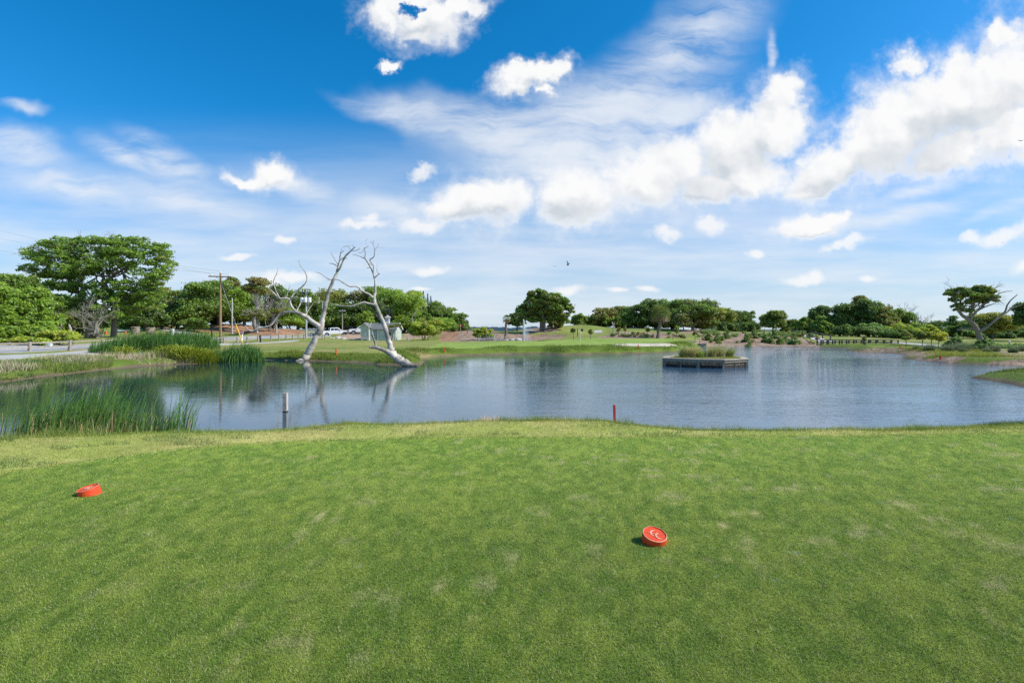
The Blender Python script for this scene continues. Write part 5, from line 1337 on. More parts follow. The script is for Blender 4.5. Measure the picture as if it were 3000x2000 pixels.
mb.add(v, np.array(f), np.array((.27,.245,.21))*(.75+.5*rng.random((len(v),1)))); mb.f.append(np.array([list(range((nB-1)*nA, nB*nA))])); mb.build('root_plate', M['stone'], st, recalc=True)
mb = MB()
for i in range(26):
    a = rng.random()*3.14; limb(mb, (.2+.5*np.cos(a), -.2, .55), (.5+1.25*np.cos(a)*rng.random()+.3, -.5-.4*rng.random(), .15+.5*rng.random()*np.sin(a)), .07, .02, 5, .15, 0, (0.16,0.14,0.125), 5)
mb.build('roots', M['bark'], st)
curved('palm_stump', 'pale leaning palm trunk stub left of the weathered root plate', 207, 60, [(211,984,3.4),(209,974,4),(206,962,3.6),(202,950,2.2)], 'stump')

# ---------------------------------------------------------------- fences and boardwalk
WOODC = (0.34, 0.29, 0.24)
def fence(name, label, posts, h=.88, rails=(.36,.74), pw=.16, rw=.10, col=WOODC, cat='fence'):
    pts = [ground_at(px, D) for px, D in posts]; root = thing(name, label, cat, pts[0])
    o = pts[0]
    for p in pts:
        q = p-o; hh = h*(.96+.08*rng.random())
        bevel(MB().bar(q-np.array([0,0,.2]), q+np.array([.01*rng.normal(), 0, hh]), pw, pw, np.array(col)*(.85+.35*rng.random())).build('post', M['wood'], root), .02)
    for a, b in zip(pts[:-1], pts[1:]):
        for r in rails:
            MB().bar(a-o+np.array([0,.0,r+.03*rng.normal()]), b-o+np.array([0,0,r+.03*rng.normal()]), rw*.55, rw, np.array(col)*(.9+.4*rng.random())).build('rail', M['wood'], root)
    return root
fence('rail_fence', 'long split rail fence between the cart path and road on the left', [(-190,36),(-60,39),(87,42),(204,45),(300,48.5),(380,52),(440,55.5),(500,59.5),(560,63.5),(612,67),(655,69.5),(695,71.5),(724,73),(755,75)], pw=.2)
fence('rail_fence', 'short split rail fence left of the leaning dead tree trunk', [(794,77),(817,78),(838,79),(857,80),(874,81),(890,82)])
fence('rail_fence', 'tiny piece of rail fence right of the leaning dead tree trunk', [(931,86),(944,87),(952,88)])
fence('path_fence', 'dark rail fence on the left side of the sloping path at the boardwalk', [(2322,103),(2335,97),(2354,89),(2373,82),(2394,76)], h=.95, rails=(.75,), col=(.13,.11,.09))
fence('path_fence', 'dark rail fence on the right side of the sloping path at the boardwalk', [(2369,99),(2389,91),(2410,84),(2433,78.5)], h=.95, rails=(.75,), col=(.13,.11,.09))
def boardwalk():
    D0 = 71.5; a = np.array([(2400-1500)/FPX*D0, D0, WATER+.28]); b = np.array([(2626-1500)/FPX*68.5, 68.5, WATER+.34])
    root = thing('boardwalk', 'low dark timber boardwalk with a railing on the far right shore', 'boardwalk', a)
    d = b-a; L = np.linalg.norm(d[:2]); u_ = d/np.linalg.norm(d); s = np.array([-u_[1], u_[0], 0])
    mb = MB(); n = int(L/.28)
    for i in range(n):
        p = d*(i+.5)/n; mb.bar(p+s*-.9, p+s*1.4, .25, .07, np.array((.34,.32,.29))*(.85+.3*rng.random()))
    mb.build('deck', M['wood'], root)
    MB().bar(-s*.95+np.array([0,0,-.16]), d-s*.95+np.array([0,0,-.16]), .07, .26, (.10,.085,.07)).build('beam', M['wood'], root)
    for k, px in enumerate([2401,2419,2436,2456,2477,2498,2520,2541,2562,2583,2604,2624]):
        t = (px-2400)/226; p = d*t
        for off in (-.9, 1.4):
            MB().bar(p+s*off+np.array([0,0,-.6]), p+s*off+np.array([0,0,.62]), .14, .14, (.14,.12,.10)).build('post', M['wood'], root)
    for off in (-.9, 1.4):
        MB().bar(s*off+np.array([0,0,.66]), d+s*off+np.array([0,0,.66]), .2, .08, (.20,.17,.145)).build('rail', M['wood'], root)
        MB().bar(s*off+np.array([0,0,.34]), d+s*off+np.array([0,0,.34]), .04, .09, (.15,.13,.11)).build('rail', M['wood'], root)
boardwalk()

# ---------------------------------------------------------------- poles and wires
def insulator(parent, p):
    MB().lathe([(0,0),(.05,0),(.12,.05),(.05,.09),(.11,.14),(.05,.18),(.09,.22),(0,.27)], 8, (.75,.76,.78), p).build('insulator', M['paint'], parent, smooth=True)
g = ground_at(646, 70); up = thing('utility_pole', 'tall brown wooden utility pole with a crossarm, rising behind the reeds', 'utility pole', g)
Hp = P(646, 800, 70)[2]-g[2]
MB().tube([(0,0,-.4),(0,0,Hp*.5),(0,0,Hp)], [.17,.145,.115], 12, (0.36,0.235,0.125)).build('pole', M['bark'], up, smooth=True)
za = P(646, 811, 70)[2]-g[2]
MB().bar((-1.55,-.16,za+.06), (1.55,-.16,za-.02), .12, .14, (0.26,0.13,0.085)).build('crossarm', M['wood'], up)
for s in (-1, 1): MB().bar((s*.5,-.2,za-.03), (0,-.15,za-.42), .04, .05, (.3,.27,.25)).build('brace', M['metal'], up)
for p in ((-1.2,-.16,za+.14),(1.3,-.16,za+.06),(0,0,Hp)): insulator(up, p)
ge = ground_at(711, 69.5)-g
MB().tube([(0,0,za-.5), tuple((np.array([0,0,za-.5])+ge)/2-np.array([0,0,.06])), tuple(ge)], .022, 5, (.42,.43,.45)).build('guy_wire', M['metal'], up)
dv = np.array([0,0,za-.5])-ge; dv /= np.linalg.norm(dv)
MB().tube([ge, ge+dv*2.75], .065, 8, (0.80,0.50,0.04)).build('guard_sleeve', M['paint'], up)
for (p0, px1, py1, D1, lb) in [((-1.2,-.16,za+.4), -300, 590, 86, 'uppermost thin power line crossing the sky at the left edge'), ((0,0,Hp+.27), -300, 632, 88, 'middle thin power line behind the big oak at the left edge'), ((1.3,-.16,za+.33), -300, 682, 90, 'lowest thin power line at the left edge')]:
    a = g+np.array(p0); b = P(px1, py1, D1); t = np.linspace(0, 1, 24)[:, None]
    w = a+(b-a)*t; w[:, 2] -= 0.9*np.sin(np.pi*t[:, 0])
    o = MB().tube(w-a, .009, 4, (.2,.2,.22)).build('power_line', M['metal']); o.location = a; tag(o, lb, 'power line')
def pole(name, label, px, top, D, r, col, cat='pole'):
    g = ground_at(px, D); root = thing(name, label, cat, g); H = P(px, top, D)[2]-g[2]
    MB().tube([(0,0,-.3),(0,0,H)], [r*1.15, r*.85], 10, col).build('pole', M['bark'], root, smooth=True)
    return root, H, g
tp, H, g = pole('transformer_pole', 'grey utility pole carrying white transformer cans behind the leaning dead tree', 897, 846, 88, .16, (.42,.42,.43), 'utility pole')
MB().bar((-.95,-.14,H-.55), (.95,-.14,H-.55), .1, .12, (.36,.35,.35)).build('crossarm', M['wood'], tp)
for x in (-.85,-.45,.45,.85): insulator(tp, (x,-.14,H-.49))
for x, y in ((-.72,-.1),(.62,-.1),(.02,-.42)):
    MB().lathe([(0,0),(.27,0),(.28,.05),(.28,.8),(.24,.86),(0,.88)], 14, (.72,.74,.76), (x,y,H-2.35)).build('transformer', M['paint'], tp, smooth=True)
pole('wood_pole', 'plain grey wooden pole standing on the pine straw mound', 680, 873, 98, .15, (.46,.43,.40))
sl2, H, g = pole('lamp_pole', 'brown lamp pole behind the pickups with two small floodlights', 1003, 906, 118, .13, (.34,.29,.25), 'lamp pole')
for s in (-1, 1): MB().box((s*.45,-.1,H-.35), (.45,.3,.3), (.5,.5,.5)).build('floodlight', M['metal'], sl2)
sl3, H, g = pole('lamp_pole', 'thin grey street lamp pole close behind the forked dead trunk', 945, 884, 104, .07, (.5,.5,.5), 'lamp pole')
MB().tube([(0,0,H-.05),(-.4,0,H+.08),(-.75,0,H)], .03, 6, (.5,.5,.5)).build('arm', M['metal'], sl3)
MB().lathe([(0,0),(.22,-.12),(.12,-.3),(0,-.32)], 10, (.7,.7,.7), (-.78,0,H)).build('lamp_head', M['metal'], sl3)

# driving range net
def netting():
    tops = [(1240,852,160),(1253,860,175),(1262,867,188),(1277,879,206),(1290,881,224)]
    root = thing('range_net', 'tall dark poles holding blue driving range netting above the grove', 'net', ground_at(1240,160)); o = np.array(root.location)
    m = bpy.data.materials.new('netting'); t, N, L = nt(m); out = N('ShaderNodeOutputMaterial'); d = N('ShaderNodeBsdfDiffuse'); d.inputs[0].default_value = (.05,.12,.20,1); tr = N('ShaderNodeBsdfTransparent')
    mx = N('ShaderNodeMixShader'); mx.inputs[0].default_value = .62; L(tr.outputs[0], mx.inputs[1]); L(d.outputs[0], mx.inputs[2]); L(mx.outputs[0], out.inputs[0])
    for k, (px, py, D) in enumerate(tops):
        t_ = P(px, py, D)-o; b = ground_at(px, D)-o
        MB().tube([b, t_], [.28,.2], 6, (.75,.75,.75) if k == 4 else (.05,.055,.065)).build('pole', M['metal'], root)
    for (a, b) in zip(tops[:-1], tops[1:]):
        s = np.linspace(0, 1, 14); mb = MB()
        pa, pb = P(*a)-o, P(b[0], b[1]+20, b[2])-o
        e = pa+(pb-pa)*s[:, None]; e[:, 2] -= (1.3*(1-s)*s**.5)*1.0
        lo = e.copy(); lo[:, 2] = -1
        k = np.arange(13); mb.add(np.concatenate([e, lo]), np.stack([k, k+1, 14+k+1, 14+k], 1), (.05,.12,.2)); mb.build('netting', m, root)
netting()

# ---------------------------------------------------------------- signs and small posts
def text_mesh(parent, name, body, size, loc, mat, rx=R(90)):
    c = bpy.data.curves.new(name, 'FONT'); c.body = body; c.size = size; c.align_x = 'CENTER'; c.align_y = 'CENTER'; c.extrude = .002
    o = bpy.data.objects.new(name, c); c.materials.append(mat); o.location = loc; o.rotation_euler = (rx, 0, 0); link(o)
    bpy.context.view_layer.update(); me = bpy.data.meshes.new_from_object(o.evaluated_get(bpy.context.evaluated_depsgraph_get())); me.materials.clear(); me.materials.append(mat)
    n = bpy.data.objects.new(name, me); n.location = loc; n.rotation_euler = (rx, 0, 0); bpy.data.objects.remove(o); return link(n, parent)
M['white'] = vcol_mat('white_paint', .5, .03); wm = bpy.data.materials.new('letter_white'); t, N, L = nt(wm); o_ = N('ShaderNodeOutputMaterial'); b_ = N('ShaderNodeBsdfPrincipled'); b_.inputs['Base Color'].default_value = (.8,.8,.8,1); L(b_.outputs[0], o_.inputs[0])
g = ground_at(708, 76); sg = thing('do_not_enter_sign', 'red and white round road sign on a white post beside the yellow guard', 'road sign', g)
zc = P(708, 973, 76)[2]-g[2]
bevel(MB().box((0,0,zc/2-.2), (.24,.24,zc+.1), (.82,.82,.82)).build('post', M['white'], sg), .02)
bevel(MB().box((0,-.135,zc), (.64,.02,.64), (.82,.82,.82)).build('plate', M['white'], sg), .006)
def disc(r, y, z, col, n=28): return MB().add([(0,y,z)]+[(r*math.cos(a), y, z+r*math.sin(a)) for a in np.linspace(0, 2*np.pi, n, endpoint=False)], np.array([[0, 1+(i+1) % n, 1+i] for i in range(n)]), col)
disc(.30, -.150, zc, (.70,.03,.03)).build('red_disc', M['paint'], sg)
MB().box((0,-.155,zc), (.48,.008,.115), (.85,.85,.85)).build('bar', M['white'], sg)
text_mesh(sg, 'lettering', 'DO NOT', .11, (0,-.156,zc+.145), wm); text_mesh(sg, 'lettering', 'ENTER', .11, (0,-.156,zc-.145), wm)
def post_sign(name, label, px, D, topy, col, w, panel=None, cat='sign'):
    g = ground_at(px, D); root = thing(name, label, cat, g); H = P(px, topy, D)[2]-g[2]
    bevel(MB().box((0,0,H/2-.15), (w,w,H+.3), col).build('post', M['wood'], root), .01)
    if panel: 
        x, zz, pw, ph, pc, rot = panel; rm = np.array([[math.cos(rot),0,math.sin(rot)],[0,1,0],[-math.sin(rot),0,math.cos(rot)]])
        bevel(MB().box((x,-w/2-.02,H+zz), (pw,.03,ph), pc, rm).build('panel', M['paint'], root), .008)
    return root
post_sign('marker_post', 'black post with a brown panel in front of the curled dead limb', 763, 70, 984, (.03,.03,.035), .16, (0,-.1,.3,.42,(.16,.11,.08),0))
post_sign('marker_post', 'black post with a dark box standing left of the tall utility pole', 620, 83, 955, (.03,.03,.035), .14, (.22,-.25,.36,.42,(.04,.04,.05),0))
post_sign('road_sign', 'grey diamond-shaped back of a road sign right of the pine straw mound', 821, 106, 958, (.4,.4,.4), .08, (0,-.35,.62,.62,(.36,.39,.41),R(45)))
post_sign('white_post', 'short wide white post on the lawn right of the stone pillars', 505, 86, 963, (.8,.8,.8), .4, (0,-.2,.3,.3,(.78,.8,.85),0), 'post')
post_sign('mailbox_post', 'small white box at the roadside below the round yellow-green bush', 145, 47.5, 1006, (.75,.75,.75), .3, (.0,-.05,.55,.26,(.8,.8,.8),0), 'box')
post_sign('path_light', 'small dark path light at the far left roadside', 28, 47.5, 1006, (.05,.05,.05), .09, (0,0,.16,.12,(.6,.6,.58),0), 'light')
post_sign('path_light', 'small dark path light at the roadside under the round bush', 175, 48.5, 1004, (.05,.05,.05), .09, (0,0,.16,.12,(.3,.3,.3),0), 'light')
post_sign('black_stake', 'thin black post on the green slope left of the flagstick', 1692, 84, 962, (.03,.04,.03), .11, None, 'post')
for px, D, ty, lb in [(2051,70,1000,'thin'),]: pass
def stake(label, px, basey, topy, w=.09, col=(.72,.10,.03)):
    g = rg(px, basey); D = g[1]; H = max(.25, P(px, topy, D)[2]-g[2])
    o = bevel(MB().box((0,0,H/2-.1), (w,w,H+.2), col).build('hazard_stake', M['paint']), .012); o.location = g
    return tag(o, label, 'stake', 'painted hazard stakes round the pond')
p = lipxy(1801, .35); g = np.array([p[0], p[1], gz(*p)])
o = bevel(MB().box((0,0,.09), (.042,.042,.56), (.62,.05,.06)).build('hazard_stake', M['paint']), .006); o.location = g; o.rotation_euler = (R(1), R(-1.5), 0)
tag(o, 'red stake on the near water edge of the tee', 'stake', 'painted hazard stakes round the pond')
o.location.z = P(1801, 1185, g[1])[2]-.37
for a in [('orange stake on the far bank between the two dead trees',985,1041,1021,.095),('orange stake on the far bank right of the fallen root',1302,1032,1017,.095),('orange stake on the grass bank in front of the sand bunker',1870,1020,1009.5,.095),('red stake behind the planter island near the green utility box',2050,1007,999,.095),
          ('red stake among weeds on the right bank below the young trees',2755,1052,1041,.095),('small red stake at the edge of the lawn right of the shed',1211,999,991,.095),('small red stake on the lawn path beside the boardwalk end',2637,1021,1014,.095),('tiny orange stake on the lawn left of the stone pillars',310,979,971,.22),
          ('tiny orange stake directly behind the left stone pillar',367,977,971,.22),('tiny orange stake on the lawn below the pine straw mound',570,981,974,.22),('tiny orange stake on the mulch crest left of the lone shrub',1369,976,969,.2)]:
    stake(a[0], a[1], a[2], a[3], a[4], (.80,.16,.04) if 'orange' in a[0] else (.7,.06,.05))
# square timber post standing in the pond
g = P(836, 1206, 15.2); g[2] = WATER; wp = thing('timber_post', 'square weathered timber post standing in the pond near the reeds', 'post', g)
H = P(836, 1150, 15.2)[2]-WATER
mb = MB(); nseg = 8
for i in range(nseg):
    z0, z1 = -.5+(H+.5)*i/nseg, -.5+(H+.5)*(i+1)/nseg
    mb.box((0,0,(z0+z1)/2), (.118,.118,z1-z0), (.07,.055,.045) if z1 < .13 else np.array((.50,.43,.36)))
mb.build('post', M['wood'], wp)

# ---------------------------------------------------------------- stone gate pillars
for px, D, lb in [(397,78,'left of two round stone gate pillars on the far side of the road'),(441,79,'right of two round stone gate pillars on the far side of the road')]:
    g = ground_at(px, D); root = thing('stone_pillar', lb, 'pillar', g); mb = MB(); R0 = .55
    for r in range(6):
        n = 9; off = (r % 2)*.5
        for k in range(n):
            a0 = (k+off)/n*6.283; a1 = a0+6.283/n*.94; rr = R0*(1+.04*rng.normal()); z0 = r*.175; z1 = z0+.165
            q = [(rr*math.cos(a), rr*math.sin(a)) for a in np.linspace(a0, a1, 4)]
            inn = [(R0*.7*math.cos(a), R0*.7*math.sin(a)) for a in np.linspace(a1, a0, 4)]
            mb.prism(q+inn, (1,0,0), (0,1,0), (0,0,1), z0, z1, np.array((.38,.30,.25))*(.7+.6*rng.random()))
    mb.lathe([(0,-.2),(R0*.93,-.2),(R0*.93,1.05),(0,1.05)], 16, (.2,.17,.15)); mb.build('stonework', M['stone'], root, recalc=True)
    MB().lathe([(0,1.05),(R0*1.1,1.05),(R0*1.12,1.12),(R0*.95,1.17),(0,1.18)], 20, (.30,.26,.22)).build('cap', M['stone'], root)

# ---------------------------------------------------------------- planter island
def island():
    poly = np.array([(10.13,34.0),(11.8,32.5),(13.2,32.0),(15.12,33.1),(15.75,35.1),(15.1,36.8),(13.7,37.7),(12.1,37.2),(10.85,35.9)])
    c = poly.mean(axis=0); root = thing('planter_island', 'weathered timber planter island with grass clumps, standing in the pond', 'planter', (c[0], c[1], WATER))
    q = poly-c; n = len(q); zt = .50
    mb = MB()
    for i in range(n):
        a, b = q[i], q[(i+1) % n]; L = np.linalg.norm(b-a); m = max(3, int(L/.19)); d = (b-a)/L; nm = np.array([d[1], -d[0]])
        for k in range(m):
            p0 = a+d*L*(k+.04)/m; p1 = a+d*L*(k+.96)/m; j = .012*rng.normal()
            rot = np.array([[d[0], nm[0], 0],[d[1], nm[1], 0],[0,0,1]]); cc = np.array((.25,.18,.115))*(.6+.75*rng.random()); mid = (p0+p1)/2+nm*j
            mb.box((mid[0], mid[1], zt/2-.02), (L/m*.92, .05, zt*.78-.0), cc, rot)
            mb.box((mid[0], mid[1], .02), (L/m*.92, .052, .30), np.array((.05,.042,.038))*(.7+.6*rng.random()), rot)
            mb.box((mid[0], mid[1], zt-.10), (L/m*.92, .05, .16), cc, rot)
    mb.build('plank_wall', M['wood'], root)
    for i in range(n):
        a, b = q[i], q[(i+1) % n]
        o = MB().bar((a[0]*1.012, a[1]*1.012, -.4), (a[0]*1.012, a[1]*1.012, zt), .17, .17, (.24,.20,.16)).build('post', M['wood'], root)
        mid = (a+b)/2*1.012
        if np.linalg.norm(b-a) > 1.9: MB().bar((mid[0], mid[1], -.4), (mid[0], mid[1], zt), .12, .12, (.22,.18,.145)).build('post', M['wood'], root)
    for i in range(n):
        a, b = q[i], q[(i+1) % n]; v = []
        for p in (a, b):
            v.append(p*1.065); v.append(p*.90)
        vv = [(*v[0],zt),(*v[2],zt),(*v[3],zt),(*v[1],zt),(*v[0],zt+.06),(*v[2],zt+.06),(*v[3],zt+.06),(*v[1],zt+.06)]
        MB().add(vv, np.array([[3,2,1,0],[4,5,6,7],[0,1,5,4],[1,2,6,5],[2,3,7,6],[3,0,4,7]]), np.array((.46,.385,.29))*(.9+.2*rng.random())).build('cap_board', M['wood'], root, recalc=True)
        v = [p*s for p in (a, b) for s in (1.045, 1.02)]
        vv = [(*v[0],zt-.16),(*v[2],zt-.16),(*v[3],zt-.16),(*v[1],zt-.16),(*v[0],zt-.003),(*v[2],zt-.003),(*v[3],zt-.003),(*v[1],zt-.003)]
        MB().add(vv, np.array([[3,2,1,0],[4,5,6,7],[0,1,5,4],[1,2,6,5],[2,3,7,6],[3,0,4,7]]), np.array((.31,.26,.195))*(.85+.3*rng.random())).build('fascia', M['wood'], root, recalc=True)
    sv = [(0,0,zt+.10)]+[(*(p*.55),zt+.06) for p in q]+[(*(p*.93),zt-.05) for p in q]
    f3 = [[0, 1+i, 1+(i+1) % n] for i in range(n)]; f4 = [[1+i, 1+n+i, 1+n+(i+1) % n, 1+(i+1) % n] for i in range(n)]
    MB().add(sv, np.array(f3), (.20,.17,.08)).build('soil', M['mulch'], root, smooth=True).data
    mb = MB().add(sv, np.array(f4), (.20,.17,.08)); mb.build('soil_edge', M['mulch'], root, smooth=True)
    return c, zt
ic, izt = island()
for px, D, h, w_, lb, c0, c1 in [(2000,34.6,.72,.5,'leftmost grass clump on the planter island',(.13,.135,.05),(.26,.23,.12)),(2024,34.4,.62,.45,'brownish grass clump second from left on the planter island',(.22,.17,.10),(.36,.28,.18)),(2050,34.3,.55,.5,'short greener grass clump in the middle of the planter island',(.13,.16,.05),(.24,.25,.09)),
                             (2040,36.0,.7,.5,'pale grass clump at the back of the planter island',(.24,.19,.12),(.36,.29,.2)),(2085,34.6,.72,.55,'largest brown grass clump right of the small palm on the planter island',(.16,.14,.06),(.32,.26,.16)),(2108,35.0,.66,.5,'tan grass clump second from right on the planter island',(.2,.17,.09),(.34,.28,.18)),(2136,35.2,.56,.55,'rightmost low grass clump on the planter island',(.13,.145,.05),(.24,.22,.11))]:
    b = P(px, 1000, D); b[2] = WATER+izt+.02
    root = thing('grass_clump', lb, 'ornamental grass', b, 0, 'grass clumps on the planter island')
    patch(0, 0, w_*.42, w_*.42, 620, h*.55, h*1.9*(.75+.5*rng.random()), .018, np.array(c0)*(1.4,1.6,1.0), np.array(c1)*(1.4,1.6,1.05), (.18, 0), .38, 2, onz=0.0, bend=.6).build('blades', M['blade'], root)
b = P(2064, 1000, 35.2); b[2] = WATER+izt; root = thing('small_palm', 'small spiky palm plant in the middle of the planter island', 'plant', b)
mb = MB()
for i in range(30):
    a = i*2.4; el = R(20+55*rng.random()); d = np.array([math.cos(a)*math.cos(el), math.sin(a)*math.cos(el), math.sin(el)])*(.55+.3*rng.random()); s = np.cross(d, [0,0,1.0]); s = s/np.linalg.norm(s)*.035
    mb.add([np.zeros(3), d*.55-s, d*.55+s, d+np.array([0,0,-.14])], np.array([[0,1,3,2]]), np.array((.14,.19,.04))*(.7+.6*rng.random()))
mb.build('fronds', M['leaf'], root)
ig = [patch(ic[0]+dx, ic[1]+dy, .9, .6, 700, .05, .2, .02, (.17,.21,.025), (.33,.34,.05), spread=.6, onz=WATER+izt+.02) for dx, dy in ((-1.6,-.6),(-.4,-1.4),(1.0,-1.3),(1.8,0),(.3,.5),(-.8,1.4))]
stuff(merge(ig), 'island_ground_cover', 'yellow-green ground cover on the planter island')

# ---------------------------------------------------------------- fountain
def fountain():
    b = np.array([FC[0], FC[1], WATER]); root = thing('fountain', 'white fountain jet rising behind the putting green', 'fountain', b)
    m = bpy.data.materials.new('spray'); t, N, L = nt(m); out = N('ShaderNodeOutputMaterial'); d = N('ShaderNodeBsdfDiffuse'); d.inputs[0].default_value = (.92,.94,.96,1); tr = N('ShaderNodeBsdfTransparent'); tl = N('ShaderNodeBsdfTranslucent'); tl.inputs[0].default_value = (.92,.94,.96,1)
    m0 = N('ShaderNodeMixShader'); L(d.outputs[0], m0.inputs[1]); L(tl.outputs[0], m0.inputs[2])
    mx = N('ShaderNodeMixShader'); mx.inputs[0].default_value = .82; L(tr.outputs[0], mx.inputs[1]); L(m0.outputs[0], mx.inputs[2]); L(mx.outputs[0], out.inputs[0])
    H = P(1534, 936, FC[1])[2]-WATER
    def drops(n, spread_f, szf, zlo, zhi, drift):
        z = zlo+(zhi-zlo)*rng.random(n); tz = z/H; sp = spread_f(tz); a = rng.random(n)*6.283; q = np.sqrt(rng.random(n))
        c = np.stack([sp*q*np.cos(a)+drift*(1-tz), sp*q*np.sin(a), z], 1); s = szf*(.5+rng.random(n))[:, None]
        d1 = unit(rng.normal(size=(n,3)))*s; d2 = unit(rng.normal(size=(n,3)))*s
        return MB().add(np.stack([c-d1*.5, c+d1*.5, c+d2], 1).reshape(-1,3), np.arange(n*3).reshape(n,3), (1,1,1))
    drops(9000, lambda t: .05+.10*(1-t), .085, 0, H, 0).build('jet', m, root)
    drops(1500, lambda t: .08+.85*(1-t)**1.2, .065, 0, H*.93, .7).build('spray', m, root)
    MB().lathe([(0,.0),(.35,.0),(.35,.12),(.1,.2),(0,.2)], 12, (.1,.1,.1)).build('nozzle', M['metal'], root)
fountain()

# ---------------------------------------------------------------- sheds
SID, TRIM, ROOF = (.47,.525,.475), (.80,.82,.82), (.17,.17,.165)
def siding(mb, p0, p1, z0, z1, nrm, col=SID, step=.16, shape=None):
    """lapped boards between p0 and p1, each a thin wedge"""
    p0 = np.array(p0, float); p1 = np.array(p1, float); nrm = np.array(nrm, float); n = int(round((z1-z0)/step))
    for i in range(n):
        za, zb = z0+(z1-z0)*i/n, z0+(z1-z0)*(i+1)/n
        a, b = p0, p1
        if shape is not None:
            f = shape((za+zb)/2); mid = (p0+p1)/2; a = mid+(p0-mid)*f; b = mid+(p1-mid)*f
        e = lambda p, z, o: (p[0]+nrm[0]*o, p[1]+nrm[1]*o, z)
        c = np.array(col)*(.95+.1*rng.random())
        mb.add([e(a,za,.035), e(b,za,.035), e(b,zb,.008), e(a,zb,.008), e(a,za,0), e(b,za,0)], [[0,1,2,3]], c); mb.f.append(np.array([[4,5,1,0]])+mb.n-6)
def shed(name, label, x0, x1, y0, y1, zb, ze, zr, ridge, base=0.0, cat='shed'):
    """gabled shed; ridge 'x' or 'y'"""
    cx, cy = (x0+x1)/2, (y0+y1)/2; root = thing(name, label, cat, (cx, cy, zb))
    X, Y = (x1-x0)/2, (y1-y0)/2; E, Rg = ze-zb, zr-zb
    mb = MB(); mb.box((0,0,(E+base)/2), (2*X-.02, 2*Y-.02, E-base), np.array(SID)*.8)
    siding(mb, (-X,-Y), (X,-Y), base, E, (0,-1)); siding(mb, (X,-Y), (X,Y), base, E, (1,0)); siding(mb, (X,Y), (-X,Y), base, E, (0,1)); siding(mb, (-X,Y), (-X,-Y), base, E, (-1,0))
    sh = lambda z: max(0, (Rg-z)/(Rg-E))
    if ridge == 'x':
        for s in (-1, 1):
            mb.add([(s*X,-Y,E),(s*X,Y,E),(s*X,0,Rg)], np.array([[0,1,2]]), SID); siding(mb, (s*X,-s*Y), (s*X,s*Y), E, Rg-.05, (s,0), shape=sh)
    else:
        for s in (-1, 1):
            mb.add([(-X,s*Y,E),(X,s*Y,E),(0,s*Y,Rg)], np.array([[0,1,2]]), SID); siding(mb, (s*X,s*Y), (-s*X,s*Y), E, Rg-.05, (0,s), shape=sh)
    mb.build('wall', M['paint'], root)
    if base: bevel(MB().box((0,0,base/2-.15), (2*X+.03, 2*Y+.03, base+.3), (.50,.49,.48)).build('foundation', M['concrete'], root), .02)
    tb = MB()
    for sx in (-1, 1):
        for sy in (-1, 1): tb.box((sx*X, sy*Y, (E+base)/2), (.14,.14,E-base+.01), TRIM)
    tb.build('corner_boards', M['paint'], root)
    ov, th = .28, .09; half = (Y if ridge == 'x' else X); L = (X if ridge == 'x' else Y)+.32; sl_ = (Rg-E)/half; zo = E-sl_*ov
    rb = MB()
    for s in (-1, 1):
        n = 9
        for i in range(n):                                             # courses of shingles
            a0, a1 = i/n, (i+1)/n; w0 = (half+ov)*(1-a0); w1 = (half+ov)*(1-a1); h0 = zo+(Rg-zo)*a0; h1 = zo+(Rg-zo)*a1
            q = [(w0*s, h0+.05), (w1*s, h1+.05+.03), (w1*s, h1-.02), (w0*s, h0-.06)]
            if ridge == 'x': vv = [(-L,b_,c_) for b_, c_ in q]+[(L,b_,c_) for b_, c_ in q]
            else: vv = [(b_,-L,c_) for b_, c_ in q]+[(b_,L,c_) for b_, c_ in q]
            rb.add(vv, np.array([[0,1,2,3],[7,6,5,4],[0,4,5,1],[1,5,6,2],[2,6,7,3],[3,7,4,0]]), np.array(ROOF)*(.85+.3*rng.random()))
    rb.build('roof', M['stone'], root, recalc=True)
    fb = MB()
    for e in (-1, 1):
        for s in (-1, 1):
            if ridge == 'x': fb.bar((e*(L+.02), s*(half+ov), zo-.03), (e*(L+.02), 0, Rg-.03), .05, .2, TRIM)
            else: fb.bar((s*(half+ov), e*(L+.02), zo-.03), (0, e*(L+.02), Rg-.03), .2, .05, TRIM)
    fb.build('bargeboards', M['paint'], root)
    return root, X, Y, E, Rg
zg = gz(-22.7, 93)-.05
sh1, X, Y, E, Rg = shed('shed', 'pale green gabled shed with a white cupola behind the right dead tree', -25.2, -20.7, 91, 95.4, zg, zg+2.15, zg+3.15, 'x')
# door, louvre vent, cupola
dr = bevel(MB().box((-1.35,-Y-.05,.98), (.75,.06,1.9), (.20,.29,.30)).build('door', M['paint'], sh1), .01)
MB().lathe([(0,0),(.04,0),(.04,.06),(0,.06)], 8, (.5,.5,.5), (-1.08,-Y-.12,.95)).build('handle', M['metal'], dr)
for x in (-1.78,-.92): MB().box((x,-Y-.055,.98), (.09,.06,1.98), TRIM).build('door_trim', M['paint'], sh1)
MB().box((1.2,-Y-.05,1.25), (.55,.05,.6), (.10,.12,.13)).build('window', M['glass'], sh1)
mb = MB(); mb.box((X+.05,0,1.75), (.05,.55,.7), TRIM)
for k in range(6): mb.box((X+.085,0,1.5+.1*k), (.02,.45,.04), (.6,.62,.62))
mb.build('louvre', M['paint'], sh1)
cx = P(1136, 940, 93.2)[0]-(-22.95)
cb = MB().box((cx,0,Rg+.45), (.62,.62,1.1), TRIM).build('cupola', M['paint'], sh1)
MB().box((cx-.02,-.315,Rg+.62), (.26,.02,.42), (.16,.22,.30)).build('louvre', M['glass'], cb)
MB().box((cx+.315,0,Rg+.62), (.02,.26,.42), (.30,.36,.42)).build('louvre', M['glass'], cb)
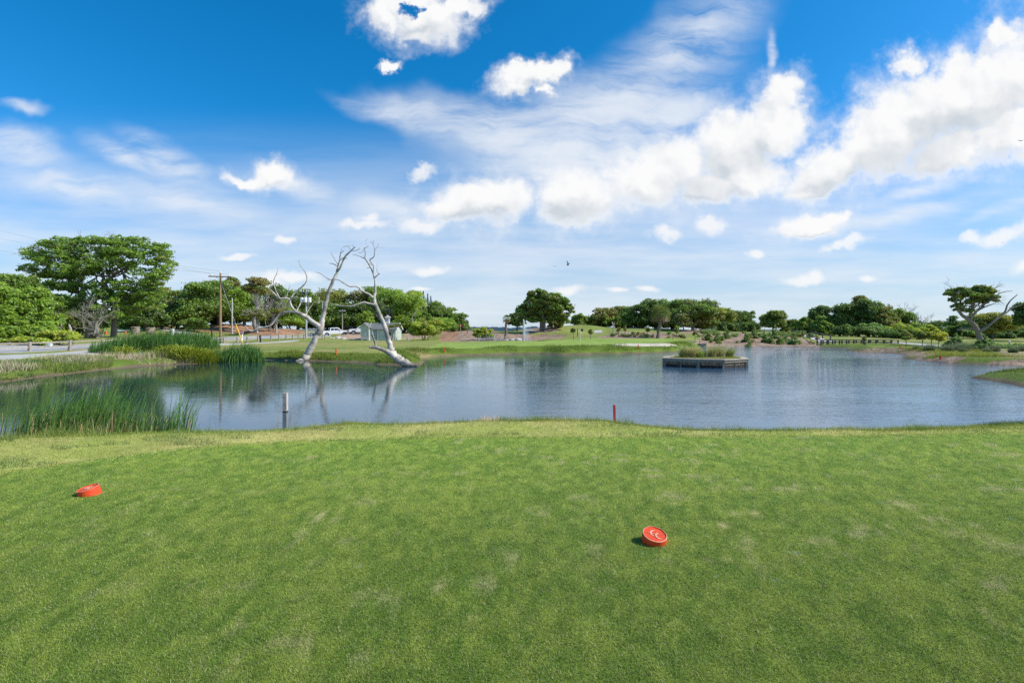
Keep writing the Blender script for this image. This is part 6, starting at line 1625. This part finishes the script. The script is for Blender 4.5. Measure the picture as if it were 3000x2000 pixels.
MB().add([(cx-.52,-.52,Rg+1.0),(cx+.52,-.52,Rg+1.0),(cx+.52,.52,Rg+1.0),(cx-.52,.52,Rg+1.0),(cx,0,Rg+1.5)], [[3,2,1,0],[0,1,4],[1,2,4],[2,3,4],[3,0,4]], (.48,.44,.40)).build('cupola_roof', M['stone'], cb)
zg = gz(-25.9, 91)-.05
sh2, *_ = shed('tower_shed', 'narrow pale green shed on a concrete base left of the cupola shed', -26.6, -25.2, 90.2, 92.0, zg, zg+2.55, zg+3.15, 'y', base=.95)
MB().box((0.05,-.94,.12), (.75,.05,.14), (.05,.05,.05)).build('vent', M['metal'], sh2)

# houses behind the leaning oak
def house(name, label, px0, px1, D, ey, ry, wallc, roofc, ridge='x'):
    x0, x1 = (px0-1500)/FPX*D, (px1-1500)/FPX*D; g = gz((x0+x1)/2, D); root = thing(name, label, 'house', ((x0+x1)/2, D+4, g)); X = (x1-x0)/2
    E, Rg = P(0, ey, D)[2]-g, P(0, ry, D)[2]-g; Y = 4
    MB().box((0,0,E/2), (2*X, 2*Y, E), wallc).build('wall', M['paint'], root)
    rb = MB()
    if ridge == 'x': rb.prism([(-Y-.5,E-.1),(0,Rg),(Y+.5,E-.1),(0,Rg-.12)], (0,1,0), (0,0,1), (1,0,0), -X-.4, X+.4, roofc)
    else: rb.prism([(-X-.4,E-.1),(0,Rg),(X+.4,E-.1)], (1,0,0), (0,0,1), (0,1,0), -Y-.2, Y+.2, roofc)
    rb.build('roof', M['stone'], root, recalc=True)
    for k in range(3):
        x = -X*.6+k*X*.6; wf = MB().box((x,-Y-.03,E*.55), (1.2,.06,1.3), (.8,.8,.8)).build('window', M['paint'], root); MB().box((x,-Y-.07,E*.55), (1.0,.04,1.1), (.08,.10,.12)).build('pane', M['glass'], wf)
    return root
house('house', 'long low house with a grey roof behind the leaning oak', 2800, 2962, 128, 967, 957, (.5,.46,.42), (.20,.19,.21))
house('house', 'small white-gabled house behind the hedge at the far right', 2966, 2988, 132, 964, 957, (.75,.78,.82), (.35,.38,.42), 'y')

# ---------------------------------------------------------------- vehicles
def wheel(parent, p, r, side):
    prof = lambda pr, col, mat, nm, par: None
    t = MB(); a = np.linspace(0, 2*np.pi, 22, endpoint=False)
    def ring(prf, col, nm, mat, par):
        v = []; 
        for rr, yy in prf: v += [(p[0]+rr*math.cos(q), p[1]+yy*side, p[2]+rr*math.sin(q)) for q in a]
        n = len(a); f = [[i*n+j, i*n+(j+1) % n, (i+1)*n+(j+1) % n, (i+1)*n+j] for i in range(len(prf)-1) for j in range(n)]
        return MB().add(v, np.array(f), col).build(nm, mat, par, smooth=False, recalc=True)
    w = thing('wheel', None, None); w.parent = parent
    ring([(.0,-.12),(r*.62,-.12),(r*.97,-.11),(r,-.06),(r,.06),(r*.97,.11),(r*.62,.12)], (.022,.022,.024), 'tyre', M['rubber'], w)
    ring([(r*.62,.115),(r*.58,.09),(r*.40,.075),(r*.16,.10),(0.001,.10)], (.50,.50,.52), 'rim', M['metal'], w)
    return w
def vehicle(kind, name, label, px, D, heading, col, pitch=0.0, cat='pickup truck', glass=(.03,.035,.045), z=None):
    g = ground_at(px, D); root = thing(name, label, cat, g); root.rotation_euler = (0, -pitch, heading)
    hx, hy = math.cos(heading), math.sin(heading); q = lambda a, b: gz(g[0]+a*hx-b*hy, g[1]+a*hy+b*hx)
    zf, zr_ = max(q(1.8, -.85), q(1.8, .85)), max(q(-1.8, -.85), q(-1.8, .85))
    pitch = math.atan2(zf-zr_, 3.6); root.rotation_euler = (0, -pitch, heading); root.location.z = (zf+zr_)/2+.02
    W_ = .93
    if kind == 'pickup':
        body = [(-2.88,.52),(-2.90,1.14),(-2.84,1.20),(1.05,1.22),(2.55,1.16),(2.80,1.02),(2.86,.80),(2.86,.50)]
        cab = [(-1.20,1.20),(-1.02,1.80),(-.86,1.86),(.35,1.88),(.52,1.84),(1.32,1.20)]
        win = [[(-.98,1.28),(-.86,1.74),(-.32,1.76),(-.32,1.28)],[(-.22,1.28),(-.22,1.76),(.40,1.76),(.98,1.28)]]; wx = (1.82,-1.78); wr = .40; shield = [(1.24,1.26),(.55,1.80)]; back = [(-1.17,1.28),(-1.04,1.76)]
    elif kind == 'suv':
        body = [(-2.35,.50),(-2.38,1.0),(-2.30,1.10),(.95,1.10),(2.15,1.0),(2.38,.82),(2.40,.46)]
        cab = [(-2.28,1.08),(-1.95,1.66),(-1.75,1.72),(.05,1.72),(.25,1.68),(1.15,1.06)]
        win = [[(-1.98,1.16),(-1.75,1.60),(-1.15,1.62),(-1.15,1.16)],[(-1.05,1.16),(-1.05,1.62),(-.25,1.62),(-.25,1.16)],[(-.15,1.16),(-.15,1.62),(.18,1.60),(.82,1.16)]]; wx = (1.5,-1.45); wr = .36; shield = [(1.05,1.14),(.28,1.64)]; back = [(-2.22,1.16),(-1.98,1.62)]
    else:
        body = [(-2.6,.5),(-2.62,1.15),(1.3,1.18),(2.35,1.05),(2.55,.85),(2.56,.5)]
        cab = [(-2.6,1.13),(-2.5,1.95),(-2.35,2.02),(.45,2.02),(.65,1.95),(1.55,1.14)]
        win = [[(-.55,1.25),(-.55,1.82),(.5,1.82),(1.15,1.25)]]; wx = (1.65,-1.65); wr = .37; shield = [(1.45,1.22),(.68,1.90)]; back = [(-2.62,1.3),(-2.52,1.85)]
    b = bevel(MB().prism(body, (1,0,0), (0,0,1), (0,1,0), -W_, W_, col).build('body', M['car'], root, recalc=True), .06, 3)
    c = MB().prism(cab, (1,0,0), (0,0,1), (0,1,0), -W_, W_, col)
    v = c.v[0]; tp = sstep(1.1, 1.9, v[:, 2]); v[:, 1] *= 1-.14*tp-.02
    bevel(c.build('cab', M['car'], root, recalc=True), .05, 3)
    tap = lambda zz: 1-.14*float(sstep(1.1, 1.9, zz))-.02
    for s in (-1, 1):
        for q in win:
            MB().add([(x, s*(W_*tap(zz)+.008), zz) for x, zz in q], [[0,1,2,3] if s < 0 else [3,2,1,0]], glass).build('window', M['glass'], root)
        for k in wx:
            arch = [(k+wr*1.22*math.cos(a), wr+wr*1.22*math.sin(a)) for a in np.linspace(-.15, math.pi+.15, 14)]
            MB().add([(x, s*(W_+.005), zz) for x, zz in arch], [list(range(14)) if s < 0 else list(range(14))[::-1]], (.02,.02,.02)).build('wheel_arch', M['rubber'], root)
            wheel(root, (k, s*(W_-.08), wr), wr, s)
    def panel(prf, half, nm, mat, colr, off):
        (xa, za), (xb, zb) = prf; d = np.array([zb-za, 0, -(xb-xa)]); d /= np.linalg.norm(d); d *= off
        MB().add([(xa+d[0],-half*tap(za),za+d[2]),(xa+d[0],half*tap(za),za+d[2]),(xb+d[0],half*tap(zb),zb+d[2]),(xb+d[0],-half*tap(zb),zb+d[2])], [[0,1,2,3]], colr).build(nm, mat, root)
    panel(shield, .78, 'windscreen', M['glass'], glass, .015); panel(back, .72, 'rear_window', M['glass'], glass, -.015)
    xf, xr = max(p[0] for p in body), min(p[0] for p in body)
    bevel(MB().box((xf-.02,0,.58), (.22,1.84,.24), (.06,.06,.065) if kind != 'suv' else (.03,.03,.03)).build('bumper', M['metal'], root), .04)
    bevel(MB().box((xr+.02,0,.60), (.22,1.84,.20), (.07,.07,.075)).build('bumper', M['metal'], root), .04)
    MB().box((xf-.03,0,.90), (.10,1.05,.26), (.03,.03,.035)).build('grille', M['metal'], root)
    for s in (-1, 1):
        bevel(MB().box((xf-.06,s*.74,.93), (.16,.36,.20), (.75,.78,.80)).build('headlight', M['glass'], root), .03)
        bevel(MB().box((xr+.04,s*.84,.98), (.14,.18,.34), (.45,.02,.02)).build('taillight', M['glass'], root), .02)
        bevel(MB().box((shield[0][0]-.2,s*1.04,1.30), (.12,.22,.16), col).build('mirror', M['car'], root), .03)
    if kind == 'pickup':
        MB().box((-2.02,0,1.205), (1.55,1.6,.02), (.03,.03,.03)).build('bed', M['rubber'], root)
        for s in (-1, 1):
            bevel(MB().box((-2.02,s*.87,1.22), (1.66,.12,.06), col).build('bed_rail', M['car'], root), .015)
    return root
WH = (.80,.80,.80)
p1 = vehicle('pickup', 'pickup_truck', 'white pickup truck seen from behind on the drive between the dead trees', 982, 110, R(27), WH, R(6))
MB().box((-2.96,-.35,.93), (.03,.62,.52), (.04,.04,.04)).build('tailgate_board', M['paint'], p1); MB().box((-2.985,-.35,.93), (.02,.36,.36), (.75,.33,.02)).build('orange_plate', M['paint'], p1)
vehicle('pickup', 'pickup_truck', 'white pickup truck facing left behind the narrow shed', 1062, 111, R(196), WH, R(4))
vehicle('suv', 'black_car', 'black car parked between the two white pickups', 1020, 120, R(150), (.015,.016,.018), 0, 'car')
vehicle('van', 'white_van', 'white van mostly hidden behind the cupola shed', 1106, 113, R(190), WH, 0, 'van')
# utility trailer with railed sides
g = ground_at(916, 103); tr = thing('utility_trailer', 'grey metal rail-sided trailer behind the leaning dead trunk', 'trailer', g, R(10))
MB().box((0,0,.5), (2.6,1.5,.12), (.2,.2,.2)).build('deck', M['metal'], tr)
for s in (-1, 1):
    mb = MB()
    for k in range(12): mb.bar((-1.25+k*2.5/11,s*.72,.5), (-1.25+k*2.5/11,s*.72,1.5), .045, .045, (.55,.57,.58))
    for zz in (.62,1.5): mb.bar((-1.3,s*.72,zz), (1.3,s*.72,zz), .07, .07, (.55,.57,.58))
    mb.build('side_rail', M['metal'], tr); wheel(tr, (0,s*.82,.33), .33, s)

# ---------------------------------------------------------------- small green box at the shore, rocks, brush
g = ground_at(2056, 66); g[2] = max(g[2], WATER+.12); ub = thing('utility_box', 'small grey-green box with yellow floats at the shore behind the planter island', 'utility box', g)
bevel(MB().box((0,0,.16), (.85,.7,.6), (.16,.22,.19)).build('box', M['metal'], ub), .03); bevel(MB().box((0,0,.47), (1.0,.8,.07), (.30,.34,.32)).build('lid', M['metal'], ub), .02)
for s in (-1, 1): MB().lathe([(0,0),(.11,.03),(.14,.14),(.11,.25),(0,.28)], 12, (.75,.45,.05), (s*.6,-.1,.2)).build('float', M['paint'], ub, smooth=True)
for px, D, L_, an, lb in [(2030,65,1.6,.3,'dead log on the shore left of the grey-green box'),(2084,66.5,1.5,-.4,'yellowish log on the shore right of the grey-green box')]:
    g = ground_at(px, D); o = MB().tube(wiggle((-L_/2,0,.1),(L_/2,0,.12 if an > 0 else .35),6,.03), [.08,.10,.09,.08,.07,.05], 8, (.42,.31,.16) if 'yell' in lb else (.25,.2,.16), lump=.1).build('log', M['dead'], smooth=True); o.location = g; o.rotation_euler = (0,0,an); tag(o, lb, 'log')
def rock(s, col):
    bm = bmesh.new(); bmesh.ops.create_icosphere(bm, subdivisions=2, radius=1)
    sd = rng.random()*50
    for v in bm.verts:
        k = 1+.35*(vnoise(np.array([v.co.x*1.7+sd]), np.array([v.co.y*1.7+v.co.z*2.3+sd]))[0]-.5); v.co = Vector((v.co.x*k*s, v.co.y*k*s*.8, v.co.z*k*s*.55))
    m = bpy.data.meshes.new('rock'); bm.to_mesh(m); bm.free(); at = m.attributes.new('col', 'FLOAT_COLOR', 'POINT'); at.data.foreach_set('color', np.tile((*col,1), (len(m.vertices),1)).astype(np.float32).ravel()); m.materials.append(M['stone']); return m
rk = [rock(.5, (.50,.47,.44)), rock(.42, (.42,.39,.36)), rock(.36, (.58,.55,.52))]
for k in range(26):
    if k < 12: px, D, lb = 962+rng.random()*48, 91.5+rng.random()*1.5, 'pale rock in the row at the lawn edge below the white pickup'; grp = 'rocks below the pickup'
    else: px, D, lb = 1452+rng.random()*70, 82.5+rng.random()*2, 'pale rock at the edge of the mulch bank left of the fountain'; grp = 'rocks left of the fountain'
    o = bpy.data.objects.new('rock', rk[k % 3]); link(o); o.location = ground_at(px, D)+np.array([0,0,.05]); o.rotation_euler = (0,0,rng.random()*6); s = .6+.7*rng.random(); o.scale = (s,s,s); tag(o, lb, 'rock', grp)
def brush(label, px, D, w, h, n):
    g = ground_at(px, D); mb = MB()
    for i in range(n):
        a = np.array([rng.normal()*w*.35, rng.normal()*.4, .03+h*.3*rng.random()]); d = unit(np.array([rng.normal(), rng.normal()*.5, .35*abs(rng.normal())])); limb(mb, a, a+d*(.5+.9*rng.random()), .035, .012, 4, .08, 0, (.42,.39,.36), 4)
    o = mb.build('brush_pile', M['bark']); o.location = g; return tag(o, label, 'brush pile')
brush('grey pile of bare brush at the foot of the lone shrub', 1428, 83.5, 2.6, .9, 130)
brush('low pale brush line between the lone shrub and slender palm', 1465, 82.5, 1.8, .5, 60)
g = ground_at(1195, 86); o = bevel(MB().box((0,0,.2), (.3,.3,.5), (.5,.5,.5)).build('litter_bin', M['metal']), .03); o.location = g; tag(o, 'small grey bin on the lawn edge right of the shed', 'bin')

# flags
def flag(label, px, D, topy, col, pc, w=.34, h=.27):
    g = ground_at(px, D); root = thing('flagstick', label, 'flagstick', g); H = P(px, topy, D)[2]-g[2]
    MB().tube([(0,0,-.1),(0,0,H)], .028, 6, pc).build('pole', M['paint'], root)
    n = 8; x = np.linspace(0, w, n); y = .06*np.sin(x*9); v = np.concatenate([np.stack([x+.03, y, np.full(n, H)-.10*x], 1), np.stack([x+.03, y, np.full(n, H-h)-.25*x], 1)]); k = np.arange(n-1)
    MB().add(v, np.stack([k, k+1, n+k+1, n+k], 1), col).build('flag', M['cloth'], root)
flag('flagstick with a dark blue flag on the putting green', 1700, 66, 963, (.01,.025,.06), (.75,.75,.72))
flag('flagstick with a red flag on the far crest left of the lone shrub', 1349, 104, 951, (.6,.03,.04), (.7,.7,.7), .4, .4)
flag('thin flagstick with a pale flag on the right lawn below the right grove', 2476, 98, 983, (.75,.75,.70), (.7,.7,.7), .4, .3)

# ---------------------------------------------------------------- tee markers
def tee_marker(px, py, label, tilt, lean, spin):
    c = G(px, py, 0.0); root = thing('tee_marker', label, 'tee marker', (c[0], c[1], gz(*c)+.004)); rr = .092
    t = Matrix.Rotation(lean, 3, 'Y') @ Matrix.Rotation(tilt, 3, 'X')
    root.rotation_euler = t.to_euler()
    RED, PALE = (.78,.075,.022), (.82,.50,.30)
    n = 64; prof = [(0,-.05),(rr*1.05,-.05),(rr*1.0,.060),(rr*.985,.066),(rr*.945,.067),(rr*.925,.063),(rr*.915,.060),(0,.060)]
    MB().lathe(prof, n, RED).build('puck', M['plastic'], root, smooth=False).modifiers.new('b', 'BEVEL').width = .0015
    MB().lathe([(rr*.985,.0663),(rr*.945,.0675)], n, PALE).build('rim', M['plastic'], root)
    eb = MB(); cs_, sn = math.cos(spin), math.sin(spin)
    def put(poly):
        q = [((x*cs_-y*sn)*rr*.92, (x*sn+y*cs_)*rr*.92) for x, y in poly]; eb.prism(q, (1,0,0), (0,1,0), (0,0,1), .0602, .0640, PALE)
    def cres(cx, cy, r, a0, a1, th):
        a = np.linspace(R(a0), R(a1), 22); t_ = th*np.sin(np.linspace(.08, np.pi-.08, 22))
        return [(cx+r*math.cos(q), cy+r*math.sin(q)) for q in a]+[(cx+(r-w)*math.cos(q), cy+(r-w)*math.sin(q)) for q, w in zip(a[::-1], t_[::-1])]
    put(cres(.0, .15, .42, 62, 265, .13)); put(cres(.45, -.12, .44, 95, 300, .13))
    put([(-.78,.16),(-.2,.115),(.7,.01),(-.2,.07)])
    eb.build('emblem', M['plastic'], root, recalc=True)
    return root
M['plastic'] = vcol_mat('moulded_plastic', .5, .22, 22, 0.15, 0, .35)
tee_marker(1915, 1588, 'round orange-red tee marker with a crescent emblem, right and nearest on the lawn', R(17), R(4), R(-6))
tee_marker(263, 1447, 'round orange-red tee marker lying on the left side of the lawn', R(9), R(-10), R(8))

# ---------------------------------------------------------------- birds
def bird(label, px, py, D, heading, flap, s=1.0, bank=0.0):
    o = P(px, py, D); root = thing('bird', label, 'bird', o, heading); root.rotation_euler = (bank, 0, heading); root.scale = (s,s,s); c = (.035,.04,.055)
    mb = MB().tube([(-.42,0,0),(-.25,0,.01),(0,0,0),(.2,0,.03),(.34,0,.04),(.42,0,.03)], [.015,.05,.085,.07,.045,.008], 8, c); mb.build('body', M['cloth'], root, smooth=True)
    MB().add([(-.36,-.03,0),(-.36,.03,0),(-.62,.09,0),(-.62,-.09,0)], [[0,1,2,3]], c).build('tail', M['cloth'], root)
    for sd in (-1, 1):
        v = [(.14,sd*.05,.03),(-.12,sd*.05,.03),(.2,sd*.45,.03+flap*.45),(-.1,sd*.45,.03+flap*.45),(.02,sd*.95,.03+flap*.62),(-.14,sd*.9,.03+flap*.6)]
        MB().add(v, [[0,2,3,1],[2,4,5,3]], c).build('wing', M['cloth'], root)
bird('dark bird gliding with flat wings, left of the pair in mid sky', 1625, 780.5, 95, R(75), .12, .55)
bird('dark bird with one wing raised, right of the pair in mid sky', 1663, 777, 75, R(20), 1.5, .55, R(25))
bird('small dark bird above the far mulch bank in the right sky', 2256, 753, 110, R(60), .3, .42)
bird('tiny dark bird at mid height near the right edge of the sky', 2938, 710, 110, R(80), .2, .4)
bird('dark bird in front of the large white cloud at the right edge', 2992, 413, 85, R(80), .3, .6)

# ---------------------------------------------------------------- people
def plain(name, col, rough=.8):
    m = bpy.data.materials.new(name); t, N, L = nt(m); o = N('ShaderNodeOutputMaterial'); b = N('ShaderNodeBsdfPrincipled'); b.inputs['Base Color'].default_value = (*col, 1); b.inputs['Roughness'].default_value = rough; L(b.outputs[0], o.inputs[0]); return m
def skin(name, pts, edges, mat, col, parent, sub=2):
    mat = plain(name, col)
    m = bpy.data.meshes.new(name); m.from_pydata([p[:3] for p in pts], edges, []); at = m.attributes.new('col', 'FLOAT_COLOR', 'POINT'); at.data.foreach_set('color', np.tile((*col,1), (len(pts),1)).astype(np.float32).ravel())
    m.materials.append(mat); o = link(bpy.data.objects.new(name, m), parent); s = o.modifiers.new('skin', 'SKIN'); s.use_smooth_shade = True
    for i, p in enumerate(pts):
        r = p[3]; m.skin_vertices[0].data[i].radius = (r, r) if np.isscalar(r) else r
    m.skin_vertices[0].data[0].use_root = True
    o.modifiers.new('sub', 'SUBSURF').levels = sub; o.modifiers['sub'].render_levels = sub
    return o
def person(label, px, D, heading, shirt, trousers, hair, crouch=False, cap=None, haircol=(.02,.015,.012)):
    g = ground_at(px, D); root = thing('person', label, 'person', g, heading); S = (.52,.33,.23)
    dz = -.55 if crouch else 0
    hip = .93+dz
    pts = [(0,0,hip,(.15,.11)),(0,0,hip+.22,(.14,.10)),(0,0,hip+.42,(.17,.11)),(0,0,hip+.55,.06),(0,.01,hip+.62,.055),(0,.02,hip+.70,(.075,.09)),(0,.02,hip+.80,(.068,.085)),(0,.02,hip+.85,.04)]
    e = [(0,1),(1,2),(2,3),(3,4),(4,5),(5,6),(6,7)]
    def add(p, fr): pts.append(p); e.append((fr, len(pts)-1)); return len(pts)-1
    add((0,.115,hip+.715,.016), 5)                                       # nose
    for s in (-1, 1):
        add((s*.085,.01,hip+.73,.018), 5)                                # ear
        a = add((s*.19,0,hip+.47,.058), 2); b = add((s*.25,.02,hip+.20,.045), a); c = add((s*.24,.14,hip+.0,.032), b); d = add((s*.23,.19,hip-.07,(.035,.022)), c)
        for k in range(4): f = add((s*(.205+.018*k),.23,hip-.115,.009), d); add((s*(.205+.018*k),.245,hip-.155+.004*abs(k-1),.008), f)
        f = add((s*.20,.22,hip-.08,.010), d); add((s*.185,.245,hip-.10,.009), f)
        if crouch: k1 = add((s*.13,.36,hip-.02,.075), 0); k2 = add((s*.13,.08,.09,.05), k1)
        else: k1 = add((s*.10,.02,.50,.068), 0); k2 = add((s*.10,0,.09,.042), k1)
        add((s*.11,.17 if not crouch else .24,.045,.04), k2)
    skin('body', pts, e, M['skin'], S, root)
    tp = [(0,0,hip,(.175,.135)),(0,0,hip+.22,(.165,.125)),(0,0,hip+.42,(.195,.135)),(0,0,hip+.53,.09)]; te = [(0,1),(1,2),(2,3)]
    for s in (-1, 1):
        tp.append((s*.20,0,hip+.47,.08)); te.append((2, len(tp)-1)); tp.append((s*.25,.02,hip+.24,.07)); te.append((len(tp)-2, len(tp)-1))
    skin('shirt', tp, te, M['cloth'], shirt, root)
    tp = [(0,0,hip-.03,(.175,.135))]; te = []
    for s in (-1, 1):
        if crouch: q = [(s*.13,.36,hip-.02,.095),(s*.13,.10,.14,.07)]
        else: q = [(s*.10,.02,.50,.09),(s*.10,0,.12,.07)]
        tp.append(q[0]); te.append((0, len(tp)-1)); tp.append(q[1]); te.append((len(tp)-2, len(tp)-1))
    skin('trousers', tp, te, M['cloth'], trousers, root)
    zc = hip+.80
    MB().lathe([(.103,-.06),(.108,0),(.10,.06),(.07,.10),(.0,.118)], 16, cap or haircol, (0,.0,zc)).build('cap' if cap else 'hair', M['cloth'], root, smooth=True)
    if cap: MB().box((0,.15,zc+.01), (.15,.13,.015), cap).build('brim', M['cloth'], root)
    return root
person('person with dark hair in a white shirt, standing between the two sheds', 1089.5, 97, R(170), (.75,.75,.75), (.35,.05,.05), True)
pp = person('person in a turquoise top and white cap, crouching behind bushes on the right bank', 2957, 58, R(175), (.01,.36,.40), (.05,.06,.09), True, crouch=True, cap=(.7,.75,.78))
pp.location.z = P(2957, 997, 58)[2]-.38-.95

# far shore seen through the gap in the ridge
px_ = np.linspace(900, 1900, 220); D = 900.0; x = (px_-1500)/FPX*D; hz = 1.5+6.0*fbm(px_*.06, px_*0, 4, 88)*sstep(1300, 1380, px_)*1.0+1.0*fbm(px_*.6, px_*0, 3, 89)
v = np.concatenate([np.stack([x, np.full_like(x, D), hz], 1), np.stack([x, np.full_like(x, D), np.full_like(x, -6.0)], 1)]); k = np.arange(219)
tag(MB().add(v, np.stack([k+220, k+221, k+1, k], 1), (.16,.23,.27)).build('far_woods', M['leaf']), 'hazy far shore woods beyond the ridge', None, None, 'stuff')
